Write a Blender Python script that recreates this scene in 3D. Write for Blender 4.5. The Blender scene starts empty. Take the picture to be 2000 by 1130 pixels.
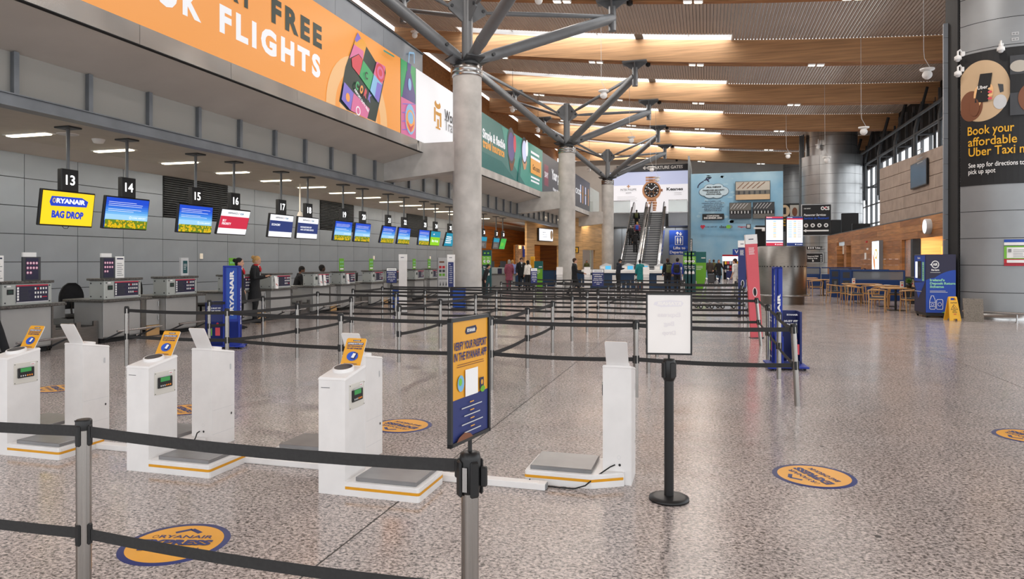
import bpy, math, random
from mathutils import Vector, Matrix
random.seed(11)
PI = math.pi
sc = bpy.context.scene
C = sc.collection
# ------------------------------------------------------------------ camera
F, HY, EYE = 1345.0, 508.0, 1.65
AZ = math.atan(380 / F)
cd = bpy.data.cameras.new('camera')
cam = bpy.data.objects.new('camera', cd)
C.objects.link(cam)
cam.location = (0, 0, EYE)
cam.rotation_euler = (PI / 2, 0, AZ)
cd.sensor_width = 36
cd.lens = 36 * F / 2000
cd.shift_y = -(565 - HY) / 2000
cd.clip_start, cd.clip_end = 0.05, 400
sc.camera = cam
# ------------------------------------------------------------------ world, light, exposure
w = bpy.data.worlds.new('overcast_sky')
sc.world = w
w.use_nodes = True
bg = w.node_tree.nodes['Background']
bg.inputs[0].default_value = (0.94, 0.97, 1.0, 1)
bg.inputs[1].default_value = 2.0
sc.view_settings.view_transform = 'Standard'
sc.view_settings.look = 'None'
sc.view_settings.gamma = 1
sc.view_settings.use_curve_mapping = False
sc.view_settings.exposure = 0.0
sc.cycles.sample_clamp_direct = 4
sc.cycles.sample_clamp_indirect = 3
sc.cycles.max_bounces = 8


def area(name, loc, sx, sy, power, col=(1, 1, 1), rot=(0, 0, 0), spread=PI):
    l = bpy.data.lights.new(name, 'AREA')
    l.shape = 'RECTANGLE'
    l.size, l.size_y, l.energy, l.color, l.spread = sx, sy, power, col, spread
    o = bpy.data.objects.new(name, l)
    o.location, o.rotation_euler = loc, rot
    C.objects.link(o)
    return o


def roof_z(x):                      # underside of the glulam beams
    return 1.65 + 9.87 - 0.09 * x + 0.0024 * x * x


BEAM_Y = [0.73 + 8.83 * k for k in range(0, 10)]
for k, by in enumerate(BEAM_Y):     # daylight falling through the roof-light in front of every beam
    area('skylight_daylight', (-5.9, by - 0.8, roof_z(-5.9) + 1.27), 13.9, 0.7, 190, (0.98, 0.99, 1.0), (0, math.atan(0.1), 0))
for by in BEAM_Y[2:]:               # the paired downlights under the beams
    for x in (-10.8, -5.6, -0.5, 5.1):
        area('downlight_beam', (x, by, roof_z(x) - 0.1), 1.1, 0.5, 200, (1, 0.94, 0.88), (0, math.atan(0.09 - 0.0048 * x), 0))
for k in range(16):                 # strip lights under the mezzanine
    area('strip_light_glow', (-14.3, 9.4 + 2.25 * k, 4.37), 0.16, 1.2, 44, (1, 0.93, 0.82))

for y in (46.5, 51, 55.5, 60):      # lamps over the shops under the mezzanine
    area('shop_ceiling_glow', (-13.2 + (y - 46.5) * 0.22, y - 1, 4.9 if y > 50 else 4.38), 1.6, 1.6, 110, (1, 0.86, 0.66))
area('balcony_soffit_glow', (-5.2, 65.3, 4.7), 6.0, 1.0, 120, (1, 0.95, 0.9))

# ------------------------------------------------------------------ pixel to place
FW = (-math.sin(AZ), math.cos(AZ))
RT = (math.cos(AZ), math.sin(AZ))


def ray(px, py):
    a, b = (px - 1000) / F, (HY - py) / F
    return FW[0] + a * RT[0], FW[1] + a * RT[1], b


def fl(px, py, z=0.0):
    r = ray(px, py)
    t = (z - EYE) / r[2]
    return Vector((r[0] * t, r[1] * t, z))


def onX(px, py, X):
    r = ray(px, py)
    t = X / r[0]
    return Vector((X, r[1] * t, EYE + r[2] * t))


def onY(px, py, Y):
    r = ray(px, py)
    t = Y / r[1]
    return Vector((r[0] * t, Y, EYE + r[2] * t))


def dep(px, py, d):
    r = ray(px, py)
    return Vector((r[0] * d, r[1] * d, EYE + r[2] * d))


# ------------------------------------------------------------------ materials
def lin(h):
    h = h.lstrip('#')
    out = []
    for i in (0, 2, 4):
        c = int(h[i:i + 2], 16) / 255
        out.append(c / 12.92 if c <= 0.04045 else ((c + 0.055) / 1.055) ** 2.4)
    return tuple(out) + (1,)


MATS = {}


def mat(name, col, rough=0.5, metal=0.0, emit=0.0, var=0.06, scale=3.0, bump=0.0, stretch=(1, 1, 1), spec=0.5, alpha=1.0, trans=0.0, col2=None, detail=4.0):
    m = bpy.data.materials.new(name)
    m.use_nodes = True
    nt = m.node_tree
    p = nt.nodes['Principled BSDF']
    c = lin(col) if isinstance(col, str) else col
    p.inputs['Base Color'].default_value = c
    p.inputs['Roughness'].default_value = rough
    p.inputs['Metallic'].default_value = metal
    p.inputs['Specular IOR Level'].default_value = spec
    if trans:
        p.inputs['Transmission Weight'].default_value = trans
        p.inputs['IOR'].default_value = 1.1
    if alpha < 1:
        p.inputs['Alpha'].default_value = alpha
    if emit:
        p.inputs['Emission Color'].default_value = c
        p.inputs['Emission Strength'].default_value = emit
        p.inputs['Base Color'].default_value = tuple(v * 0.4 for v in c[:3]) + (1,)
    elif var or bump or col2:
        tc = nt.nodes.new('ShaderNodeTexCoord')
        mp = nt.nodes.new('ShaderNodeMapping')
        mp.inputs['Scale'].default_value = stretch
        nz = nt.nodes.new('ShaderNodeTexNoise')
        nz.inputs['Scale'].default_value = scale
        nz.inputs['Detail'].default_value = detail
        nt.links.new(tc.outputs['Object'], mp.inputs[0])
        nt.links.new(mp.outputs[0], nz.inputs['Vector'])
        rp = nt.nodes.new('ShaderNodeValToRGB')
        c2 = lin(col2) if col2 else None
        a = tuple(max(0, v * (1 - 2.2 * var)) for v in c[:3]) + (1,)
        b = tuple(min(1, v * (1 + 2.2 * var)) for v in c[:3]) + (1,)
        rp.color_ramp.elements[0].color = a if not c2 else c
        rp.color_ramp.elements[1].color = b if not c2 else c2
        rp.color_ramp.elements[0].position, rp.color_ramp.elements[1].position = 0.3, 0.7
        nt.links.new(nz.outputs['Fac'], rp.inputs[0])
        nt.links.new(rp.outputs[0], p.inputs['Base Color'])
        if bump:
            bp = nt.nodes.new('ShaderNodeBump')
            bp.inputs['Strength'].default_value = bump
            bp.inputs['Distance'].default_value = 0.02
            nt.links.new(nz.outputs['Fac'], bp.inputs['Height'])
            nt.links.new(bp.outputs[0], p.inputs['Normal'])
    MATS[name] = m
    return m


def glass(name, tint, alpha, rough=0.03):
    m = mat(name, tint, rough, 0, 0, 0, alpha=alpha, spec=0.6)
    return m


def flat(name, col, rough=0.55, **k):
    return mat(name, col, rough, var=0.02, scale=2, **k)


mat('panel_grey', '#8b9198', 0.42, 0.25, var=0.03, scale=1.2)
mat('tower_panel', '#96999b', 0.45, 0.45, var=0.03, scale=1.2)
mat('tower_bright', '#babcbd', 0.3, 0.9, var=0.03, scale=1.2)  # copy of tower_panel, base made paler for window light on the far tower
mat('panel_dark', '#5d6163', 0.45, 0.3, var=0.04, scale=1.5)
mat('joint_black', '#17181a', 0.8)
mat('louvre', '#3a3c3e', 0.5, 0.3)
mat('plaster', '#bdb7b0', 0.85, var=0.03, scale=0.8)
mat('ceiling_white', '#b9b4aa', 0.85, var=0.02)
mat('steel_blue', '#73777c', 0.42, 0.4, var=0.06, scale=2.5)
mat('steel_paint', '#6b6e71', 0.42, 0.1, var=0.04, scale=2)
mat('steel_dark', '#44474a', 0.45, 0.3)
mat('stainless', '#b7b7b6', 0.24, 1.0, var=0.05, scale=2.5, bump=0.2, detail=1)
mat('band_steel', '#c4c4c3', 0.2, 1.0, var=0.06, scale=1.4, bump=0.9, detail=0)
mat('stainless_brushed', '#8d8a86', 0.34, 1.0, var=0.06, scale=6, stretch=(1, 1, 30))
mat('post_steel', '#a5a29e', 0.2, 1.0, var=0.12, scale=70, stretch=(1, 1, 0.01))  # vertical streaks in the colour imitate reflections along the posts
mat('chrome', '#c9c9c9', 0.16, 1.0, var=0.02)
mat('scale_plate', '#8f8f90', 0.36, 0.85, var=0.05, scale=5)
mat('concrete', '#bcb9b5', 0.8, var=0.09, scale=1.6, bump=0.15, detail=8)
mat('concrete_dark', '#98948d', 0.85, var=0.1, scale=1.8, bump=0.15, detail=8)
mat('granite_top', '#56534f', 0.35, var=0.45, scale=55, detail=6)
mat('granite_slab', '#8b857c', 0.6, var=0.25, scale=70, detail=6)
mat('desk_panel', '#a8a7a5', 0.5, 0.3, var=0.03, scale=1.5)
mat('desk_box', '#b3b7b3', 0.45, 0.2, var=0.02)
mat('black_plastic', '#141415', 0.42, var=0.03)
mat('black_rubber', '#0e0e0f', 0.7, var=0.03)
mat('black_cloth', '#1c1c1f', 0.85, var=0.12, scale=9)
mat('belt_web', '#2c2b2b', 0.75, var=0.08, scale=60)
mat('kiosk_white', '#e9e6e4', 0.38, var=0.018, scale=6)
mat('kiosk_beige', '#d9d5cc', 0.5, var=0.02)
mat('stripe_amber', '#dd9a12', 0.5, var=0.02)
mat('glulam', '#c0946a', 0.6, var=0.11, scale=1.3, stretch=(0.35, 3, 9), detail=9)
mat('glulam_dark', '#9c6636', 0.6, var=0.12, scale=1.2, stretch=(0.4, 3, 6), detail=8)  # darker glulam copy; beam undersides have their shade painted in
mat('deck', '#b3a396', 0.7, var=0.03, scale=0.7)
mat('deck_gap', '#4c4038', 0.8)
mat('wood_wall', '#a8703f', 0.5, var=0.22, scale=1.0, stretch=(0.5, 0.5, 9), detail=3)
mat('wood_light', '#c39a66', 0.5, var=0.12, scale=1.0, stretch=(0.5, 0.5, 9), detail=3)
mat('wood_orange', '#a9641f', 0.5, var=0.16, scale=1.0, stretch=(0.4, 0.4, 8), detail=3)
mat('chair_wood', '#c89a64', 0.45, var=0.1, scale=4, stretch=(1, 1, 0.3))
mat('stone_tile', '#9c8a7d', 0.7, var=0.07, scale=2.2, detail=6)
mat('dark_void', '#1c1c1d', 0.8)
mat('navy_paint', '#1c3f78', 0.45, var=0.03)
mat('navy_front', '#17395c', 0.45, var=0.03)
mat('brick', '#9a7a5f', 0.85, var=0.25, scale=14)
mat('leaf', '#4d7a34', 0.6, var=0.3, scale=12)
mat('tile_floor_joint', '#4a4542', 0.7)
mat('amber_floor', '#e9a52b', 0.42, var=0.03)
mat('fabric_seat', '#4a4d55', 0.85)
mat('skin_a', '#c99a80', 0.55, var=0.04)
mat('skin_b', '#6f4a36', 0.55, var=0.04)
mat('skin_c', '#4a3226', 0.55, var=0.04)
for n, c in dict(white='#f2f1ef', black='#151517', navy='#1d2448', dknavy='#262440', red='#c8252f', crimson='#c22b45', green='#6cae2a', teal='#17615f', teal2='#0f4a50',
                 orange='#f6a244', dkgreen='#1d3a32', yellow='#f0b429', blue='#1545a8', ryblue='#15329c', lblue='#7db4d6', grey='#8a8c8e', lgrey='#c9cacb', dgrey='#3f4145',
                 pink='#e07aa8', violet='#8c79d8', coral='#e0505c', salmon='#e0606a', lime='#7cc242', cream='#efe6d8', gold='#c98f62', brass='#e0a23a', adgrey='#4b4b52', maroon='#8e2f46',
                 sky='#79b3d3', cloud='#c4d8e2', photo='#6d6a64', photo2='#b9b2a6', seagreen='#3f9c8c', deepsea='#1e6a68', sand='#cdb08c', brown='#7a4a30', peach='#f7c48a', boxblue='#1f4fae',
                 hivis='#c8e020', mint='#8fd0b0', bluemid='#2457c4', bandred='#b3273a', dkblue2='#24306c').items():
    flat(n, c)
for n, c in dict(black_coat='#17181b', navy_coat='#1d222e', pink_coat='#8f4a5c', teal_coat='#157a7c', white_coat='#e2ddd6', blue_coat='#2a3aa0', jeans='#2f3a52', khaki='#5c5a35', brown_coat='#4a4038',
                 dark_trouser='#16171a', scarf_red='#b81f28', white_shirt='#e6e4e2', hair_black='#14110f', hair_brown='#3a251a', hair_blond='#b89058', hair_red='#6a3320', hair_grey='#9a958e', olive='#4d5230',
                 hivis_vest='#c4dc1c', lilac='#7f8fc0').items():
    mat(n, c, 0.85, var=0.1, scale=9)
for n, c, e in [('lamp_white', '#fff2dc', 6.0), ('strip_glow', '#fff0d0', 7.0), ('screen_yellow', '#f7d21c', 1.0), ('screen_blue', '#1247c8', 1.0), ('screen_sky', '#3f8fe0', 1.0), ('screen_white', '#f4f6fa', 0.95),
                ('screen_navy', '#24356f', 1.0), ('screen_red', '#c62a45', 1.0), ('screen_flower', '#d8b414', 0.9), ('screen_leaf', '#6f8f1c', 0.7), ('screen_ryblue', '#1d3fc0', 1.0), ('screen_green', '#3fb04a', 0.9),
                ('screen_teal', '#1590b0', 0.9), ('screen_lime', '#8fd21c', 0.9), ('screen_cyan', '#52b4e0', 0.9), ('glow_white', '#ffffff', 2.2), ('ad_orange', '#f9a34b', 0.55), ('ad_white', '#f3f3f7', 0.62), ('ad_dark', '#1d3a32', 0.2),
                ('ad_peach', '#fbc588', 0.5), ('ad_pink', '#e877a8', 0.45), ('ad_red', '#e04a58', 0.45), ('ad_green', '#3fae6a', 0.45), ('ad_violet', '#8a78d8', 0.45), ('ad_sky', '#92c8f0', 0.45), ('ad_plum', '#5a4a90', 0.4),
                ('ad_teal', '#1d7a74', 0.3), ('ad_sea', '#45a796', 0.32), ('ad_amber', '#f4a838', 0.5), ('ad_grey', '#4b4a50', 0.3), ('ad_maroon', '#8e2f46', 0.35), ('ad_pale', '#f1edf0', 0.8), ('ad_lilac', '#c6cbe8', 0.75), ('ad_gold', '#cf9468', 0.45),
                ('ad_goldd', '#a86c48', 0.4), ('lcd_green', '#3c9a50', 0.5), ('warm_glow', '#ff9a4a', 1.6), ('shop_glow', '#ffd9a0', 1.2), ('cool_glow', '#eef4ff', 1.4), ('amber_led', '#e0852a', 0.8), ('bag_red', '#c8323c', 0.3)]:
    mat(n, c, 0.4, 0, e)
glass('glass_clear', '#dfe8ea', 0.16)
glass('glass_grey', '#b9b6b0', 0.6, 0.12)
glass('glass_green', '#bcd8d2', 0.30, 0.05)
glass('glass_pane', '#e6eef2', 0.10)
glass('glass_booth', '#8c949c', 0.6, 0.2)
mat('blue_hoarding', '#6fa9cc', 0.5, var=0, col2='#a9cbdc', scale=0.35, detail=6)
mat('frosted', '#f1ece8', 0.6, var=0.02, scale=2)


def floor_material():
    m = bpy.data.materials.new('granite_floor')
    m.use_nodes = True
    nt = m.node_tree
    L = nt.links.new
    p = nt.nodes['Principled BSDF']
    tc = nt.nodes.new('ShaderNodeNewGeometry')
    mp = nt.nodes.new('ShaderNodeMapping')
    mp.inputs['Scale'].default_value = (1, 1.25, 1)
    L(tc.outputs['Position'], mp.inputs[0])
    n1 = nt.nodes.new('ShaderNodeTexNoise')
    n1.inputs['Scale'].default_value = 44
    n1.inputs['Detail'].default_value = 5
    n1.inputs['Roughness'].default_value = 0.68
    n1.inputs['Distortion'].default_value = 0.6
    L(mp.outputs[0], n1.inputs['Vector'])
    r1 = nt.nodes.new('ShaderNodeValToRGB')
    e = r1.color_ramp.elements
    e[0].position, e[0].color = 0.375, lin('#474443')
    e[1].position, e[1].color = 0.63, lin('#e8dcd7')
    a = e.new(0.45); a.color = lin('#8d8682')
    a = e.new(0.51); a.color = lin('#bdb3b0')
    a = e.new(0.57); a.color = lin('#d0c4bf')
    L(n1.outputs['Fac'], r1.inputs[0])
    n2 = nt.nodes.new('ShaderNodeTexNoise')
    n2.inputs['Scale'].default_value = 0.55
    n2.inputs['Detail'].default_value = 3
    L(tc.outputs['Position'], n2.inputs['Vector'])
    r2 = nt.nodes.new('ShaderNodeValToRGB')
    r2.color_ramp.elements[0].color = (0.80, 0.80, 0.80, 1)
    r2.color_ramp.elements[1].color = (0.97, 0.93, 0.90, 1)
    r2.color_ramp.elements[0].position, r2.color_ramp.elements[1].position = 0.3, 0.7
    L(n2.outputs['Fac'], r2.inputs[0])
    mx = nt.nodes.new('ShaderNodeMixRGB')
    mx.blend_type = 'MULTIPLY'
    mx.inputs[0].default_value = 1
    L(r1.outputs[0], mx.inputs[1])
    L(r2.outputs[0], mx.inputs[2])
    oi = nt.nodes.new('ShaderNodeObjectInfo')
    mo = nt.nodes.new('ShaderNodeMapRange')
    mo.inputs['To Min'].default_value, mo.inputs['To Max'].default_value = 0.95, 1.05
    L(oi.outputs['Random'], mo.inputs[0])
    m2 = nt.nodes.new('ShaderNodeMixRGB')
    m2.blend_type = 'MULTIPLY'
    m2.inputs[0].default_value = 1
    L(mx.outputs[0], m2.inputs[1])
    L(mo.outputs[0], m2.inputs[2])
    L(m2.outputs[0], p.inputs['Base Color'])
    p.inputs['Roughness'].default_value = 0.14
    n3 = nt.nodes.new('ShaderNodeTexNoise')
    n3.inputs['Scale'].default_value = 2.5
    n3.inputs['Detail'].default_value = 4
    L(tc.outputs['Position'], n3.inputs['Vector'])
    mr = nt.nodes.new('ShaderNodeMapRange')
    mr.inputs['From Min'].default_value, mr.inputs['From Max'].default_value = 0.3, 0.7
    mr.inputs['To Min'].default_value, mr.inputs['To Max'].default_value = 0.13, 0.22
    L(n3.outputs['Fac'], mr.inputs[0])
    L(mr.outputs[0], p.inputs['Roughness'])
    p.inputs['Specular IOR Level'].default_value = 0.42
    MATS['granite_floor'] = m


floor_material()


# ------------------------------------------------------------------ mesh builder
class B:
    def __init__(s, X=None):
        s.V, s.F, s.m, s.s, s.names = [], [], [], [], []
        s.X = X

    def mi(s, m):
        if m not in s.names:
            s.names.append(m)
        return s.names.index(m)

    def add(s, V, Fc, m, sm=False):
        o = len(s.V)
        k = s.mi(m)
        if s.X is not None:
            V = [s.X @ Vector(v) for v in V]
        s.V += [tuple(v) for v in V]
        for f in Fc:
            s.F.append([i + o for i in f])
            s.m.append(k)
            s.s.append(sm)
        return s

    def box(s, x0, x1, y0, y1, z0, z1, m, bev=0.0):
        if bev <= 0:
            V = [(x, y, z) for z in (z0, z1) for y in (y0, y1) for x in (x0, x1)]
            return s.add(V, [(0, 2, 3, 1), (4, 5, 7, 6), (0, 1, 5, 4), (2, 6, 7, 3), (0, 4, 6, 2), (1, 3, 7, 5)], m)
        b = min(bev, (x1 - x0) / 2.01, (y1 - y0) / 2.01, (z1 - z0) / 2.01)
        V, idx = [], {}
        for i, x in enumerate((x0, x1)):
            for j, y in enumerate((y0, y1)):
                for k, z in enumerate((z0, z1)):
                    sx, sy, sz = (1, -1)[i], (1, -1)[j], (1, -1)[k]
                    idx[i, j, k, 0] = len(V); V.append((x, y + sy * b, z + sz * b))
                    idx[i, j, k, 1] = len(V); V.append((x + sx * b, y, z + sz * b))
                    idx[i, j, k, 2] = len(V); V.append((x + sx * b, y + sy * b, z))
        Fc = []
        for i in (0, 1):
            Fc.append([idx[i, j, k, 0] for j, k in ((0, 0), (0, 1), (1, 1), (1, 0))])
            Fc.append([idx[j, i, k, 1] for j, k in ((0, 0), (0, 1), (1, 1), (1, 0))])
            Fc.append([idx[j, k, i, 2] for j, k in ((0, 0), (0, 1), (1, 1), (1, 0))])
        for i in (0, 1):
            for j in (0, 1):
                Fc.append([idx[i, j, 0, 0], idx[i, j, 0, 1], idx[i, j, 1, 1], idx[i, j, 1, 0]])
                Fc.append([idx[i, 0, j, 0], idx[i, 0, j, 2], idx[i, 1, j, 2], idx[i, 1, j, 0]])
                Fc.append([idx[0, i, j, 1], idx[0, i, j, 2], idx[1, i, j, 2], idx[1, i, j, 1]])
                for k in (0, 1):
                    Fc.append([idx[i, j, k, 0], idx[i, j, k, 1], idx[i, j, k, 2]])
        return s.add(V, Fc, m)

    def tube(s, pts, r, m, n=8, cap=True, flat=1.0, sm=True):
        P = [Vector(p) for p in pts]
        R = r if isinstance(r, (list, tuple)) else [r] * len(P)
        V, Fc = [], []
        t0 = (P[1] - P[0]).normalized()
        ref = Vector((0, 0, 1)) if abs(t0.z) < 0.9 else Vector((1, 0, 0))
        u = t0.cross(ref).normalized()
        for i, p in enumerate(P):
            a = (P[min(i + 1, len(P) - 1)] - P[max(i - 1, 0)]).normalized()
            u = (u - a * u.dot(a)).normalized()
            v = a.cross(u)
            for k in range(n):
                g = 2 * PI * k / n
                V.append(p + (u * math.cos(g) + v * math.sin(g) * flat) * R[i])
        for i in range(len(P) - 1):
            for k in range(n):
                k2 = (k + 1) % n
                Fc.append((i * n + k, i * n + k2, (i + 1) * n + k2, (i + 1) * n + k))
        s.add(V, Fc, m, sm)
        if cap:
            s.add(V[:n], [list(range(n))[::-1]], m)
            s.add(V[-n:], [list(range(n))], m)
        return s

    def cyl(s, p0, p1, r, m, n=14, r1=None, cap=True):
        return s.tube([p0, p1], [r, r if r1 is None else r1], m, n, cap)

    def lathe(s, prof, m, n=20, c=(0, 0, 0), sx=1, sy=1, a0=0, a1=2 * PI, sm=True):
        full = abs(a1 - a0 - 2 * PI) < 1e-6
        k = n if full else n + 1
        V, Fc = [], []
        for r, z in prof:
            for i in range(k):
                g = a0 + (a1 - a0) * i / n
                V.append((c[0] + r * math.cos(g) * sx, c[1] + r * math.sin(g) * sy, c[2] + z))
        for j in range(len(prof) - 1):
            for i in range(n):
                i2 = (i + 1) % k
                Fc.append((j * k + i, j * k + i2, (j + 1) * k + i2, (j + 1) * k + i))
        return s.add(V, Fc, m, sm)

    def rings(s, R, m, n=14, sm=True):
        """R: list of (cx, cy, cz, rx, ry): horizontal ellipses lofted together, closed at both ends"""
        V, Fc = [], []
        for cx, cy, cz, rx, ry in R:
            for i in range(n):
                g = 2 * PI * i / n
                V.append((cx + rx * math.cos(g), cy + ry * math.sin(g), cz))
        for j in range(len(R) - 1):
            for i in range(n):
                i2 = (i + 1) % n
                Fc.append((j * n + i, j * n + i2, (j + 1) * n + i2, (j + 1) * n + i))
        Fc.append(list(range(n))[::-1])
        Fc.append([(len(R) - 1) * n + i for i in range(n)])
        return s.add(V, Fc, m, sm)

    def ball(s, c, rx, ry, rz, m, n=14, k=8):
        V, Fc = [], []
        for j in range(k + 1):
            t = PI * j / k
            for i in range(n):
                g = 2 * PI * i / n
                V.append((c[0] + rx * math.sin(t) * math.cos(g), c[1] + ry * math.sin(t) * math.sin(g), c[2] - rz * math.cos(t)))
        for j in range(k):
            for i in range(n):
                i2 = (i + 1) % n
                Fc.append((j * n + i, j * n + i2, (j + 1) * n + i2, (j + 1) * n + i))
        return s.add(V, Fc, m, True)

    def prism(s, poly, a0, a1, m, axis='z'):
        """poly of 2D points extruded along the axis: z -> (x, y), y -> (x, z), x -> (y, z)"""
        def P(p, a):
            return {'z': (p[0], p[1], a), 'y': (p[0], a, p[1]), 'x': (a, p[0], p[1])}[axis]
        n = len(poly)
        V = [P(p, a0) for p in poly] + [P(p, a1) for p in poly]
        Fc = [list(range(n))[::-1], list(range(n, 2 * n))] + [(i, (i + 1) % n, n + (i + 1) % n, n + i) for i in range(n)]
        return s.add(V, Fc, m)

    def quad(s, a, b, c, d, m):
        return s.add([a, b, c, d], [(0, 1, 2, 3)], m)

    def bar(s, a, b, w, h, m):
        """rectangular bar from a to b: w across, h in the vertical sense"""
        a, b = Vector(a), Vector(b)
        t = (b - a).normalized()
        ref = Vector((0, 0, 1)) if abs(t.z) < 0.95 else Vector((1, 0, 0))
        u = t.cross(ref).normalized() * (w / 2)
        v = u.cross(t).normalized() * (h / 2)
        V = [p + i * u + j * v for p in (a, b) for i, j in ((-1, -1), (1, -1), (1, 1), (-1, 1))]
        return s.add(V, [(3, 2, 1, 0), (4, 5, 6, 7), (0, 1, 5, 4), (1, 2, 6, 5), (2, 3, 7, 6), (3, 0, 4, 7)], m)

    def mesh(s, name):
        me = bpy.data.meshes.new(name)
        me.from_pydata(s.V, [], s.F)
        for n in s.names:
            me.materials.append(MATS[n])
        me.polygons.foreach_set('material_index', s.m)
        me.polygons.foreach_set('use_smooth', s.s)
        me.update()
        return me

    def obj(s, name, parent=None, **k):
        return link(name, s.mesh(name), parent, **k)


def link(name, me, parent=None, loc=None, rot=None, kind=None, label=None):
    o = bpy.data.objects.new(name, me)
    C.objects.link(o)
    if parent is not None:
        o.parent = parent
    if loc is not None:
        o.location = loc
    if rot is not None:
        o.rotation_euler = rot
    if kind:
        o['kind'] = kind
    if label:
        o['label'] = label
    return o


def T(name, label, cat, loc=(0, 0, 0), rz=0.0, group=None, rot=None):
    o = bpy.data.objects.new(name, None)
    o.empty_display_size = 0.1
    C.objects.link(o)
    o.location = loc
    o.rotation_euler = rot if rot is not None else (0, 0, rz)
    o['label'], o['category'] = label, cat
    if group:
        o['group'] = group
    return o


def ST(name):                                   # an Empty of the setting whose pieces are its parts
    o = bpy.data.objects.new(name, None)
    o.empty_display_size = 0.1
    C.objects.link(o)
    o['kind'] = 'structure'
    return o


def dup(r, loc=None, rot=None, label=None, group=None, parent=None):
    c = r.copy()
    C.objects.link(c)
    if parent is not None:
        c.parent = parent
    if loc is not None:
        c.location = loc
    if rot is not None:
        c.rotation_euler = rot
    if label:
        c['label'] = label
    if group:
        c['group'] = group
    for ch in list(r.children):
        dup(ch, parent=c)
    return c


# ------------------------------------------------------------------ flat print (lettering, posters, screens)
TXT = {}


def glyphs(t, bold, sp=1.0):
    k = (t, bold, sp)
    if k not in TXT:
        cu = bpy.data.curves.new('lettering', 'FONT')
        cu.body, cu.size, cu.offset, cu.resolution_u = t, 1.0, bold, 3
        cu.space_character = sp
        o = bpy.data.objects.new('lettering', cu)
        me = bpy.data.meshes.new_from_object(o)
        V = [(v.co.x, v.co.y) for v in me.vertices]
        Fc = [list(p.vertices) for p in me.polygons]
        TXT[k] = (V, Fc)
        bpy.data.objects.remove(o)
        bpy.data.curves.remove(cu)
        bpy.data.meshes.remove(me)
    return TXT[k]


def frame(o, u, v):
    o, u, v = Vector(o), Vector(u).normalized(), Vector(v).normalized()
    n = u.cross(v)
    return lambda a, b, c=0.0: o + u * a + v * b + n * c


class P(B):
    """print on a surface: every shape lies a hair in front of the one before"""
    def __init__(s, fr, eps=0.0015):
        super().__init__()
        s.fr, s.eps, s.k = fr, eps, 0

    def up(s):
        s.k += 1
        return s.k * s.eps

    def rect(s, a, b, w, h, m, n=1, same=False):
        c = s.k * s.eps if same else s.up()
        V = []
        for i in range(n + 1):
            x = a + w * i / n
            V += [s.fr(x, b, c), s.fr(x, b + h, c)]
        s.add(V, [(2 * i, 2 * i + 2, 2 * i + 3, 2 * i + 1) for i in range(n)], m)
        return s

    def poly(s, pts, m):
        c = s.up()
        s.add([s.fr(x, y, c) for x, y in pts], [list(range(len(pts)))], m)
        return s

    def disc(s, a, b, rx, ry, m, n=24, same=False, x0=-1e9, x1=1e9):
        c = s.k * s.eps if same else s.up()
        V, Fc = [], []
        for i in range(n + 1):
            g = PI * i / n
            x, y = -math.cos(g) * rx, math.sin(g) * ry
            xx = min(max(a + x, x0), x1)
            V += [s.fr(xx, b - y, c), s.fr(xx, b + y, c)]
        s.add(V, [(2 * i, 2 * i + 2, 2 * i + 3, 2 * i + 1) for i in range(n)], m)
        return s

    def ring(s, a, b, rx, ry, w, m, n=28, g0=0, g1=2 * PI):
        c = s.up()
        V = []
        for i in range(n + 1):
            g = g0 + (g1 - g0) * i / n
            V += [s.fr(a + math.cos(g) * rx, b + math.sin(g) * ry, c), s.fr(a + math.cos(g) * (rx - w), b + math.sin(g) * (ry - w), c)]
        s.add(V, [(2 * i, 2 * i + 1, 2 * i + 3, 2 * i + 2) for i in range(n)], m)
        return s

    def line(s, pts, w, m):
        c = s.up()
        for (x0, y0), (x1, y1) in zip(pts[:-1], pts[1:]):
            dx, dy = x1 - x0, y1 - y0
            l = math.hypot(dx, dy) or 1
            nx, ny = -dy / l * w / 2, dx / l * w / 2
            s.add([s.fr(x0 + nx, y0 + ny, c), s.fr(x0 - nx, y0 - ny, c), s.fr(x1 - nx, y1 - ny, c), s.fr(x1 + nx, y1 + ny, c)], [(0, 1, 2, 3)], m)
        return s

    def text(s, t, a, b, h, m, al='l', w=None, bold=0.02, rot=0.0, shear=0.0, sp=1.0):
        V, Fc = glyphs(t, bold, sp)
        if not V:
            return s
        c = s.up()
        x0, x1 = min(v[0] for v in V), max(v[0] for v in V)
        k = h / (0.682 + 2 * bold)
        kx = k if w is None else w / max(1e-6, x1 - x0)
        W = (x1 - x0) * kx
        off = {'l': 0, 'c': -W / 2, 'r': -W}[al]
        cr, sr = math.cos(rot), math.sin(rot)
        out = []
        for x, y in V:
            X, Y = (x - x0) * kx + off + shear * y * k, (y + bold) * k
            out.append(s.fr(a + X * cr - Y * sr, b + X * sr + Y * cr, c))
        s.add(out, Fc, m)
        return s

    def lines(s, a, b, w, h, n, m, gap=0.5, al='l', seed=1):
        """n rows of small print too fine to read"""
        rnd = random.Random(seed)
        c = s.up()
        p = h / n
        for i in range(n):
            ww = w * rnd.uniform(0.7, 1.0)
            x = a if al == 'l' else a + (w - ww) / 2
            y = b + h - (i + 1) * p
            s.add([s.fr(x, y, c), s.fr(x + ww, y, c), s.fr(x + ww, y + p * gap, c), s.fr(x, y + p * gap, c)], [(0, 1, 2, 3)], m)
        return s


ORD = ['first', 'second', 'third', 'fourth', 'fifth', 'sixth', 'seventh', 'eighth', 'ninth', 'tenth', 'eleventh', 'twelfth', 'thirteenth', 'fourteenth', 'fifteenth', 'sixteenth']
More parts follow.
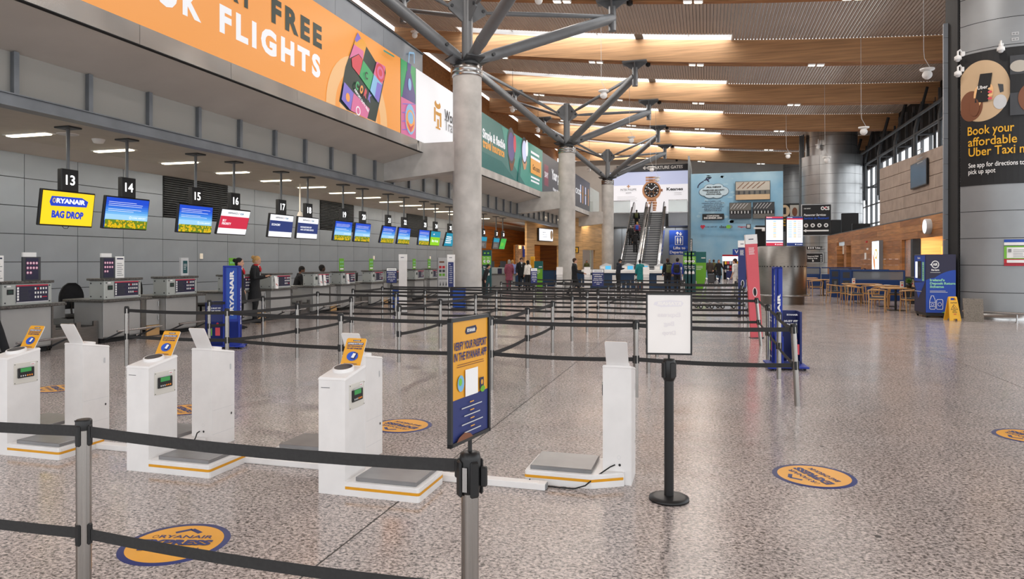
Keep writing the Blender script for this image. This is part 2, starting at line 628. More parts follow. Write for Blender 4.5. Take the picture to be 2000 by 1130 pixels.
# ================================================================== THE SETTING
# ---- floor: granite slabs between the expansion joints
fo = ST('floor')
XJ = [-20.03, -14.03, -8.03, -2.03, 3.94, 9.94, 15.94]
YJ = [-10.2, -4.2, 1.8, 7.81, 13.8, 19.8, 25.8, 31.8, 37.8, 43.8, 49.8, 55.8, 61.8, 67.8, 73.8, 79.8]
B().box(-20, 16, -10, 80, -0.06, -0.004, 'tile_floor_joint').obj('joint_bed', fo)
tile_me = B().box(0, 0.5963, 0, 0.5977, -0.05, 0, 'granite_floor').mesh('floor_tile')
for i in range(len(XJ) - 1):
    for j in range(len(YJ) - 1):
        gx, gy = 0.006, 0.0035
        if (i, j) in ((2, 2), (3, 2), (3, 3)):       # near the camera the single tiles can be told apart
            for u in range(10):
                for v in range(10):
                    link('floor_tile', tile_me, fo, (XJ[i] + gx + (XJ[i + 1] - XJ[i] - 2 * gx) * u / 10, YJ[j] + gy + (YJ[j + 1] - YJ[j] - 2 * gy) * v / 10, 0))
            continue
        B().box(XJ[i] + gx, XJ[i + 1] - gx, YJ[j] + gy, YJ[j + 1] - gy, -0.05, 0, 'granite_floor').obj('floor_slab', fo)

# ---- left wall of grey metal panels
wl = ST('wall_left')
ZJ = [-0.43, 0.25, 0.93, 1.61, 2.29, 2.97, 3.65, 4.25]
B().box(-16.2, -16.03, 0, 48, 0, 4.5, 'joint_black').obj('backing', wl)
pan = {}
LOUV = [(17.36, 20.32), (26.24, 29.2), (35.12, 38.08)]
for c in range(-6, 24):
    y0 = 12.92 + 1.48 * c
    for r in range(1, 7):
        z0, z1 = ZJ[r], ZJ[r + 1]
        if z0 > 2.9 and any(a - 0.1 < y0 + 0.7 < b + 0.1 for a, b in LOUV):
            continue
        k = round(z1 - z0, 2)
        if k not in pan:
            pan[k] = B().box(-0.03, 0.0, 0.008, 1.472, 0.008, z1 - z0 - 0.008, 'panel_grey').mesh('panel')
        link('panel', pan[k], wl, (-16, y0, z0))
B().box(-16.05, -15.985, 4, 48, 0, 0.245, 'panel_dark').obj('plinth', wl)
for a, b in LOUV:
    lv = T('louvre_vent', 'dark louvred air vent high in the grey panel wall, %s of three' % ['nearest', 'middle', 'furthest'][LOUV.index((a, b))], 'vent', (-16, a, 2.97), group='louvred vents in the panel wall')
    B().box(-0.03, -0.005, 0.01, b - a - 0.01, 0.01, 1.27, 'joint_black').obj('backing', lv)
    sm = B().quad((0, 0.02, 0.0), (0, b - a - 0.02, 0.0), (0.04, b - a - 0.02, 0.035), (0.04, 0.02, 0.035), 'louvre').box(0.03, 0.045, 0.02, b - a - 0.02, 0.022, 0.042, 'louvre').mesh('slat')
    for k in range(18):
        link('slat', sm, lv, (0, 0, 0.02 + k * 0.068))
B().prism([(-16.02, 4.24), (-15.2, 4.42), (-15.2, 4.5), (-16.02, 4.5)], 0, 62, 'plaster', 'y').obj('trim_1', kind='structure')
cl = ST('ceiling')
B().box(-15.25, -11.1, 0, 48, 4.42, 4.5, 'ceiling_white').box(-17, -11.6, 48, 63.4, 4.97, 5.0, 'ceiling_white').obj('lower_ceiling', cl)
for y in [3 + 1.2 * k for k in range(50)]:
    pass
B().box(-11.62, -11.08, 0, 63, 4.3, 4.419, 'panel_dark').box(-11.5, -11.2, 0, 63, 4.24, 4.3, 'glulam_dark').obj('trim_2', kind='structure')
B().box(-11.12, -10.9, 0, 63.5, 4.16, 4.37, 'steel_blue').box(-11.14, -10.86, 0, 63.5, 4.355, 4.375, 'steel_blue').box(-11.14, -10.86, 0, 63.5, 4.155, 4.175, 'steel_blue').obj('trim_3', kind='structure')
# ---- glazed strip over the steel beam
gs = ST('window_1')
gp = B().box(-11.02, -11.0, 0.03, 1.39, 0, 0.72, 'glass_grey').mesh('pane')
gm = B().box(-11.04, -10.92, -0.03, 0.03, 0, 0.70, 'steel_blue').box(-10.925, -10.9, -0.045, 0.045, 0, 0.70, 'steel_blue').mesh('mullion')
for k in range(-5, 38):
    link('mullion', gm, gs, (0, 8.67 + 1.42 * k, 4.37))
    link('pane', gp, gs, (0, 8.67 + 1.42 * k, 4.37))
B().box(-11.6, -11.55, 0, 63, 4.45, 5.2, 'plaster').obj('back_lining', gs)
# ---- mezzanine slab and its sloping soffit
mz = ST('trim_4')
B().prism([(-9.55, 5.41), (-11.05, 5.06), (-11.6, 5.06), (-11.6, 5.9), (-9.62, 5.9)], -2, 63.5, 'plaster', 'y').obj('soffit', mz)
B().box(-17, -11.55, -2, 63.5, 5.0, 5.9, 'plaster').obj('mezzanine_floor', mz)
B().box(-17.3, -17, -10, 80, 4.4, 14.6, 'glulam_dark').obj('wall_back', kind='structure')
# ---- stainless edge band, in lengths, and the grey cladding over the big screen
eb = ST('trim_5')
e1 = B().box(-9.57, -9.52, 0.004, 2.396, 5.41, 5.76, 'band_steel').mesh('band_panel')
for k in range(-2, 9):
    link('band_panel', e1, eb, (0, 0.2 + 2.4 * k, 0))
B().box(-9.57, -9.535, 22, 63.5, 5.41, 5.76, 'concrete').obj('concrete_band', eb)
B().box(-9.6, -9.5, -2, 63.5, 5.395, 5.41, 'joint_black').obj('shadow_joint', eb)
ct = ST('trim_6')
yE = onX(828, 130, -9.55).y
Y0 = 2.0
ys = sorted([Y0] + [onX(p, 60, -9.55).y for p in (540, 600, 658, 709, 752)] + [yE])
for a, b in zip(ys[:-1], ys[1:]):
    B().box(-9.75, -9.6, a + 0.006, b - 0.006, 8.2, 8.86, 'panel_grey').obj('cladding_panel', ct)
B().box(-9.8, -9.56, Y0, yE, 8.86, 8.91, 'steel_dark').obj('coping', ct)
B().box(-9.9, -9.75, Y0, yE, 5.8, 8.85, 'dark_void').obj('lining', ct)
B().tube([(-9.7, yE + 0.1, 8.2), (-9.7, yE + 0.1, 8.9), (-9.7, yE - 0.2, 8.95)], 0.03, 'steel_dark').obj('rail_end', ct)

# ---- timber roof
RX = [-17 + 30.5 * k / 14 for k in range(15)]


def roof_strip(b, y0, y1, h0, h1, m, mb=None, xs=RX):
    V = []
    for x in xs:
        z = roof_z(x)
        V += [(x, y0, z + h0), (x, y1, z + h0), (x, y1, z + h1), (x, y0, z + h1)]
    n = len(xs)
    side, bot = [], []
    for i in range(n - 1):
        a, c = 4 * i, 4 * i + 4
        side += [(a + 3, c + 3, c, a), (a + 1, c + 1, c + 2, a + 2), (a + 2, c + 2, c + 3, a + 3)]
        bot += [(a, c, c + 1, a + 1)]
    side += [(0, 1, 2, 3), (4 * n - 1, 4 * n - 2, 4 * n - 3, 4 * n - 4)]
    b.add(V, side, m)
    b.add(V, bot, mb or m)
    return b


XS = 1.2            # the roof-light slot runs from X = -13 to here; the deck is closed beyond it
for k, by in enumerate(BEAM_Y):
    rb = ST('roof_beam')
    roof_strip(B(), by - 0.35, by - 0.08, 0, 1.12, 'glulam', 'glulam_dark').obj('near_beam', rb)
    roof_strip(B(), by + 0.08, by + 0.35, 0, 1.12, 'glulam', 'glulam_dark').obj('far_beam', rb)
    roof_strip(B(), by - 0.08, by + 0.08, 0.1, 1.0, 'deck_gap').obj('slot', rb)
    # deck of ribs running away from the camera
    rd = ST('roof_deck')
    yn = by - 8.83
    for (xa, xb, ye, nm) in ((-17, -13, by - 0.36, 'rib_deck'), (-13, XS, by - 1.24, 'rib_deck'), (XS, 13.5, by - 0.36, 'rib_deck')):
        V, Fb, Fg = [], [], []
        n = math.ceil((xb - xa) / 0.15)
        ps = (xb - xa) / n
        for i in range(n):
            x = xa + ps * i
            z = roof_z(x + 0.07) + 1.1
            o = len(V)
            for yy in (yn + 0.36, ye):
                V += [(x, yy, z + 0.06), (x + 0.02, yy, z), (x + 0.11, yy, z), (x + 0.13, yy, z + 0.06), (x + ps, yy, z + 0.06)]
            Fb += [(o, o + 1, o + 6, o + 5), (o + 1, o + 2, o + 7, o + 6), (o + 2, o + 3, o + 8, o + 7)]
            Fg += [(o + 3, o + 4, o + 9, o + 8)]
        b = B().add(V, Fb, 'deck').add(V, Fg, 'deck_gap')
        q = b.obj(nm, rd)
        q['kind'] = 'stuff'
    # roof-light: upstand, glazing bars and panes
    rl = ST('window_%d' % (k + 2))
    xs = [-13 + 14.2 * i / 6 for i in range(7)]
    roof_strip(B(), by - 1.26, by - 1.22, 1.1, 1.4, 'white', xs=xs).obj('upstand', rl)
    roof_strip(B(), by - 0.34, by - 0.30, 1.1, 1.4, 'white', xs=xs).obj('upstand', rl)
    roof_strip(B(), by - 1.24, by - 0.32, 1.36, 1.372, 'glass_pane', xs=xs).obj('pane', rl)
    for x in [-12.4 + 2.3 * i for i in range(6)]:
        B().box(x, x + 0.05, by - 1.22, by - 0.34, roof_z(x) + 1.29, roof_z(x) + 1.35, 'lgrey').obj('glazing_bar', rl)
    B().box(XS - 0.04, XS + 0.02, by - 1.24, by - 0.34, roof_z(XS) + 1.08, roof_z(XS) + 1.4, 'white').box(-13.02, -12.96, by - 1.24, by - 0.34, roof_z(-13) + 1.08, roof_z(-13) + 1.4, 'white').obj('end_board', rl)
    B().box(-3.5, -3.1, by - 1.22, by - 0.34, roof_z(-3.3) + 1.12, roof_z(-3.3) + 1.2, 'steel_paint').obj('bracket', rl)

# downlights in the slot of every beam
dl = T('downlight', 'x', 'light', group='paired square downlights on the roof beams')
for sx in (-0.2, 0.2):
    B().box(sx - 0.17, sx + 0.17, -0.13, 0.13, -0.04, 0.06, 'white', 0.01).obj('housing', dl)
    B().box(sx - 0.14, sx + 0.14, -0.11, 0.11, -0.052, -0.041, 'lamp_white').obj('diffuser', dl)
first = True
for k, by in enumerate(BEAM_Y[2:], 1):
    for x, nm in ((-10.8, 'leftmost row'), (-5.6, 'row over the tree columns'), (-0.5, 'row over the walkway'), (5.1, 'right-hand row')):
        loc = (x, by, roof_z(x) - 0.02)
        lab = 'paired square downlights under the %s timber roof beam, %s' % (ORD[k - 1], nm)
        rot = (0, math.atan(0.09 - 0.0048 * x), 0)
        if first:
            dl.location, dl.rotation_euler, dl['label'] = loc, rot, lab
            first = False
        else:
            dup(dl, loc, rot, lab)
# small black sensors on the beams
sm = B().cyl((0, 0, -0.14), (0, 0, 0.02), 0.12, 'black_plastic', 12).ball((0, 0, -0.14), 0.1, 0.1, 0.06, 'black_plastic').mesh('smoke_detector')
for k, by in enumerate(BEAM_Y[3:9], 1):
    o = link('smoke_detector', sm, None, (-2.9 + 0.0, by, roof_z(-2.9)))
    o['label'], o['category'], o['group'] = 'small black round detector under the %s roof beam from the front' % ORD[k], 'detector', 'detectors under the roof beams'

# ---- tree columns
COLS = [(-8.0, 22.6), (-8.0, 40.3), (-8.0, 57.9)]
for i, (cx, cy) in enumerate(COLS):
    t = T('tree_column', 'round concrete column with branching grey steel struts, %s of the three along the queue' % ['nearest and tallest-looking', 'middle', 'furthest'][i], 'column', (cx, cy, 0), group='branching columns')
    B().lathe([(0.5, 0), (0.5, 7.98)], 'concrete', 36).obj('shaft', t)
    B().lathe([(0.53, 0), (0.53, 0.5), (0.5, 0.5)], 'stainless_brushed', 36).obj('base_cladding', t)
    B().lathe([(0.51, 7.98), (0.525, 7.99), (0.525, 8.13), (0.515, 8.14), (0.525, 8.15), (0.525, 8.37), (0.2, 8.38)], 'stainless', 36).obj('collar', t)
    cp = B()
    for q in range(4):
        g = PI / 4 + q * PI / 2
        c, s_ = math.cos(g), math.sin(g)
        cp.X = Matrix.Rotation(g, 4, 'Z')
        cp.add([(0.12, -0.3, 8.46), (0.12, 0.3, 8.46), (0.7, 0.34, 8.62), (0.7, -0.34, 8.62), (0.12, -0.3, 8.41), (0.12, 0.3, 8.41), (0.7, 0.34, 8.57), (0.7, -0.34, 8.57)],
               [(0, 1, 2, 3), (7, 6, 5, 4), (0, 4, 5, 1), (1, 5, 6, 2), (2, 6, 7, 3), (3, 7, 4, 0)], 'steel_dark')
    cp.X = None
    cp.cyl((0, 0, 8.36), (0, 0, 8.5), 0.42, 'steel_dark', 24)
    cp.obj('cap_plate', t)
    B().cyl((0, 0, 8.4), (0, 0, 10.95), 0.19, 'steel_paint', 20).obj('mast', t)
    for sx in (-1, 1):
        for sy in (-1, 1):
            x, y = sx * 4.45, sy * 4.42
            zt = roof_z(cx + x)
            e = Vector((x, y, zt - 0.75))
            a = Vector((sx * 0.22, sy * 0.22, 8.62))
            d = (e - a).normalized()
            B().tube([a, a + d * 0.9], [0.15, 0.21], 'steel_paint', 16).tube([a + d * 0.9, e], 0.2, 'steel_paint', 16).cyl(a + d * 0.65 + Vector((0.22, -0.22, 0)) * 0.9, a + d * 0.65 - Vector((0.22, -0.22, 0)) * 0.9, 0.06, 'steel_dark', 10).obj('strut', t)
            B().cyl((x, y, zt - 1.25), (x, y, zt - 0.3), 0.15, 'steel_paint', 16).obj('strut_pin', t)
            B().box(x - 0.62, x + 0.62, y - 0.42, y + 0.42, zt - 0.09, zt - 0.02, 'steel_paint').prism([(x - 0.6, zt - 0.09), (x + 0.6, zt - 0.09), (x + 0.15, zt - 0.4), (x - 0.15, zt - 0.4)], y - 0.03, y + 0.03, 'steel_paint', 'y').prism([(y - 0.42, zt - 0.09), (y + 0.42, zt - 0.09), (y + 0.15, zt - 0.4), (y - 0.15, zt - 0.4)], x - 0.03, x + 0.03, 'steel_paint', 'x').obj('head_plate', t)
            m0 = Vector((sx * 0.5, sy * 0.5, 10.35))
            m1 = Vector((x, y, zt - 0.62)) - d * 0.3
            B().tube([m0, m0 + (m1 - m0) * 0.12, m1], [0.05, 0.085, 0.085], 'steel_paint', 12).obj('tie_rod', t)
            g = B()
            g.X = Matrix.Rotation(math.atan2(sy, sx), 4, 'Z')
            g.prism([(0.12, 10.9), (0.35, 10.8), (0.75, 10.42), (0.7, 10.25), (0.12, 9.85)], -0.035, 0.035, 'steel_paint', 'y')
            g.cyl((0.6, -0.07, 10.38), (0.6, 0.07, 10.38), 0.06, 'steel_dark', 10)
            g.obj('gusset', t)
    cb = ST('concrete_beam')
    B().prism([(0.45, 4.76), (-3.0, 4.42), (-3.0, 5.35), (-1.55, 5.73), (0.45, 5.73)], -0.36, 0.36, 'concrete', 'y').obj('beam', cb, loc=(cx - 0.4, cy, 0))

# ---- glass front of the far right side
wf = ST('window_20')
XF = 12.9
for k in range(30):
    y = 24 + 1.7 * k
    B().box(XF - 0.18, XF, y - 0.05, y + 0.05, 0, 11.5, 'steel_paint').obj('mullion', wf)
for z in (0.1, 1.6, 3.1, 4.6, 6.1, 7.6, 9.1):
    B().box(XF - 0.12, XF - 0.02, 24, 75, z - 0.05, z + 0.05, 'steel_paint').obj('transom', wf)
B().box(XF, XF + 0.02, 24, 75, 0, 9.1, 'glass_pane').obj('pane', wf)
B().box(XF - 0.05, XF + 0.1, 24, 75, 9.15, 12.2, 'dark_void').obj('dark_panel', wf)
for k in range(9):
    y = 27 + 4.4 * k
    z = roof_z(11.5)
    B().tube([(11.6, y, 6.2), (11.6, y, 9.2), (12.2, y, z + 0.8)], 0.11, 'steel_dark', 10).tube([(12.6, y, 6.2), (12.6, y, 11)], 0.08, 'steel_dark', 8).tube([(11.6, y, 8.9), (12.6, y, 8.9)], 0.07, 'steel_dark', 8).tube([(11.6, y, 7.2), (12.6, y, 7.2)], 0.07, 'steel_dark', 8).obj('frame_post', wf)
B().tube([(11.6, 25, 8.9), (11.6, 64, 8.9)], 0.09, 'steel_dark', 8).tube([(11.6, 25, 9.9), (11.6, 64, 9.9)], 0.09, 'steel_dark', 8).obj('frame_rail', wf)

# ---- stone and timber wall on the right
wr = ST('wall_right')
XW = 8.5


def stone(u, v):
    y = 38.9 + (26.4 - 38.9) * u
    return Vector((XW, y, 3.42 + v * (6.31 - 3.42 + (5.86 - 6.31) * u)))


rnd = random.Random(4)
B().add([stone(0, 0) + Vector((0.1, 0, 0)), stone(1, 0) + Vector((0.1, 0, 0)), stone(1, 1) + Vector((0.1, 0, 0)), stone(0, 1) + Vector((0.1, 0, 0))], [(0, 1, 2, 3)], 'stone_tile').obj('backing', wr)
for r in range(5):
    n = 7
    for c in range(n + 1):
        u0, u1 = max(0, (c - 0.5 * (r % 2)) / n), min(1, (c + 1 - 0.5 * (r % 2)) / n)
        if u1 - u0 < 0.02:
            continue
        v0, v1 = r / 5, (r + 1) / 5
        gu, gv, dx = 0.0006, 0.004, Vector((rnd.uniform(-0.006, 0), 0, 0))
        fr = [stone(u0 + gu, v0 + gv) + dx, stone(u1 - gu, v0 + gv) + dx, stone(u1 - gu, v1 - gv) + dx, stone(u0 + gu, v1 - gv) + dx]
        bk = [p + Vector((0.09, 0, 0)) for p in fr]
        B().add(fr + bk, [(0, 1, 2, 3), (0, 4, 5, 1), (1, 5, 6, 2), (2, 6, 7, 3), (3, 7, 4, 0)], 'stone_tile').obj('stone_tile', wr)
OPEN = [(28.4, 35.0, 2.58), (45.9, 47.6, 2.6), (48.1, 50.8, 2.62)]
for i, c in enumerate(('#a0693a', '#b27a46', '#96602f', '#aa7240')):
    mat('plank_%d' % i, c, 0.45, var=0.14, scale=1.3, stretch=(1, 0.6, 8), detail=4)
ph = 3.42 / 12
for r in range(12):
    y = 24.4
    z0, z1 = r * ph, (r + 1) * ph
    while y < 54.5:
        L_ = min(rnd.uniform(2.0, 4.2), 54.5 - y)
        segs = [(y, y + L_)]
        for a, b, h in OPEN:
            if z0 < h - 0.05:
                nw = []
                for p, q in segs:
                    if q <= a or p >= b:
                        nw.append((p, q))
                    else:
                        if p < a: nw.append((p, a))
                        if q > b: nw.append((b, q))
                segs = nw
        for p, q in segs:
            if q - p > 0.05:
                B().box(XW - 0.02 - rnd.uniform(0, 0.006), XW + 0.12, p + 0.003, q - 0.003, z0 + 0.003, z1 - 0.003, 'plank_%d' % rnd.randrange(4)).obj('plank', wr)
        y += L_
B().box(XW + 0.12, 12.5, 38.6, 38.8, 3.3, 6.2, 'stone_tile').box(XW - 0.03, XW + 0.9, 24.4, 54.5, 3.42, 3.46, 'panel_dark').obj('coping', wr)
for i, (a, b, h) in enumerate(OPEN):
    d = ST('door_%d' % (i + 1))
    if i:
        B().box(XW - 0.03, XW + 0.5, a, a + 0.12, 0, h, 'wood_wall').box(XW - 0.03, XW + 0.5, b - 0.12, b, 0, h, 'wood_wall').obj('door_frame', d)
        B().box(XW + 0.3, XW + 0.36, a + 0.1, b - 0.1, h - 0.55, h, 'cream').obj('shutter_box', d)
        sl = B().box(XW + 0.38, XW + 0.42, a + 0.1, b - 0.1, 0.01, 0.145, 'panel_dark').mesh('shutter_slat')
        for z in range(14):
            link('shutter_slat', sl, d, (0, 0, 0.15 * z))
    else:
        B().box(XW + 0.1, XW + 0.14, a + 4.9, b - 0.3, 0, h, 'glass_booth').obj('glazing', d)
        B().box(XW - 0.02, XW + 0.4, b - 0.3, b, 0, h, 'wood_wall').box(XW - 0.02, XW + 0.3, a + 4.6, a + 4.9, 0, h, 'steel_dark').obj('door_frame', d)
        B().box(XW + 3.4, XW + 3.5, a - 1, b + 2, 0, 3.2, 'wood_orange').box(XW + 0.2, XW + 3.5, a - 1, b + 2, 2.95, 3.0, 'ceiling_white').box(XW + 0.2, XW + 3.5, b + 1, b + 1.1, 0, 3, 'wood_light').obj('room', d)
        B().box(XW + 1.9, XW + 2.2, b + 0.9, b + 1.0, 1.6, 2.3, 'warm_glow').obj('glow_patch', d)  # glowing patch, no lamp: imitates warm light on the room's end wall
        B().cyl((XW + 1.55, b - 1.2, 1.75), (XW + 1.55, b - 1.2, 2.2), 0.14, 'shop_glow', 12).obj('lantern', d)
        area('cafe_room_light', (XW + 1.4, b - 1.0, 2.9), 1.6, 2.5, 260, (1, 0.72, 0.42))


# ---- round panelled towers
def tower(name, cx, cy, R, top, a0, a1, pitch, nseg=10, R2=None, zs=None, pz=2, mt='tower_panel'):
    t = ST(name)
    z = 0.0
    while z < top - 0.01:
        z1 = min(z + pitch, top)
        r = R if (zs is None or z < zs - 0.01) else R2
        for q in range(pz):
            b0 = a0 + (a1 - a0) * q / pz + 0.003 / 1
            b1 = a0 + (a1 - a0) * (q + 1) / pz - 0.003
            B().lathe([(r, z + 0.008), (r, z1 - 0.008)], mt, nseg, (cx, cy, 0), a0=b0, a1=b1).obj('curved_panel', t)
        z = z1
    B().lathe([(R - 0.035, 0), (R - 0.035, zs if zs else top)], 'joint_black', 24, (cx, cy, 0), a0=a0, a1=a1).obj('backing', t)
    if zs:
        B().lathe([(R2 - 0.035, zs), (R2 - 0.035, top)], 'joint_black', 24, (cx, cy, 0), a0=a0, a1=a1).lathe([(R2 - 0.1, zs), (R, zs)], 'panel_grey', 24, (cx, cy, 0), a0=a0, a1=a1).obj('ledge', t)
    return t


TC = (8.36, 23.42)
TR = 1.64
TA0 = math.atan2(22.5 - TC[1], 6.99 - TC[0])          # left visible edge of the near tower's curved face
if TA0 < 0:
    TA0 += 2 * PI
t1 = tower('tower_near', TC[0], TC[1], TR, 11.6, TA0, TA0 + 2.6, 0.755, 12, pz=2)
B().box(6.95, 7.15, 22.55, 23.6, 0, 9.6, 'dark_void').obj('recess', t1)
gr = B()
for k in range(120):
    gr.box(7.0, 7.02, 22.5, 22.6, 0.02 + 0.078 * k, 0.06 + 0.078 * k, 'black_plastic')
g = gr.obj('grille', t1)
g['kind'] = 'stuff'
for k in range(12):
    B().box(6.83, 7.03, 23.36, 23.44, 0.006 + 0.755 * k, min(0.755 * (k + 1), 8.74) - 0.004, 'panel_grey').obj('fin_panel', t1)
B().box(7.03, 7.1, 23.3, 23.6, 0, 8.8, 'steel_dark').obj('fin_edge', t1)
B().lathe([(TR + 0.02, 0.0), (TR + 0.02, 0.16), (TR, 0.17)], 'stainless', 24, (TC[0], TC[1], 0), a0=TA0 + 0.2, a1=TA0 + 2.6).obj('skirting', t1)
t2 = tower('tower_far', 9.3, 58.2, 2.2, 11.7, PI * 0.95, PI * 2.1, 0.74, 14, R2=1.85, zs=9.1, pz=3, mt='tower_bright')
B().box(7.0, 7.2, 58.0, 58.2, 0, 11.4, 'panel_dark').box(7.2, 7.3, 57.6, 58.2, 0, 11.4, 'steel_dark').obj('fin_panel', t2)
t3 = tower('tower_back', 9.1, 76.0, 1.5, 11.5, PI * 0.95, PI * 2.05, 0.74, 12, pz=2)
B().box(9.6, 9.8, 73.5, 73.7, 0, 11.4, 'panel_dark').obj('fin_panel', t3)
B().box(5.5, 14, 79, 79.2, 0, 12, 'panel_grey').obj('wall_end', kind='structure')

# ---- far end: the blue hoarding is a thing; the walls round it are the setting
B().box(-17, -12.2, 62.0, 62.2, 0, 4.5, 'wood_orange').obj('wall_far_left', kind='structure')
wo = ST('wall_timber')
B().box(-16.1, -16, 48, 62.2, 0, 4.42, 'wood_orange').obj('timber_lining', wo)
for z in (0.8, 1.6, 2.4, 3.2, 4.0):
    B().box(-16.02, -15.99, 48, 62.2, z, z + 0.012, 'joint_black').obj('groove', wo)
B().box(-17, 13, 78, 78.2, 0, 13, 'plaster').obj('wall_far', kind='structure')
# ================================================================== ADVERTS ON THE MEZZANINE EDGE
XA = -9.55


def ap(px, py):
    p = onX(px, py, XA)
    return (p.y, p.z)


def advert(name, label, y0, y1, base, z0=5.76, z1=8.2):
    t = T(name, label, 'advert', (0, 0, 0), group='adverts along the mezzanine edge')
    B().box(XA - 0.12, XA, y0 + 0.01, y1 - 0.01, z0, z1, 'steel_dark').obj('light_box', t)
    p = P(frame((XA + 0.004, 0, 0), (0, 1, 0), (0, 0, 1)), 0.003)
    p.rect(y0 + 0.015, z0 + 0.005, y1 - y0 - 0.03, z1 - z0 - 0.01, base)
    return t, p


yO, yW, yT, yD, yP, yG = ap(782, 200)[0], ap(811.6, 200)[0], ap(908, 230)[0], ap(1059, 290)[0], ap(1118, 330)[0], ap(1152, 350)[0]
t, p = advert('advert_screen', 'huge orange lit advert with white FLIGHTS lettering above the check-in desks', 2.0, yO, 'ad_orange')
f0, f1 = ap(428, 64), ap(625, 151)
k0, k1 = ap(310, 30), ap(392, 46)
hW = (ap(622, 107.5)[1] - ap(622, 151.5)[1])
zb = (ap(434.6, 66)[1] + ap(621, 151.5)[1]) / 2
p.text('FLIGHTS', f0[0], zb, hW, 'ad_white', w=f1[0] - f0[0], bold=0.05, sp=1.35)
p.text('BOOK', k1[0], zb, hW, 'ad_white', al='r', w=(k1[0] - k0[0]) * 2.15, bold=0.05, sp=1.35)
d0, d1 = ap(529, 45), ap(627.5, 95)
hD = ap(626, 51)[1] - ap(626, 95)[1]
zd = (ap(531, 45.5)[1] + ap(626, 95)[1]) / 2
p.text('FREE', d0[0], zd, hD, 'ad_dark', w=d1[0] - d0[0], bold=0.05, sp=1.35)
e1 = ap(494, 20)[0]
p.text('WORRY', e1, zd, hD, 'ad_dark', al='r', w=(d1[0] - d0[0]) * 1.35, bold=0.05, sp=1.35)


def cp(*pts):                                   # crop pixels of the advert to the wall
    return [ap(500 + x / 3.992, y / 3.992) for x, y in pts]


ca = ap(500 + 800 / 3.992, 920 / 3.992)
bot = 5.77
for rr, m in ((1.55, 'ad_peach'), (1.15, 'ad_orange'), (0.95, 'ad_peach')):
    c = p.up()
    V, n = [], 20
    for i in range(n + 1):
        g = PI * i / n
        V += [p.fr(ca[0] + math.cos(g) * rr * 1.15, bot, c), p.fr(ca[0] + math.cos(g) * rr * 1.15, max(bot, bot + math.sin(g) * rr * 1.05), c)]
    p.add(V, [(2 * i, 2 * i + 1, 2 * i + 3, 2 * i + 2) for i in range(n)], m)
p.poly(cp((640, 790), (690, 520), (785, 250), (925, 480), (1000, 520), (1005, 570), (925, 950), (880, 930), (700, 855)), 'ad_dark')
p.poly(cp((785, 250), (755, 345), (825, 470), (855, 350)), 'ad_amber')
p.poly(cp((760, 310), (785, 255), (810, 300), (775, 330)), 'ad_violet')
p.poly(cp((755, 345), (718, 455), (790, 420), (825, 465), (830, 400)), 'ad_pink')
p.poly(cp((735, 455), (790, 425), (822, 470), (795, 590), (740, 520)), 'ad_red')
p.poly(cp((825, 470), (795, 590), (875, 705), (905, 580)), 'ad_green')
p.poly(cp((930, 480), (998, 520), (975, 660), (905, 580)), 'ad_pink')
for rr, m in ((0.30, 'ad_red'), (0.21, 'ad_pink'), (0.12, 'ad_red')):
    a = cp((945, 600))[0]
    p.disc(a[0] + 0.1, a[1] + 0.15, rr, rr * 0.9, m)
p.poly(cp((905, 580), (970, 660), (940, 800), (875, 705)), 'ad_sky')
p.poly(cp((930, 640), (970, 665), (942, 800), (910, 760)), 'ad_violet')
p.poly(cp((672, 640), (650, 775), (720, 860), (745, 725)), 'ad_violet')
p.poly(cp((745, 725), (722, 862), (850, 925), (870, 850)), 'ad_pink')
a = cp((698, 760))[0]
p.disc(a[0], a[1], 0.11, 0.12, 'ad_orange')
a = cp((778, 865))[0]
p.ring(a[0], a[1], 0.13, 0.13, 0.035, 'ad_white')
a = cp((845, 592))[0]
p.ring(a[0], a[1], 0.10, 0.11, 0.045, 'ad_dark', g0=0.7, g1=5.6)
a, b_ = cp((752, 648))[0], cp((880, 775))[0]
for i, (ch, m) in enumerate(zip('CORK', ('ad_green', 'ad_orange', 'ad_red', 'ad_violet'))):
    f = i / 4
    p.text(ch, a[0] + (b_[0] - a[0]) * f, a[1] + (b_[1] - a[1]) * f - 0.12, 0.26, m, w=0.17, bold=0.06, rot=-0.42)
p.text('AIRPORT DUTY FREE', cp((742, 690))[0][0], cp((742, 690))[0][1] - 0.05, 0.085, 'ad_white', w=0.95, bold=0.03, rot=-0.50)
q = cp((975, 390), (1055, 430))
p.poly(cp((972, 388), (1056, 438), (1056, 450), (972, 402)), 'ad_sea')
p.obj('artwork', t)
t, p = advert('advert_screen', 'narrow patterned green and pink strip advert beside the orange one', yO, yW, 'ad_green')
ym = (yO + yW) / 2
zs = cp((1125, 750))[0][1]
p.rect(yO + 0.02, 5.77, yW - yO - 0.04, zs - 5.77, 'ad_pink')
p.poly([(yO + 0.1, zs), (ym - 0.15, zs + 0.95), (ym + 0.2, zs + 0.95), (yW - 0.05, zs + 0.3), (yW - 0.05, zs)], 'ad_plum')
p.poly([(ym - 0.1, zs + 0.9), (ym + 0.15, zs + 0.9), (ym + 0.22, zs + 1.25), (ym - 0.1, zs + 1.25)], 'ad_plum')
p.line([(ym, zs + 1.25), (ym + 0.05, zs + 1.6), (yW - 0.15, zs + 1.7), (yW - 0.15, zs + 1.35)], 0.06, 'ad_sky')
p.disc(ym + 0.08, zs + 0.55, 0.13, 0.2, 'ad_sky')
for i in range(4):
    p.line([(yO + 0.1, 5.9 + 0.28 * i), (yW - 0.1, 6.1 + 0.28 * i)], 0.03, 'ad_violet')
p.disc(ym + 0.1, 6.35, 0.4, 0.5, 'ad_sky')
p.disc(ym + 0.1, 6.3, 0.36, 0.36, 'ad_orange')
p.disc(ym + 0.1, 6.4, 0.22, 0.2, 'ad_sky')
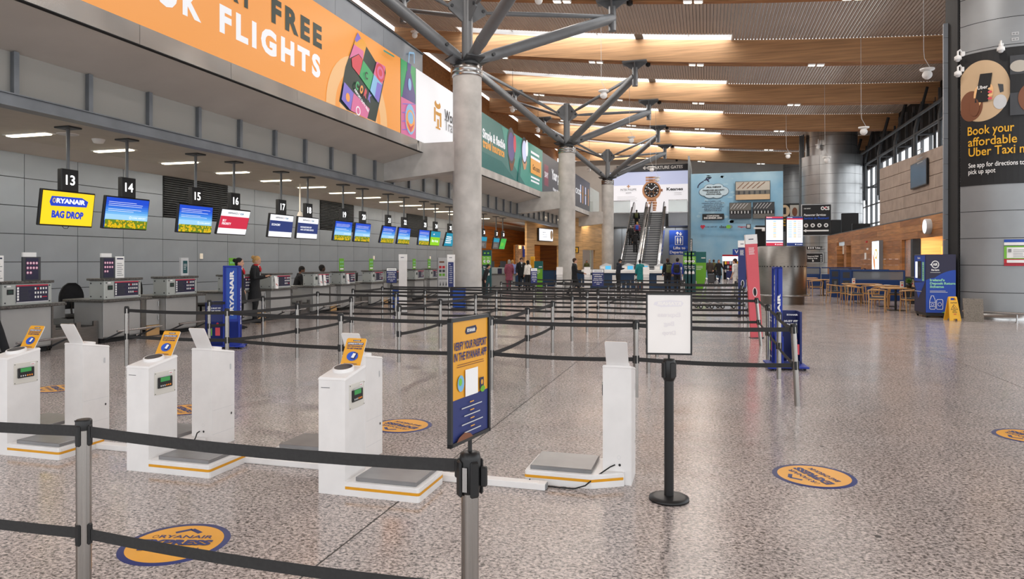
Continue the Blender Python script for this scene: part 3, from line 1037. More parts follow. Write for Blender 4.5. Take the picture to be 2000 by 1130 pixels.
p.poly([(ym - 0.2, 6.25), (ym + 0.1, 5.9), (ym + 0.4, 6.25), (ym + 0.1, 6.1)], 'ad_red')
p.obj('artwork', t)
t, p = advert('advert_screen', 'white advert with a gold emblem half hidden behind the concrete column', yW, yT, 'ad_white')
g0, g1 = cp((1385, 900))[0], cp((1442, 900))[0]
gw = g1[0] - g0[0]
zt, zl = cp((1412, 785))[0][1], cp((1412, 1005))[0][1]
H_ = zt - zl
gx = g0[0]
p.disc(gx + gw / 2, zt - H_ * 0.14, gw * 0.42, H_ * 0.14, 'brass')
p.disc(gx + gw / 2, zt - H_ * 0.03, gw * 0.22, H_ * 0.09, 'ad_white')
p.rect(gx, zl + H_ * 0.22, gw * 0.22, H_ * 0.5, 'brass')
p.rect(gx + gw * 0.78, zl + H_ * 0.12, gw * 0.22, H_ * 0.5, 'brass')
p.rect(gx + gw * 0.22, zl + H_ * 0.48, gw * 0.56, H_ * 0.12, 'brass')
p.rect(gx + gw * 0.4, zl + H_ * 0.05, gw * 0.24, H_ * 0.3, 'brass')
p.rect(gx + gw * 0.2, zl, gw * 0.62, H_ * 0.06, 'brass')
a = cp((1465, 925))[0]
p.text('World', a[0], a[1] - 0.05, 0.42, 'black', w=1.35, bold=0.03)
a = cp((1465, 985))[0]
p.text('Travel', a[0], a[1] - 0.12, 0.42, 'grey', w=1.45, bold=0.015)
p.obj('artwork', t)

# teal insurance advert
def c7(x, y):
    return ap(930 + x / 6.648, 210 + y / 6.648)


t, p = advert('advert_screen', 'teal underwater travel insurance advert with two swimmers behind the near column', yT, yD, 'ad_teal')
p.poly([c7(330, 240), c7(860, 560), c7(855, 1090), c7(640, 1010), c7(400, 600)], 'ad_sea')
p.poly([c7(62, 560), c7(330, 700), c7(520, 960), c7(62, 760)], 'deepsea')
p.text('Simple & flexible', c7(80, 380)[0], c7(80, 385)[1], 0.42, 'ad_white', w=c7(372, 530)[0] - c7(80, 380)[0], bold=0.035)
p.text('travel insurance', c7(82, 500)[0], c7(82, 510)[1], 0.42, 'ad_amber', w=c7(362, 650)[0] - c7(82, 500)[0], bold=0.035)
for x, y, s_ in ((450, 520, 1.0), (618, 580, 0.8)):
    a = c7(x, y)
    p.poly([(a[0] - 0.55 * s_, a[1] - 0.5), (a[0] - 0.1, a[1] + 0.2), (a[0] + 0.7 * s_, a[1] - 0.5), (a[0] + 0.3, a[1] - 1.1 * s_), (a[0] - 0.1, a[1] - 1.2 * s_)], 'ad_gold' if s_ < 1 else 'brown')
    p.disc(a[0], a[1] + 0.1, 0.75 * s_, 0.9 * s_, 'steel_dark')
    p.disc(a[0], a[1] + 0.05, 0.6 * s_, 0.72 * s_, 'ad_lilac' if s_ < 1 else 'ad_plum')
    p.disc(a[0] + 0.65 * s_, a[1] + 0.3, 0.25, 0.45, 'ad_pale' if s_ < 1 else 'ad_red')
p.line([c7(575, 650), c7(560, 760), c7(540, 960)], 0.35, 'deepsea')
a, b_ = c7(698, 800), c7(836, 860)
p.rect(a[0], c7(765, 850)[1] - 0.12, b_[0] - a[0], 0.95, 'ad_amber')
p.text('Get a quote', (a[0] + b_[0]) / 2, c7(765, 820)[1] - 0.02, 0.3, 'black', 'c', w=1.7, bold=0.02)
p.lines(c7(698, 600)[0], c7(765, 690)[1], 2.6, 0.55, 2, 'ad_white', seed=3)
p.lines(c7(698, 920)[0], c7(765, 985)[1], 2.7, 0.42, 2, 'ad_white', seed=4)
p.obj('artwork', t)
t, p = advert('advert_screen', 'dark grey advert with a maroon block beside the middle column', yD, yP, 'ad_grey')
a, b_ = c7(884, 700), c7(936, 820)
p.rect(a[0], 6.25, b_[0] - a[0], 1.3, 'ad_maroon')
p.text('DAVY', (a[0] + b_[0]) / 2, 6.75, 0.35, 'ad_white', 'c', w=(b_[0] - a[0]) * 0.86, bold=0.02)
a = c7(978, 870)
p.text('Your p', a[0], 6.85, 0.65, 'ad_white', w=c7(1070, 900)[0] - a[0], bold=0.04)
p.text('Not simply', c7(995, 990)[0], 6.15, 0.2, 'ad_white', w=2.6, bold=0.02)
p.obj('artwork', t)
t, p = advert('advert_screen', 'black advert with a row of pale pens past the middle column', yP, yG, 'ad_grey')
for i, x in enumerate((1350, 1378, 1412, 1448)):
    a = c7(x, 1000)
    p.rect(a[0], 6.2, 0.35, 1.4, 'ad_gold' if i % 2 else 'ad_lilac')
    p.rect(a[0], 6.9, 0.35, 0.12, 'brass')
a = c7(1285, 1020)
p.text('CROSS', a[0], 6.75, 0.4, 'ad_white', w=2.2, bold=0.02)
p.obj('artwork', t)
B().box(XA - 0.03, XA, yG + 0.05, 63.4, 5.76, 7.9, 'glass_green').obj('window_21', kind='structure')

# ================================================================== HANGING DESK NUMBERS AND SCREENS
NW = {12: 'twelve', 13: 'thirteen', 14: 'fourteen', 15: 'fifteen', 16: 'sixteen', 17: 'seventeen', 18: 'eighteen', 19: 'nineteen', 20: 'twenty', 21: 'twenty-one', 22: 'twenty-two', 23: 'twenty-three', 24: 'twenty-four', 25: 'twenty-five', 26: 'twenty-six', 27: 'twenty-seven', 28: 'twenty-eight'}
XS_, ZC = -12.8, 4.42
SIGN_PX = [133, 248, 382, 457, 549, 601, 670, 708, 758, 789, 828, 850, 878, 944, 969, 982]
KIND = {13: 'bag', 16: 'sky', 17: 'eco', 18: 'drop', 24: 'lime', 25: 'teal', 26: 'pale', 27: 'pale', 28: 'green'}
SHOW = {'bag': 'a yellow BAG DROP page', 'sky': 'a red SKY PRIORITY page', 'eco': 'a navy ECONOMY page', 'drop': 'a navy baggage drop-off page', 'lime': 'a teal and lime page',
        'teal': 'a blue-green page', 'pale': 'a dim grey page', 'green': 'a green page', 'sun': 'a sunflower field'}
for k, c_ in enumerate(('#1b55d0', '#2a6ad8', '#3b80dd', '#4f97e2', '#6cb0e8', '#9accf0')):
    mat('sky_step_%d' % k, c_, 0.4, 0, 0.95)
pole_cache = {}
for i, px in enumerate(SIGN_PX):
    num = 13 + i
    y = onX(px, 400, XS_).y
    kind = KIND.get(num, 'sun')
    t = T('hanging_desk_sign', 'hanging number box reading %s and screen showing %s' % (NW[num], SHOW[kind]), 'sign', (XS_, y, ZC), group='numbered screens over the check-in desks')
    if 'pole' not in pole_cache:
        pole_cache['pole'] = B().cyl((0, 0, -0.9), (0, 0, 0), 0.035, 'steel_paint', 12).mesh('pole')
        pole_cache['plate'] = B().box(-0.2, 0.2, -0.16, 0.16, -0.035, 0, 'steel_dark', 0.01).mesh('ceiling_plate')
        pole_cache['box'] = B().box(-0.06, 0.06, -0.2, 0.2, -1.34, -0.88, 'black_plastic', 0.01).mesh('number_box')
        pole_cache['scr'] = B().box(-0.07, 0.0, -0.63, 0.63, -0.37, 0.37, 'black_plastic', 0.012).box(-0.16, -0.07, -0.2, 0.2, -0.15, 0.2, 'black_plastic').mesh('screen')
    link('pole', pole_cache['pole'], t)
    link('ceiling_plate', pole_cache['plate'], t)
    nb = link('number_box', pole_cache['box'], t)
    q = P(frame((0.063, -0.2, -1.34), (0, 1, 0), (0, 0, 1)))
    q.text(str(num), 0.2, 0.135, 0.2, 'glow_white', 'c', bold=0.015)
    q.obj('number', nb)
    tilt = 0.13 + 0.02 * math.sin(i * 2.3) + (0.12 if num in (16, 21, 25, 28) else 0)
    sc_ = link('screen', pole_cache['scr'], t, (0, 0, -1.70), (0, tilt, 0))
    q = P(frame((0.003, -0.6, -0.34), (0, 1, 0), (0, 0, 1)))
    W, Hh = 1.2, 0.68
    if kind == 'bag':
        q.rect(0, 0, W, Hh, 'screen_yellow')
        q.poly([(0.16, 0.46), (0.2, 0.58), (0.9, 0.59), (1.06, 0.52), (1.03, 0.4), (0.2, 0.38)], 'screen_ryblue')
        q.text('RYANAIR', 0.31, 0.445, 0.1, 'screen_white', w=0.68, bold=0.05)
        q.ring(0.26, 0.495, 0.035, 0.05, 0.012, 'screen_yellow')
        q.text('BAG DROP', 0.6, 0.14, 0.15, 'screen_ryblue', 'c', w=0.74, bold=0.06)
    elif kind == 'sun':
        q.rect(0, 0, W, Hh, 'screen_blue')
        for k in range(6):
            q.rect(0, 0.16, W, 0.40 - 0.05 * k, 'sky_step_%d' % k)
        q.lines(0.06, 0.5, 1.05, 0.12, 3, 'screen_white', 0.2, seed=num)
        q.lines(0.06, 0.38, 0.95, 0.08, 2, 'screen_white', 0.2, seed=num + 40)
        q.ring(0.69, 0.25, 0.032, 0.032, 0.01, 'screen_white')
        q.text('CORK AIRPORT', 0.74, 0.23, 0.035, 'screen_white', w=0.4)
        q.rect(0, 0, W, 0.19, 'screen_leaf')
        rnd = random.Random(num)
        q.up()
        for k in range(70):
            yy = rnd.uniform(0.01, 0.18)
            r_ = 0.035 - yy * 0.1
            q.disc(min(max(rnd.uniform(0, W), r_), W - r_), max(yy, r_), r_, r_, 'screen_flower', n=6, same=True)
        q.up()
        for k in range(40):
            q.disc(rnd.uniform(0.03, W - 0.03), rnd.uniform(0.02, 0.15), 0.009, 0.009, 'brown', n=5, same=True)
    elif kind in ('sky', 'eco', 'drop'):
        q.rect(0, 0, W, Hh, 'screen_white')
        q.rect(0, 0.16, W, 0.34, 'screen_red' if kind == 'sky' else 'screen_navy')
        q.text('AIRFRANCE', 0.26, 0.57, 0.05, 'navy', w=0.4)
        q.line([(0.69, 0.565), (0.73, 0.62)], 0.015, 'red')
        q.text('KLM', 0.78, 0.565, 0.055, 'lblue', w=0.14, bold=0.04)
        for k, s_ in enumerate({'sky': ('SKY', 'PRIORITY'), 'eco': ('ECONOMY',), 'drop': ('BAGGAGE DROP-OFF', 'AND CUSTOMER SERVICE')}[kind]):
            q.text(s_, 0.1 if kind != 'drop' else 0.16, 0.34 - 0.085 * k, 0.065 if kind != 'drop' else 0.05, 'screen_white', bold=0.03)
    elif kind == 'lime':
        q.rect(0, 0, W, Hh, 'screen_lime'); q.rect(0, 0.4, W, 0.28, 'screen_teal'); q.text('aer', 0.3, 0.5, 0.1, 'screen_white'); q.text('Bag drop', 0.2, 0.16, 0.12, 'screen_white', w=0.8)
    elif kind == 'teal':
        q.rect(0, 0, W, Hh, 'screen_teal'); q.lines(0.1, 0.15, 0.9, 0.4, 4, 'screen_white', 0.5, seed=3)
    elif kind == 'green':
        q.rect(0, 0, W, Hh, 'screen_green'); q.lines(0.2, 0.2, 0.7, 0.25, 3, 'screen_lime', 0.4, seed=3)
    else:
        q.rect(0, 0, W, Hh, 'grey'); q.rect(0, 0.42, W, 0.24, 'screen_teal'); q.lines(0.15, 0.12, 0.8, 0.2, 3, 'lgrey', 0.5, seed=num)
    q.obj('display', sc_)
    if kind == 'bag':
        B().tube([(0, -0.1, -0.36), (0, -0.05, -0.41), (0, 0.03, -0.41), (0, 0.06, -0.36)], 0.006, 'black_rubber', 6).obj('loose_cable', sc_)

# strip lights under the mezzanine, and other bits on that ceiling
for k in range(16):
    t = T('strip_light', 'recessed linear strip light in the low ceiling, %s from the front' % ORD[k], 'light', (-14.3, 9.4 + 2.25 * k, 4.42), group='strip lights over the desks')
    B().box(-0.62, 0.62, -0.12, 0.12, -0.02, 0.0, 'white').obj('frame', t)
    B().box(-0.56, 0.56, -0.085, 0.085, -0.045, -0.02, 'strip_glow', 0.01).obj('diffuser', t)
B().lathe([(0.0, -0.1), (0.1, -0.09), (0.13, -0.03), (0.14, 0)], 'white', 16).obj('smoke_detector', loc=(-13.4, 12.6, 4.42))
o = bpy.data.objects['smoke_detector.006'] if 'smoke_detector.006' in bpy.data.objects else None
for o in C.objects:
    if o.name.startswith('smoke_detector') and 'label' not in o:
        o['label'], o['category'] = 'white round smoke detector on the low ceiling behind sign fourteen', 'detector'
o = B().lathe([(0.2, -0.012), (0.16, -0.016), (0, -0.014)], 'lgrey', 20).lathe([(0.2, -0.012), (0.22, 0)], 'white', 20).obj('ceiling_speaker', loc=(-13.5, 11.9, 4.42))
o['label'], o['category'] = 'flat round speaker set in the low ceiling behind sign fourteen', 'speaker'
t = T('dome_camera', 'white dome camera on a long drop pole beside number eighteen', 'camera', (-14.2, onX(586, 400, -14.2).y, 4.42))
B().cyl((0, 0, -1.0), (0, 0, 0), 0.03, 'cream', 10).obj('pole', t)
B().lathe([(0.03, -1.0), (0.06, -1.02), (0.13, -1.2), (0.14, -1.27), (0, -1.28)], 'cream', 16).obj('housing', t)
B().ball((0, 0, -1.28), 0.11, 0.11, 0.1, 'black_plastic').obj('dome', t)

# ================================================================== CHECK-IN DESKS
DY = [8.85, 10.9, 12.55, 14.65, 16.35, 18.45, 20.1, 22.2, 23.85, 26.0, 27.6, 29.8, 31.4, 33.5, 35.1]
XD = -11.45


def poster(q, a, b, w, h, small=False):
    q.rect(a, b, w, h, 'dknavy')
    q.rect(a, b + h * 0.93, w, h * 0.07, 'crimson')
    q.rect(a, b, w, h * 0.06, 'lgrey')
    for k in range(5):
        q.rect(a + w * 0.02, b + h * (0.14 + 0.155 * k), w * 0.06, h * 0.12, 'white', same=k > 0)
    q.lines(a + w * 0.11, b + h * 0.15, w * 0.35, h * 0.72, 10, 'dgrey', 0.35, seed=2)
    for r in range(3):
        for c in range(5):
            if r == 2 and c > 2:
                continue
            q.rect(a + w * (0.56 + 0.085 * c), b + h * (0.72 - 0.24 * r), w * 0.045, h * 0.12, 'red' if (r, c) == (0, 1) else 'white', same=True)
    q.rect(a + w * 0.8, b + h * 0.27, w * 0.15, h * 0.05, 'crimson', same=True)


def make_desk(label, y, extra):
    t = T('check_in_desk', label, 'desk', (XD, y, 0), group='check-in desks')
    B().box(-0.75, -0.06, 0, 0.95, 0.1, 0.82, 'desk_panel').obj('body', t)
    B().box(-0.7, -0.12, 0.03, 0.92, 0, 0.1, 'dark_void').obj('plinth', t)
    fp = B().box(-0.055, -0.03, 0.005, 0.935, 0.12, 0.815, 'desk_panel', 0.006).obj('front_panel', t)
    for yy in (0.06, 0.88):
        for zz in (0.25, 0.72):
            pass
    B().box(-0.045, -0.015, 0.935, 0.965, 0.05, 0.82, 'stainless_brushed').obj('edge_trim', t)
    B().box(-1.0, 0.03, -0.05, 1.2, 0.82, 0.87, 'granite_top', 0.008).obj('worktop', t)
    bx = B().box(-0.38, 0.0, 0, 0.92, 0.87, 1.245, 'desk_box', 0.01).obj('box', t)
    B().box(-0.42, 0.03, -0.03, 0.95, 1.245, 1.29, 'granite_top', 0.008).obj('box_top', t)
    sb = B()
    for xx in (-0.33, -0.08):
        for zz in (0.93, 1.19):
            sb.cyl((xx, -0.006, zz), (xx, 0.001, zz), 0.016, 'steel_dark', 8)
    for yy in (0.05, 0.87):
        for zz in (0.92, 1.2):
            sb.cyl((0.0, yy, zz), (0.006, yy, zz), 0.013, 'steel_dark', 8)
    sb.obj('bolt', bx)
    q = P(frame((0.004, 0, 0.87), (0, 1, 0), (0, 0, 1)), 0.0015)
    q.rect(0.08, 0.19, 0.12, 0.09, 'black')
    q.rect(0.1, 0.21, 0.08, 0.05, 'dkgreen')
    q.rect(0.08, 0.32, 0.07, 0.025, 'white')
    poster(q, 0.24, 0.04, 0.6, 0.31)
    q.obj('notice', bx)
    ft = B().tube([(0.34, -0.02, 0.26), (0.34, 1.12, 0.26)], 0.022, 'chrome', 10)
    for yy in (0.1, 0.95):
        ft.bar((-0.1, yy, 0.06), (0.34, yy, 0.245), 0.02, 0.03, 'steel_dark')
    ft.obj('foot_rail', t)
    return t


def counter_board(label, x, y, z, style, group=None):
    t = T('counter_board', label, 'notice', (x, y, z), group=group)
    if style == 'navy':
        B().box(-0.02, 0.02, -0.17, 0.17, 0, 0.42, 'dgrey', 0.004).obj('frame', t)
        q = P(frame((0.022, -0.17, 0), (0, 1, 0), (0, 0, 1)))
        q.rect(0.05, 0.02, 0.24, 0.38, 'dknavy')
        for r in range(3):
            for c in range(4):
                if r == 2 and c > 1: continue
                q.disc(0.085 + 0.057 * c, 0.31 - 0.085 * r, 0.023, 0.025, 'pink', n=10, same=(r + c) > 0)
        q.up()
        for r in range(3):
            for c in range(4):
                if r == 2 and c > 1: continue
                q.disc(0.085 + 0.057 * c, 0.31 - 0.085 * r, 0.014, 0.016, 'white', n=8, same=True)
        q.obj('notice', t)
        B().box(-0.06, -0.025, -0.13, 0.12, 0.2, 0.5, 'white').obj('paper', t)
    elif style == 'white':
        B().box(-0.01, 0.01, -0.11, 0.11, 0, 0.44, 'white', 0.003).obj('board', t)
        q = P(frame((0.012, -0.11, 0), (0, 1, 0), (0, 0, 1)))
        q.rect(0.03, 0.38, 0.16, 0.025, 'navy')
        q.lines(0.03, 0.05, 0.16, 0.28, 7, 'grey', 0.3, seed=8)
        q.obj('notice', t)
    elif style == 'grey':
        B().box(-0.05, 0.02, -0.12, 0.12, 0, 0.42, 'lgrey', 0.01).obj('frame', t)
        q = P(frame((0.022, -0.12, 0), (0, 1, 0), (0, 0, 1)))
        q.rect(0.05, 0.06, 0.14, 0.29, 'teal2'); q.lines(0.07, 0.15, 0.1, 0.15, 4, 'white', 0.3, seed=2)
        q.obj('notice', t)
    else:
        B().box(-0.012, 0.0, -0.15, 0.15, 0, 0.42, 'green', 0.003).obj('board', t)
        q = P(frame((0.002, -0.15, 0), (0, 1, 0), (0, 0, 1)))
        for r in range(2):
            for c in range(3):
                q.disc(0.07 + 0.08 * c, 0.3 - 0.12 * r, 0.025, 0.03, 'mint', n=8, same=(r + c) > 0)
        q.rect(0.04, 0.05, 0.22, 0.05, 'white')
        q.obj('notice', t)
    return t


for i, y in enumerate(DY):
    lab = 'granite-topped check-in desk %s' % ('nearest the camera, left of number thirteen' if i == 0 else 'under hanging number %s' % NW[12 + i])
    if i == 0:
        d0_ = make_desk(lab, y, None)
    else:
        dup(d0_, (XD, y, 0), None, lab)
NUM = lambda i: 'the desk nearest the camera' if i == 0 else 'desk %s' % NW[12 + i]
counter_board('white printed notice at the left edge of the frame, on the nearest desk', XD - 0.02, 8.78, 1.29, 'white')
counter_board('navy notice board with ten round symbols on the nearest desk', XD - 0.12, DY[0] + 0.62, 1.29, 'navy')
counter_board('navy notice board with ten round symbols on desk thirteen', XD - 0.12, DY[1] + 0.2, 1.29, 'navy')
counter_board('narrow white notice beside the navy board on desk thirteen', XD - 0.1, DY[1] + 0.47, 1.29, 'white')
counter_board('grey framed teal notice on desk fourteen', XD - 0.2, DY[2] + 0.75, 1.29, 'grey')
for i, st_ in ((3, 'green'), (6, 'green'), (7, 'green'), (9, 'green'), (10, 'green')):
    counter_board('green notice board standing on desk %s' % NW[12 + i], XD - 0.2, DY[i] + 0.35, 1.29, st_)
for i, y_ in ((4, 0.1), (5, 0.28), (6, 0.3), (5, 0.5)):
    o = B().prism([(0, 0), (0.05, 0), (0.012, 0.33), (0, 0.33)], 0, 0.13, 'white', 'y').obj('leaflet_holder', loc=(XD + 0.005, DY[i] + y_, 0.87))
    q = P(frame((0.02, 0.0, 0.18), (0, 1, 0), (0, 0, 1)))
    o['label'], o['category'] = 'white leaflet holder with a red stroke %s desk %s' % ({0.1: 'on the front of', 0.28: 'left on', 0.3: 'in front of', 0.5: 'right on'}[y_], NW[12 + i]), 'leaflets'
    q = P(frame((0.0535, 0.0, 0.0), (0, 1, 0), (-0.11, 0, 1)))
    q.line([(0.02, 0.13), (0.06, 0.12), (0.1, 0.08)], 0.02, 'red')
    q.obj('print', o)

# baggage conveyors between the desks of a pair, swing gates between the pairs
for i in range(0, 13):
    y0, y1 = DY[i] + 1.0, DY[i + 1] - 0.03
    if i % 2 == 0:
        t = T('bag_conveyor', 'stainless baggage weighing conveyor between %s and desk %s' % (NUM(i), NW[13 + i]), 'conveyor', (XD, y0, 0), group='bag conveyors between the desks')
        L_ = y1 - y0
        for a, b in ((0, L_ / 2 - 0.02), (L_ / 2 + 0.02, L_)):
            B().box(-0.16, -0.12, a, b, 0.0, 0.36, 'stainless_brushed').box(-0.16, -0.12, a, a + 0.1, 0.36, 0.46, 'stainless_brushed').box(-0.16, -0.12, b - 0.1, b, 0.36, 0.46, 'stainless_brushed').obj('front_plate', t)
            B().box(-1.6, -0.17, a + 0.05, b - 0.05, 0.3, 0.37, 'black_rubber').obj('belt', t)
            B().box(-0.98, -0.95, a, b, 0.5, 0.82, 'desk_panel').obj('back_plate', t)
        B().box(-1.6, -0.95, 0, L_, 0.0, 0.29, 'steel_dark').obj('bed', t)
        B().box(-2.6, -0.99, 0, L_, 0.72, 0.76, 'wood_light').obj('shelf', t)
    else:
        t = T('staff_gate', 'grey swing gate for staff between desk %s and desk %s' % (NW[12 + i], NW[13 + i]), 'gate', (XD - 0.15, y0 + 0.2, 0), group='staff gates between the desks')
        L_ = y1 - y0 - 0.2
        B().box(-0.03, 0, 0.02, L_ - 0.04, 0.25, 0.8, 'desk_panel').obj('panel', t)
        B().box(-0.02, 0.01, 0.02, L_ - 0.04, 0.02, 0.24, 'wood_light').obj('lower_panel', t)
        for zz in (0.4, 0.7):
            B().cyl((0.012, L_ - 0.07, zz - 0.05), (0.012, L_ - 0.07, zz + 0.05), 0.014, 'stainless', 8).obj('hinge', t)


def office_chair(label, x, y, rz):
    t = T('office_chair', label, 'chair', (x, y, 0), rz, group='black office chairs behind the desks')
    bk = B()
    V, Fc = [], []
    n = 8
    for j in range(n + 1):
        v = j / n
        w_ = 0.23 * (1 - 0.55 * max(0, v - 0.45) ** 2 / 0.3)
        for k in range(7):
            u = -1 + 2 * k / 6
            V.append((u * w_ * (1 if v < 0.98 else 0.7), -0.22 - 0.05 * (1 - u * u) + 0.03 * v, 0.62 + 0.55 * v))
    m = len(V)
    V += [(a, b - 0.06, c) for a, b, c in V]
    for j in range(n):
        for k in range(6):
            o_ = j * 7 + k
            Fc += [(o_, o_ + 1, o_ + 8, o_ + 7), (m + o_ + 7, m + o_ + 8, m + o_ + 1, m + o_)]
    ed = [j * 7 for j in range(n + 1)] + [n * 7 + k for k in range(1, 7)] + [j * 7 + 6 for j in range(n - 1, -1, -1)] + [k for k in range(5, 0, -1)]
    for a, b in zip(ed, ed[1:] + ed[:1]):
        Fc.append((a, m + a, m + b, b))
    bk.add(V, Fc, 'black_cloth', True)
    bk.obj('backrest', t)
    B().box(-0.24, 0.24, -0.22, 0.24, 0.44, 0.52, 'black_cloth', 0.04).obj('seat', t)
    B().cyl((0, 0, 0.08), (0, 0, 0.45), 0.03, 'black_plastic', 10).bar((0, -0.2, 0.45), (0, -0.27, 0.75), 0.06, 0.02, 'black_plastic').obj('gas_post', t)
    for k in range(5):
        g = 2 * PI * k / 5
        B().bar((0, 0, 0.1), (0.28 * math.cos(g), 0.28 * math.sin(g), 0.07), 0.04, 0.03, 'black_plastic').ball((0.28 * math.cos(g), 0.28 * math.sin(g), 0.03), 0.03, 0.03, 0.03, 'black_rubber', 8, 6).obj('castor_leg', t)
    return t


for k, (px, X, rz, lb) in enumerate(((147, -12.75, -2.0, 'to the left of desk thirteen'), (288, -12.9, -1.2, 'to the right of desk thirteen'), (392, -12.9, -1.0, 'to the right of desk fourteen'), (709, -12.9, -1.1, 'near desk eighteen'))):
    office_chair('black office chair behind the counter %s' % lb, X, onX(px, 560, X).y, rz)
# little fittings on the panel wall
for px, py in ((393, 500), (730, 503), (840, 503)):
    p_ = onX(px, py, -15.99)
    o = B().box(-0.01, 0.04, -0.06, 0.06, -0.09, 0.09, 'cream', 0.01).obj('wall_box', loc=(-16, p_.y, p_.z))
    o['label'], o['category'] = 'small cream box on the panel wall near %s' % {393: 'the standing staff', 730: 'desk nineteen', 840: 'desk twenty-two'}[px], 'wall box'
# ================================================================== QUEUE BARRIERS
_p = B().cyl((0, 0, 0), (0, 0, 0.9), 0.031, 'post_steel', 18).mesh('post')
_c = B().lathe([(0.033, 0.895), (0.034, 0.92), (0.03, 0.93), (0, 0.932)], 'black_plastic', 18).mesh('top_cap')


def _head(z):
    b = B()
    for k in range(4):
        g = k * PI / 2
        b.X = Matrix.Rotation(g, 4, 'Z')
        b.box(0.026, 0.04, -0.015, 0.015, z - 0.045, z + 0.05, 'black_plastic', 0.004)
    b.X = None
    return b.mesh('belt_head')


_hu, _hl = _head(0.865), _head(0.455)


def strap(dx, dy, z, sag, m='belt_web', hgt=0.05, r=0.036, tilt=0.0):
    L_ = math.hypot(dx, dy)
    ux, uy = dx / L_, dy / L_
    b = B()
    n = 8
    V = []
    for i in range(n + 1):
        f = i / n
        a = r + (L_ - 2 * r) * f
        zz = z - sag * 4 * f * (1 - f)
        for s in (-1, 1):
            for q in (-1, 1):
                V.append((ux * a - uy * 0.0012 * s, uy * a + ux * 0.0012 * s, zz + q * hgt / 2 + tilt * f))
    Fc = []
    for i in range(n):
        o = 4 * i
        Fc += [(o, o + 4, o + 5, o + 1), (o + 2, o + 3, o + 7, o + 6), (o + 1, o + 5, o + 7, o + 3), (o, o + 2, o + 6, o + 4)]
    b.add(V, Fc, m)
    return b


def stanchion(x, y, label, belts=(), lean=None, group='steel belt posts of the check-in queue'):
    t = T('belt_stanchion', label, 'stanchion', (x, y, 0), group=group)
    link('post', _p, t)
    link('top_cap', _c, t)
    link('belt_head', _hu, t)
    link('belt_head', _hl, t)
    for (x2, y2) in belts:
        for z in (0.865, 0.455):
            strap(x2 - x, y2 - y, z, 0.012 + 0.01 * ((x * 7 + z * 3) % 1)).obj('belt', t)
    if lean:
        t.rotation_euler = lean
    return t


PX = {'a': -8.65, 'b': -6.68, 'c': -4.8, 'd': -2.65, 'e': -0.82, 'f': 0.97}
ROWS = [8.4, 10.25, 12.05, 14.1, 15.75, 17.4, 19.3, 20.9, 22.3, 23.6, 25.1, 27.2]
ADJ = {('b', 0): (-6.9, 8.75), ('a', 0): (-8.75, 8.75), ('a', 1): (-8.7, 10.55), ('b', 2): (-6.8, 12.3), ('c', 4): (-4.9, 15.95), ('d', 3): (-2.65, 13.9), ('a', 6): (-8.9, 18.5)}


def pp(c, r):
    return ADJ.get((c, r), (PX[c], ROWS[r]))


HAVE = ['abcdef', 'abcdef', 'abcdef', 'abcdf', 'abcdf', 'abdf', 'acdf', 'bcdf', 'bcdf', 'bcdef', 'bcdef', 'bcde']
BEL = {}
for r, cs in enumerate(HAVE):
    for i, c in enumerate(cs):
        BEL[c, r] = []
for r in (0, 3, 4, 5, 6, 8, 9, 11):
    cs = HAVE[r]
    for i in range(len(cs) - 1):
        BEL[cs[i], r].append((cs[i + 1], r))
for c, r0, r1 in (('a', 1, 3), ('b', 0, 2), ('c', 1, 4), ('d', 0, 2), ('e', 1, 2), ('f', 0, 3), ('a', 4, 5), ('d', 6, 8)):
    for r in range(r0, r1):
        if (c, r) in BEL and (c, r + 1) in BEL:
            BEL[c, r].append((c, r + 1))
RN = ['first', 'second', 'third', 'fourth', 'fifth', 'sixth', 'seventh', 'eighth', 'ninth', 'tenth', 'eleventh', 'twelfth']
for r, cs in enumerate(HAVE):
    for i, c in enumerate(cs):
        x, y = pp(c, r)
        lean = {('f', 3): (0, -0.09, 0), ('f', 0): (0.0, -0.045, 0)}.get((c, r))
        if lean:
            x += math.tan(-lean[1]) * 0.45
        end = ' at the walkway end' if c == 'f' else (' at the desk end' if i == 0 else '')
        stanchion(x, y, 'steel belt post, %s from the left in the %s queue row%s' % (ORD[i], RN[r], end), [pp(*q) for q in BEL[c, r]], lean)

# foreground barrier with two belts
fg = [(-4.56, 2.47), (-2.71, 2.47), (-0.86, 2.46)]
t = T('belt_stanchion', 'large steel belt post close to the camera, cropped by the bottom edge', 'stanchion', (*fg[1], 0), group='barrier in front of the bag drop scales')
B().cyl((0, 0, 0), (0, 0, 0.9), 0.0315, 'post_steel', 28).obj('post', t)
B().lathe([(0.033, 0.885), (0.034, 0.9), (0.034, 0.925), (0.03, 0.932), (0.02, 0.933), (0, 0.931)], 'black_plastic', 28).obj('top_cap', t)


def slots(z):
    b = B()
    for k in range(4):
        b.X = Matrix.Rotation(k * PI / 2 + 0.08, 4, 'Z')
        b.box(0.026, 0.040, -0.013, 0.013, z - 0.05, z + 0.045, 'black_plastic', 0.006)
    b.X = None
    return b


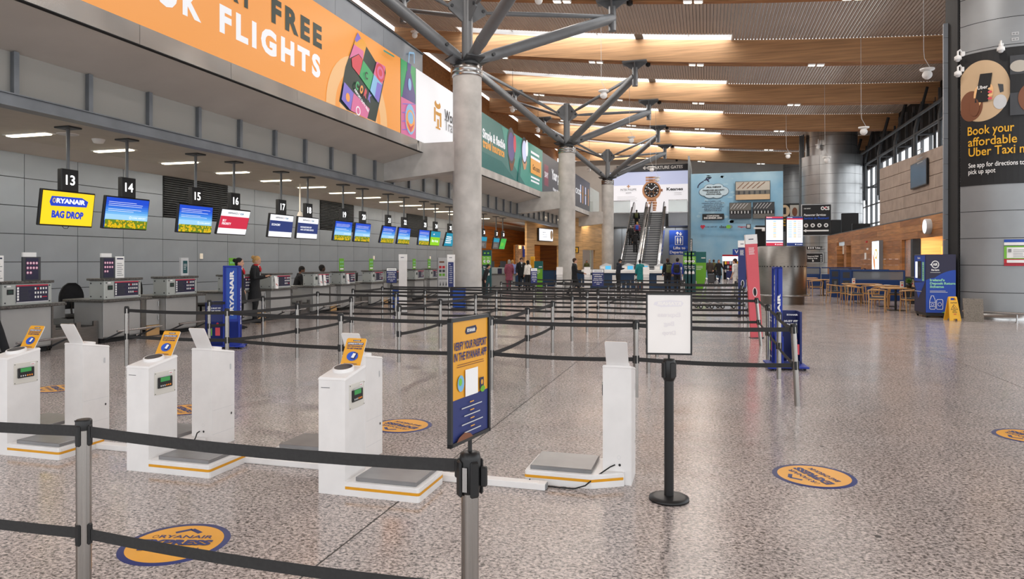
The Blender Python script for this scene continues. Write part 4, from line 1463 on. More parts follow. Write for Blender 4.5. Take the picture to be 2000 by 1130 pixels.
slots(0.865).obj('belt_head', t)
slots(0.42).obj('belt_head', t)
for z, dz in ((0.877, -0.004), (0.415, -0.01)):
    strap(fg[2][0] - fg[1][0], fg[2][1] - fg[1][1], z, 0.02, tilt=dz, hgt=0.049, r=0.04).obj('belt', t)
for z, dz in ((0.877, 0.004), (0.415, 0.02)):
    strap(fg[0][0] - fg[1][0], fg[0][1] - fg[1][1], z, 0.02, tilt=dz, hgt=0.049, r=0.04).obj('belt', t)
t = T('belt_stanchion', 'large steel belt post with a bulky black head under the orange passport sign', 'stanchion', (*fg[2], 0), group='barrier in front of the bag drop scales')
B().cyl((0, 0, 0), (0, 0, 0.8), 0.0335, 'post_steel', 28).obj('post', t)
b = B().lathe([(0.036, 0.775), (0.041, 0.80), (0.041, 0.905), (0.036, 0.925), (0.02, 0.93), (0, 0.93)], 'black_plastic', 28)
for k in range(4):
    b.X = Matrix.Rotation(k * PI / 2 + 0.75, 4, 'Z')
    b.box(0.035, 0.05, -0.018, 0.018, 0.765, 0.9, 'black_plastic', 0.006)
b.X = Matrix.Rotation(0.12, 4, 'Z')
b.box(0.04, 0.066, -0.012, 0.012, 0.8, 0.875, 'black_plastic', 0.005)
b.X = Matrix.Rotation(PI, 4, 'Z')
b.box(0.04, 0.056, -0.02, 0.02, 0.83, 0.9, 'black_plastic', 0.005)
b.X = None
b.obj('head', t)
B().box(-0.012, 0.006, -0.052, -0.0505, 0.79, 0.88, 'stainless').obj('latch', t)

# ---- orange passport sign on that post
sx, sy = fg[2]
U = Vector((0.054, 0.285, 0)).normalized()
t = T('sign_holder', 'tilted black framed orange and purple VERIFY YOUR PASSPORT sign on the post', 'sign', (sx, sy, 0.93))
W, Hh = 0.30, 0.465
fr = frame(-U * (W / 2) + Vector((0, 0, 0.045)), U, (0, 0, 1))
b = B()
for (a0, a1, b0, b1) in ((0, 0.014, 0, Hh), (W - 0.014, W, 0, Hh), (0, W, 0, 0.014), (0, W, Hh - 0.014, Hh)):
    V = [fr(a, bb, c) for c in (-0.008, 0.008) for bb in (b0, b1) for a in (a0, a1)]
    b.add(V, [(0, 2, 3, 1), (4, 5, 7, 6), (0, 1, 5, 4), (2, 6, 7, 3), (0, 4, 6, 2), (1, 3, 7, 5)], 'black_plastic')
b.add([fr(0.01, 0.01, -0.004), fr(W - 0.01, 0.01, -0.004), fr(W - 0.01, Hh - 0.01, -0.004), fr(0.01, Hh - 0.01, -0.004)], [(0, 1, 2, 3)], 'white')
b.obj('frame', t)
B().cyl((0, 0, -0.005), (0, 0, 0.05), 0.008, 'black_plastic', 10).obj('stem', t)
p = P(fr, 0.0006)
p.k = 1
p.rect(0.014, 0.014, W - 0.028, Hh - 0.028, 'amber_floor')
p.poly([(0.014, 0.014), (W - 0.014, 0.014), (W - 0.014, 0.17), (0.014, 0.165)], 'dkblue2')
p.poly([(0.11, 0.408), (0.12, 0.425), (0.19, 0.428), (0.2, 0.415), (0.19, 0.4), (0.12, 0.398)], 'navy')
p.text('RYANAIR', 0.155, 0.406, 0.013, 'white', 'c', w=0.06, bold=0.04)
p.text('VERIFY YOUR PASSPORT', 0.15, 0.345, 0.03, 'dkblue2', 'c', w=0.245, bold=0.025, shear=0.12)
p.text('IN THE RYANAIR APP', 0.15, 0.306, 0.03, 'dkblue2', 'c', w=0.245, bold=0.025, shear=0.12)
p.lines(0.04, 0.282, 0.22, 0.016, 2, 'brown', 0.3, 'c', seed=5)
p.disc(0.075, 0.222, 0.024, 0.03, 'lblue')
p.disc(0.07, 0.228, 0.012, 0.014, 'lime')
p.rect(0.105, 0.168, 0.095, 0.1, 'white')
p.rect(0.215, 0.178, 0.03, 0.045, 'navy')
p.disc(0.23, 0.205, 0.008, 0.01, 'brass')
p.disc(0.235, 0.178, 0.018, 0.012, 'green')
for k in range(4):
    p.rect(0.135, 0.142 - 0.03 * k, 0.03, 0.004, 'brass')
    p.lines(0.07, 0.127 - 0.03 * k, 0.16, 0.01, 1, 'lgrey', 0.4, 'c', seed=k)
p.poly([(0.03, 0.0145), (0.05, 0.03), (0.09, 0.04), (0.13, 0.03), (0.15, 0.0145)], 'brown')
p.obj('poster', t)

# ---- black stand with the back of a paper notice
bx_, by_ = -0.25, 4.87
t = T('sign_stand', 'black pole stand on a round base holding a blank-backed white notice', 'sign', (bx_, by_, 0))
B().lathe([(0, 0.035), (0.03, 0.034), (0.1, 0.028), (0.135, 0.018), (0.137, 0.0), (0, 0)], 'black_plastic', 36).obj('base', t)
B().cyl((0, 0, 0.02), (0, 0, 0.86), 0.0325, 'black_plastic', 24).obj('pole', t)
b = B().lathe([(0.034, 0.82), (0.044, 0.84), (0.044, 0.955), (0.036, 0.972), (0, 0.975)], 'black_plastic', 24)
for k in range(4):
    b.X = Matrix.Rotation(k * PI / 2 + 0.7, 4, 'Z')
    b.box(0.036, 0.052, -0.02, 0.02, 0.84, 0.95, 'black_plastic', 0.006)
b.X = None
b.obj('head', t)
B().cyl((0, 0, 0.97), (0, 0, 1.01), 0.008, 'black_plastic', 8).obj('stem', t)
W, Hh = 0.312, 0.425
fb = T('x', 'x', 'x')
fb.name = 'notice_frame'
for k in ('label', 'category'):
    del fb[k]
fb.parent = t
fb.rotation_euler = (0, 0, 0.14)
b = B()
for (a0, a1, b0, b1) in ((0, 0.011, 0, Hh), (W - 0.011, W, 0, Hh), (0, W, 0, 0.012), (0, W, Hh - 0.012, Hh)):
    b.box(a0 - W / 2, a1 - W / 2, -0.008, 0.008, 0.998 + b0, 0.998 + b1, 'black_plastic', 0.002)
b.obj('border', fb)
b = B().box(-W / 2 + 0.008, W / 2 - 0.008, -0.002, 0.002, 1.006, 0.99 + Hh, 'frosted').obj('paper', fb)
p = P(frame((-W / 2, -0.0025, 0.998), (1, 0, 0), (0, 0, 1)), 0.0004)
mat('ghost_blue', '#e6e1e4', 0.7, var=0)
mat('ghost_text', '#e9e3e3', 0.7, var=0)
p.poly([(0.05, 0.345), (0.06, 0.365), (0.16, 0.378), (0.24, 0.372), (0.255, 0.355), (0.24, 0.335), (0.1, 0.33)], 'ghost_blue')
p.text('RYANAIR', W / 2, 0.342, 0.024, 'frosted', 'c', w=-0.165, bold=0.05)
for s_, y_, ww in (('Express', 0.262, -0.155), ('Bag', 0.2, -0.07), ('Drop', 0.138, -0.09)):
    p.text(s_, W / 2, y_, 0.03, 'ghost_text', 'c', w=ww, bold=0.04)
p.obj('show_through', fb)

# ================================================================== BAG DROP SCALES
def scale_unit(label, x, y, rz, front, cable=True):
    t = T('bag_scale', label, 'bag scale', (x, y, 0), rz, group='white self-service bag scales')
    pl = B().prism([(0, 0), (0.3, 0), (0.3, 0.86), (0, 0.806)], 0, 0.21, 'kiosk_white', 'x').obj('pillar', t)
    lid = B()
    o = 0.004
    lid.add([(-o, -o, 0.807), (0.21 + o, -o, 0.807), (0.21 + o, 0.3 + o, 0.861), (-o, 0.3 + o, 0.861), (0.004, 0.004, 0.823), (0.206, 0.004, 0.823), (0.206, 0.296, 0.876), (0.004, 0.296, 0.876)],
            [(3, 2, 1, 0), (4, 5, 6, 7), (0, 1, 5, 4), (1, 2, 6, 5), (2, 3, 7, 6), (3, 0, 4, 7)], 'kiosk_white')
    lid.add([(0.03, 0.03, 0.828), (0.18, 0.03, 0.828), (0.18, 0.075, 0.836), (0.03, 0.075, 0.836), (0.02, 0.02, 0.824), (0.19, 0.02, 0.824), (0.19, 0.085, 0.836), (0.02, 0.085, 0.836)],
            [(0, 1, 2, 3), (4, 5, 1, 0), (5, 6, 2, 1), (6, 7, 3, 2), (7, 4, 0, 3)], 'kiosk_white')
    lid.obj('lid', t)
    sn = B()
    sn.X = Matrix.Translation((0.105, 0.165, 0.852)) @ Matrix.Rotation(math.atan(0.18), 4, 'X')
    sn.lathe([(0.078, 0), (0.078, 0.02), (0.074, 0.024), (0.066, 0.024)], 'kiosk_white', 32)
    sn.obj('scanner', t)
    sn = B()
    sn.X = Matrix.Translation((0.105, 0.165, 0.852)) @ Matrix.Rotation(math.atan(0.18), 4, 'X')
    sn.lathe([(0.066, 0.0235), (0, 0.0235)], 'black_plastic', 32).lathe([(0.05, 0.0238), (0, 0.0238)], 'screen_navy' if False else 'dgrey', 28)
    sn.obj('scanner_glass', t)
    # tilted card
    cw, ch, tl = 0.165, 0.22, math.radians(29)
    M_ = Matrix.Translation((0.105, 0.262, 0.866)) @ Matrix.Rotation(-tl, 4, 'X')
    b = B(M_)
    pts = []
    for (cx, cz) in ((-1, 0), (1, 0), (1, 1), (-1, 1)):
        if cz == 0:
            pts.append((cx * cw / 2, 0))
        else:
            for k in range(5):
                g = (0 if cx > 0 else PI / 2) + k * PI / 8
                pts.append((cx * (cw / 2 - 0.014) + 0.014 * math.cos(g), ch - 0.014 + 0.014 * math.sin(g)))
    b.prism(pts, -0.003, 0.003, 'kiosk_white', 'y')
    b.X = M_
    b.box(-0.085, 0.085, -0.006, 0.02, -0.015, 0.006, 'kiosk_white', 0.003)
    cdn = b.obj('card', t)
    fc_ = frame((-cw / 2, -0.0035, 0), (1, 0, 0), (0, 0, 1))
    p = P(lambda a, b, c=0.0: fc_(a * 1.435, b * 1.07, c), 0.0005)
    p.X = M_
    p.poly([((x_ + cw / 2) / 1.435, z_ / 1.07) for x_, z_ in pts], 'amber_floor')
    p.rect(0.04, 0.182, 0.045, 0.011, 'navy'); p.text('RYANAIR', 0.0625, 0.1845, 0.006, 'white', 'c', w=0.036)
    p.rect(0.012, 0.155, 0.092, 0.018, 'dkblue2'); p.text('EXPRESS BAG DROP', 0.058, 0.159, 0.010, 'white', 'c', w=0.084, bold=0.03)
    p.text('OPEN THE RYANAIR APP', 0.058, 0.14, 0.009, 'dkblue2', 'c', w=0.092, bold=0.04)
    p.text('TO GET STARTED', 0.058, 0.122, 0.012, 'dkblue2', 'c', w=0.088, bold=0.04)
    p.disc(0.058, 0.07, 0.032, 0.034, 'bluemid')
    p.poly([(0.05, 0.05), (0.075, 0.045), (0.085, 0.095), (0.062, 0.1)], 'dkblue2')
    p.poly([(0.052, 0.06), (0.068, 0.057), (0.076, 0.09), (0.06, 0.093)], 'white')
    p.rect(0.02, 0.012, 0.075, 0.004, 'dkblue2')
    p.obj('card_print', cdn)
    # scale display on the side towards the plate
    dpn = B().box(0.21, 0.214, 0.055, 0.275, 0.585, 0.765, 'kiosk_beige', 0.002).obj('display_plate', t)
    B().box(0.214, 0.226, 0.085, 0.235, 0.635, 0.72, 'black_plastic', 0.004).obj('display', dpn)
    p = P(frame((0.2262, 0.055, 0.585), (0, 1, 0), (0, 0, 1)), 0.0005)
    p.rect(0.05, 0.1, 0.1, 0.034, 'lcd_green')
    for k in range(6):
        p.disc(0.055 + 0.02 * k, 0.068, 0.006, 0.007, 'amber_led' if k > 2 else 'lgrey', n=10, same=k > 0)
    p.rect(0.04, 0.138, 0.12, 0.008, 'lgrey')
    p.obj('readout', dpn)
    p = P(frame((0.2145, 0.055, 0.585), (0, 1, 0), (0, 0, 1)), 0.0005)
    p.rect(0.15, 0.15, 0.045, 0.02, 'white'); p.rect(0.155, 0.155, 0.03, 0.004, 'red')
    for cy_ in (0.008, 0.212):
        for cz_ in (0.01, 0.17):
            p.disc(cy_, cz_, 0.004, 0.004, 'dgrey', n=8)
    p.obj('plate_print', dpn)
    p = P(frame((0, -0.0008, 0), (1, 0, 0), (0, 0, 1)), 0.0004)
    p.rect(0.02, 0.748, 0.07, 0.004, 'dgrey')
    p.obj('slot', t)
    # back door seams and cable hole on the other faces
    p = P(frame((0.21, 0.3008, 0), (-1, 0, 0), (0, 0, 1)), 0.0005)
    p.ring(0.12, 0.2, 0.013, 0.014, 0.0015, 'lgrey')
    p.disc(0.125, 0.145, 0.009, 0.01, 'black')
    p.obj('cable_hole', t)
    p = P(frame((-0.0008, 0.3, 0), (0, -1, 0), (0, 0, 1)), 0.0005)
    p.line([(0.01, 0.33), (0.29, 0.33)], 0.002, 'lgrey'); p.line([(0.01, 0.12), (0.29, 0.12)], 0.002, 'lgrey')
    p.rect(0.235, 0.66, 0.018, 0.05, 'lgrey'); p.disc(0.255, 0.26, 0.009, 0.011, 'black')
    p.obj('door_seam', t)
    po = [(0.21, 0.0), (0.752, 0.0), (0.765, 0.005), (0.77, 0.018), (0.77, 0.432), (0.765, 0.445), (0.752, 0.45), (0.27, 0.45), (0.05, 0.325), (0.05, 0.301), (0.21, 0.301)]
    bs = B().prism(po, 0, 0.09, 'kiosk_white')
    inn = [((x_ - 0.45) * 0.985 + 0.45, (y_ - 0.2) * 0.985 + 0.2) if (x_ > 0.21 or y_ > 0.31) else (x_, y_) for x_, y_ in po]
    bs.prism(inn, 0.09, 0.098, 'kiosk_white')
    bs.obj('base', t)
    off = [(0.211, -0.0015), (0.753, -0.0015), (0.7665, 0.004), (0.7715, 0.017), (0.7715, 0.433), (0.7665, 0.4465), (0.753, 0.4515), (0.27, 0.4515), (0.055, 0.329)]
    st = B()
    for (x0, y0), (x1, y1) in zip(off[:-1], off[1:]):
        st.quad((x0, y0, 0.046), (x1, y1, 0.046), (x1, y1, 0.066), (x0, y0, 0.066), 'stripe_amber')
    st.obj('amber_stripe', t)
    B().box(0.275, 0.735, 0.03, 0.415, 0.098, 0.128, 'scale_plate', 0.003).obj('scale_plate', t)
    return t


PIT = 0.3
scale_unit('white bag scale with an amber card, leftmost, partly cut by the frame edge', -5.91, 4.45, 0, True)
scale_unit('white bag scale with an amber card, middle of the three facing the camera', -4.39, 4.39, 0, True)
scale_unit('white bag scale with an amber card, nearest the passport sign', -2.65, 4.33, 0, True)
for x, lb in ((-5.60, 'leftmost of those turned away, seen from behind'), (-4.17, 'turned away, second from the left, showing its blank card back'), (-2.68, 'turned away, mostly hidden behind the one beside the passport sign'), (-0.53, 'turned away, standing alone beside the black sign stand')):
    scale_unit('white bag scale %s' % lb, x, 5.39, PI, False)
tk = T('cable_trunking', 'white cable trunking on the floor running between the bag scales', 'trunking', (0, 0, 0))
for a, b_ in ((-5.9, -4.3), (-4.29, -2.62), (-2.61, -1.11)):
    B().box(a, b_ - 0.004, 4.805, 4.89, 0, 0.048, 'kiosk_white', 0.004).obj('length', tk)
B().box(-1.115, -1.108, 4.815, 4.88, 0.005, 0.042, 'grey').obj('open_end', tk)
B().box(-1.32, -1.17, 4.82, 4.87, 0.048, 0.0495, 'frosted').obj('socket_plate', tk)
ca = B().tube([(-0.65, 5.085, 0.145), (-0.68, 5.06, 0.135), (-0.76, 4.98, 0.09), (-0.84, 4.91, 0.03), (-0.92, 4.89, 0.007), (-1.05, 4.895, 0.006), (-1.2, 4.9, 0.006), (-1.26, 4.9, 0.03), (-1.24, 4.87, 0.055)], 0.005, 'black_rubber', 8).obj('power_cable')
ca['label'], ca['category'] = 'thin black cable from the lone bag scale to the trunking end', 'cable'
ca = B().tube([(-4.295, 5.085, 0.145), (-4.29, 5.05, 0.14), (-4.28, 5.02, 0.11), (-4.27, 4.96, 0.05), (-4.27, 4.93, 0.006), (-4.28, 4.9, 0.006)], 0.005, 'black_rubber', 8).obj('power_cable')
ca['label'], ca['category'] = 'short black cable hanging from the back of the second turned-away scale', 'cable'


# ================================================================== FLOOR STICKERS
def sticker(label, x, y, ang, txt=True):
    t = T('floor_sticker', label, 'sticker', (x, y, 0), ang, group='round amber express bag check-in floor stickers')
    b = B().lathe([(0.30, 0.0005), (0.298, 0.0022), (0, 0.0022)], 'dkblue2', 48).obj('disc', t)
    p = P(frame((0, 0, 0.0024), (1, 0, 0), (0, 1, 0)), 0.0004)
    p.disc(0, 0, 0.262, 0.262, 'amber_floor', n=40)
    p.line([(-0.075, 0.15), (0, 0.205), (0.075, 0.15)], 0.03, 'dkblue2')
    p.ring(-0.165, 0.09, 0.017, 0.022, 0.005, 'brown')
    p.text('RYANAIR', 0.02, 0.07, 0.042, 'dkblue2', 'c', w=0.32, bold=0.02)
    p.text('EXPRESS', 0, -0.03, 0.075, 'dkblue2', 'c', w=0.42, bold=0.06)
    p.text('BAG CHECK-IN', 0, -0.11, 0.045, 'dkblue2', 'c', w=0.34, bold=0.03)
    p.obj('print', t)


sticker('amber floor sticker under the foreground belts, arrow pointing away', -2.98, 3.33, 0.25)
sticker('amber floor sticker alone on the open floor of the walkway', 0.79, 5.70, 2.05)
sticker('amber floor sticker behind the scale nearest the passport sign', -2.93, 6.32, PI - 0.35)
sticker('amber floor sticker partly hidden between the middle bag scales', -5.55, 6.35, PI - 0.5)
sticker('dark-edged amber floor sticker behind the leftmost bag scales', -8.05, 6.95, PI - 0.5)
s_ = fl(2012, 852)
sticker('amber floor sticker cut off by the edge of the frame', s_.x, s_.y, 2.0)
for k, (px, py, r_) in enumerate(((1715, 1047, 0.02), (1605, 871, 0.02), (1895, 805, 0.022), (905, 821, 0.02))):
    q = fl(px, py)
    o = B().lathe([(r_, 0), (r_ * 0.9, 0.002), (r_ * 0.5, 0.001), (0, 0.001)], 'tile_floor_joint', 16).obj('floor_stud', loc=q)
    o['label'], o['category'] = 'small dark socket in the floor, %s' % ('closest to the camera', 'past the lone sticker', 'far out in the walkway', 'behind the passport sign')[k], 'floor socket'

# ================================================================== BAG SIZERS AND TOTEMS
def sizer(label, x, y, rz):
    t = T('bag_sizer', label, 'bag sizer', (x, y, 0), rz)
    B().box(0, 0.31, 0, 0.03, 0.1, 1.54, 'ryblue').box(0, 0.03, -0.02, 0.085, 0.08, 1.55, 'ryblue', 0.004).box(0.28, 0.31, -0.02, 0.085, 0.08, 1.55, 'ryblue', 0.004).box(0, 0.31, -0.02, 0.085, 1.52, 1.55, 'ryblue', 0.004).obj('tower', t)
    p = P(frame((0.03, -0.001, 0.1), (1, 0, 0), (0, 0, 1)), 0.001)
    p.rect(0.03, 0.45, 0.19, 0.96, 'boxblue')
    p.text('RYANAIR', 0.165, 0.58, 0.075, 'white', w=0.78, bold=0.05, rot=PI / 2)
    p.poly([(0.1, 0.52), (0.16, 0.51), (0.13, 0.57)], 'lgrey')
    p.obj('print', t)
    p = P(frame((0.311, 0.0, 0.1), (0, 1, 0), (0, 0, 1)), 0.001)
    p.text('RYANAIR', 0.055, 0.35, 0.042, 'white', w=0.7, bold=0.05, rot=PI / 2)
    p.obj('edge_print', t)
    B().box(-0.33, 0.0, 0.0, 0.03, 0.06, 0.86, 'dkblue2').box(-0.33, -0.30, 0.0, 0.42, 0.06, 0.86, 'dkblue2').box(-0.33, 0.0, 0.39, 0.42, 0.06, 0.86, 'dkblue2').box(-0.33, 0.0, 0.0, 0.42, 0.06, 0.1, 'dkblue2').box(-0.33, 0.31, 0, 0.1, 0.06, 0.5, 'ryblue').obj('sizer_bin', t)
    p = P(frame((-0.33, -0.002, 0.0), (1, 0, 0), (0, 0, 1)), 0.001)
    p.text('BAGS MUST FIT', 0.04, 0.74, 0.026, 'white', w=0.25, bold=0.04)
    p.text('IN THE SIZER', 0.04, 0.69, 0.026, 'white', w=0.25, bold=0.04)
    p.disc(0.09, 0.46, 0.022, 0.024, 'green', n=14); p.disc(0.23, 0.46, 0.022, 0.024, 'red', n=14, same=True)
    p.rect(0.055, 0.24, 0.075, 0.14, 'lime'); p.rect(0.19, 0.24, 0.085, 0.15, 'coral', same=True)
    p.text('RYANAIR', 0.09, 0.14, 0.025, 'white', w=0.17, bold=0.04)
    p.obj('bin_print', t)
    p = P(frame((0.002, 0.0, 0.0), (0, 1, 0), (0, 0, 1)), 0.001)
    p.text('RYANAIR', 0.2, 0.8, 0.025, 'white', w=0.16, bold=0.04)
    p.text('MUST FIT', 0.16, 0.7, 0.03, 'white', w=0.2, bold=0.04)
    p.text('IN THE', 0.2, 0.65, 0.03, 'white', w=0.15, bold=0.04)
    p.disc(0.33, 0.42, 0.024, 0.026, 'red', n=14)
    p.rect(0.28, 0.2, 0.1, 0.16, 'coral')
    p.text('RYANAIR', 0.2, 0.1, 0.025, 'white', w=0.16, bold=0.04)
    p.obj('bin_print', t)
    B().box(-0.34, 0.34, -0.1, 0.46, 0.035, 0.06, 'ryblue', 0.004).box(0.25, 0.42, -0.14, 0.0, 0.03, 0.055, 'ryblue', 0.01).obj('foot', t)
    for xx in (-0.28, 0.3):
        for yy in (-0.05, 0.4):
            B().cyl((xx - 0.012, yy, 0.02), (xx + 0.012, yy, 0.02), 0.02, 'black_rubber', 10).obj('castor', t)
    return t


sizer('blue cabin bag sizer with upright lettering beside the two standing staff', -8.72, 10.95, 0.35)
sizer('blue cabin bag sizer seen edge-on at the walkway end of the queue', 0.99, 11.35, -1.5)


def totem(label, x, y, rz, hgt, wd, body, lean=0.0, cap='white', side=None, oval=True, navy=False):
    t = T('totem_sign', label, 'sign', (x, y, 0), rot=(0, lean, rz), group=None)
    B().box(-wd / 2, wd / 2, -0.06, 0.06, 0.02, hgt - 0.2, body).obj('body', t)
    B().box(-wd / 2 - 0.004, wd / 2 + 0.004, -0.064, 0.064, hgt - 0.2, hgt, cap).obj('top_panel', t)
    p = P(frame((-wd / 2, -0.0645, 0), (1, 0, 0), (0, 0, 1)), 0.001)
    p.lines(0.06, hgt - 0.11, wd - 0.1, 0.03, 1, 'navy', 0.6, seed=1)
    if navy:
        p.rect(0.03, 0.45, wd - 0.06, hgt - 0.7, 'dkblue2')
        p.lines(0.06, 0.9, wd - 0.12, hgt - 1.25, 9, 'lgrey', 0.3, 'c', seed=9)
        p.text('sky', 0.06, hgt - 0.34, 0.03, 'white')
    elif body != 'kiosk_white':
        p.lines(0.05, hgt - 0.42, wd - 0.09, 0.16, 6, 'white', 0.4, seed=4)
    p.obj('print', t)
    if oval:
        p = P(frame((-wd / 2, -0.061, 0), (1, 0, 0), (0, 0, 1)), 0.001)
        p.ring(wd * 0.55, 0.98, 0.045, 0.1, 0.012, 'white'); p.disc(wd * 0.55, 0.98, 0.03, 0.08, 'black')
        p.obj('grip_hole', t)
    B().box(-wd / 2 - 0.02, wd / 2 + 0.02, -0.1, 0.1, 0, 0.02, 'dgrey').obj('foot', t)
    return t


totem('tall salmon red totem leaning over at the walkway end of the queue', 1.02, 15.5, 0.12, 2.2, 0.235, 'salmon', lean=-0.055)
totem('tall navy totem with a white top standing behind the salmon one', 0.99, 21.0, 0.0, 2.22, 0.22, 'dkblue2')
for px, py, nv, lb in ((787, 610, False, 'plain white totem with a blue box behind it, nearest the desks'), (881, 605, True, 'white totem with a navy printed panel in front of the near column')):
    q = fl(px, py)
    totem(lb, q.x, q.y, 0.25, 1.84, 0.24, 'kiosk_white', oval=False, navy=nv)
    qb = q + Vector((-0.28, 0.12, 0)) if not nv else fl(896, 606)
    t = T('blue_bin_box', 'bright blue sizer box beside the %s totem' % ('plain white' if not nv else 'navy-panelled white'), 'bag sizer', (qb.x, qb.y, 0), 0.25)
    B().box(-0.2, 0.2, 0.0, 0.03, 0.1, 0.75, 'boxblue').box(-0.2, -0.17, 0, 0.35, 0.1, 0.75, 'boxblue').box(0.17, 0.2, 0, 0.35, 0.1, 0.75, 'boxblue').box(-0.2, 0.2, 0.32, 0.35, 0.1, 0.75, 'boxblue').obj('bin', t)
    B().box(-0.25, 0.25, -0.05, 0.4, 0.05, 0.08, 'dgrey').cyl((-0.2, 0, 0.025), (-0.17, 0, 0.025), 0.025, 'black_rubber', 8).cyl((0.17, 0, 0.025), (0.2, 0, 0.025), 0.025, 'black_rubber', 8).obj('foot', t)


def post_sign(label, x, y, rz, lines=True):
    t = T('queue_sign', label, 'sign', (x, y, 0.93), rz)
    B().box(-0.155, 0.155, -0.008, 0.008, 0.05, 0.50, 'black_plastic', 0.003).cyl((0, 0, -0.01), (0, 0, 0.06), 0.01, 'black_plastic', 8).lathe([(0.045, -0.13), (0.045, -0.02), (0.02, 0)], 'black_plastic', 16).obj('frame', t)
    p = P(frame((-0.155, -0.009, 0.05), (1, 0, 0), (0, 0, 1)), 0.001)
    p.rect(0.012, 0.012, 0.286, 0.426, 'dkblue2')
    p.rect(0.012, 0.36, 0.286, 0.078, 'white')
    p.text('AIRFRANCE KLM', 0.155, 0.385, 0.02, 'navy', 'c', w=0.2)
    for k, (s_, h_) in enumerate((('LOOKING TO', 0.03), ('UPGRADE?', 0.03), ('SPECIAL OFFERS', 0.022), ('AVAILABLE TODAY', 0.022), ('JUST ASK OUR', 0.022), ('TEAM!', 0.022))):
        p.text(s_, 0.155, (0.295, 0.245, 0.195, 0.155, 0.1, 0.055)[k], h_, 'white', 'c', bold=0.03)
    p.obj('poster', t)


post_sign('navy upgrade offer sign on the post in front of desk nineteen', -8.9, 18.5, 0.3)
post_sign('navy upgrade offer sign on a post in the middle of the queue', -2.65, 17.4, 0.05)
post_sign('navy sign seen nearly edge-on, on a post left of the walking man', -4.8, 19.3, 1.15)
post_sign('navy sign seen edge-on, behind the white notice stand', -0.82, 23.6, 1.45)
# poster board on legs beside the near column
q = dep(869, 560, 26.2)
t = T('poster_board', 'tall grey notice board with small pictures beside the near column', 'notice board', (q.x, q.y, 0), 0.3)
B().box(-0.26, 0.26, -0.02, 0.02, 0.1, 1.74, 'lgrey', 0.006).box(-0.29, -0.26, -0.03, 0.03, 0, 1.75, 'grey').box(0.26, 0.29, -0.03, 0.03, 0, 1.75, 'grey').box(-0.29, 0.29, -0.2, 0.2, 0, 0.03, 'grey').obj('board', t)
f1_ = frame((-0.26, -0.021, 0.1), (1, 0, 0), (0, 0, 1))
p = P(lambda a, b, c=0.0: f1_(a * 0.79, b * 0.97, c), 0.001)
p.rect(0.06, 1.5, 0.24, 0.06, 'brown')
for r in range(3):
    for c in range(2):
        p.rect(0.05 + 0.16 * c, 1.28 - 0.15 * r, 0.12, 0.1, ('red', 'dgrey', 'green')[r], same=(r + c) > 0)
p.lines(0.38, 0.95, 0.24, 0.5, 9, 'grey', 0.3, seed=6)
p.rect(0.03, 0.86, 0.6, 0.015, 'black')
for k in range(4):
    p.poly([(0.08 + 0.14 * k, 0.6), (0.14 + 0.14 * k, 0.62), (0.11 + 0.14 * k, 0.78)], 'dgrey')
p.obj('print', t)
# ================================================================== RIGHT-HAND SIDE
# big black advert wrapped round the near tower
def tw(c0=0.012):
    def f(a, b, c=0.0):
        g = TA0 + a / TR
        r = TR + c0 + c
        return Vector((TC[0] + r * math.cos(g), TC[1] + r * math.sin(g), b))
    return f


def tpx(px, py):
    """arc length along the tower and height for a photo pixel"""
    r = ray(px, py)
    ox, oy = -TC[0], -TC[1]
    a = r[0] ** 2 + r[1] ** 2
    b = 2 * (r[0] * ox + r[1] * oy)
    c = ox * ox + oy * oy - (TR + 0.012) ** 2
    t = (-b - math.sqrt(max(0, b * b - 4 * a * c))) / (2 * a)
    x, y = r[0] * t - TC[0], r[1] * t - TC[1]
    g = math.atan2(y, x)
    while g < TA0:
        g += 2 * PI
    return (g - TA0) * TR, EYE + r[2] * t


t = T('wrap_advert', 'curved black taxi advert with yellow lettering around the grey panelled tower', 'advert')
z0, z1 = tpx(2000, 357)[1], tpx(1971, 92)[1]
p = P(tw(), 0.004)
p.rect(0.02, z0, 3.4, z1 - z0, 'black', n=24)
a, b = tpx(1879, 176), tpx(1972, 178)
cc = tpx(1920, 177)
rv = (tpx(1930, 116)[1] - tpx(1920, 237)[1]) / 2
rc = b[0] - cc[0] + 0.06
p.disc(cc[0] - 0.04, cc[1], rc, rv, 'sand', n=30, x0=0.03)
p.disc(cc[0] - 0.3, cc[1] - rv * 0.45, 0.3, rv * 0.5, 'brown', n=16, x0=0.04)
q = tpx(1955, 172)
p.poly([(q[0] - 0.07, q[1] + 0.13), (q[0] + 0.05, q[1] + 0.1), (q[0] + 0.06, q[1] - 0.1), (q[0] - 0.02, q[1] - 0.12)], 'dgrey')
q = tpx(1955, 195)
p.disc(q[0] - 0.02, q[1] - 0.05, 0.15, 0.2, 'lgrey', n=12)
q = tpx(1920, 172)
p.disc(q[0] - 0.12, q[1] - 0.22, 0.1, 0.28, 'peach', n=14)
p.disc(q[0] + 0.17, q[1] - 0.12, 0.07, 0.2, 'peach', n=14)
p.disc(q[0] - 0.2, q[1] - 0.5, 0.12, 0.25, 'brown', n=12)
p.poly([(q[0] - 0.19, q[1] - 0.38), (q[0] + 0.12, q[1] - 0.40), (q[0] + 0.22, q[1] + 0.38), (q[0] - 0.06, q[1] + 0.40)], 'black')
p.text('Uber', q[0], q[1] - 0.03, 0.1, 'white', 'c', w=0.24)
for k in range(4):
    p.disc(q[0] + 0.17, q[1] - 0.05 - 0.09 * k, 0.05, 0.035, 'coral' if k % 2 else 'peach', n=8)
q = tpx(1972, 110)
q2 = tpx(1974, 226)
p.rect(q[0], q2[1], 1.2, q[1] - q2[1], 'dgrey', n=10)
p.disc(q[0] + 0.2, q[1] - 0.3, 0.2, 0.16, 'photo2', n=14)
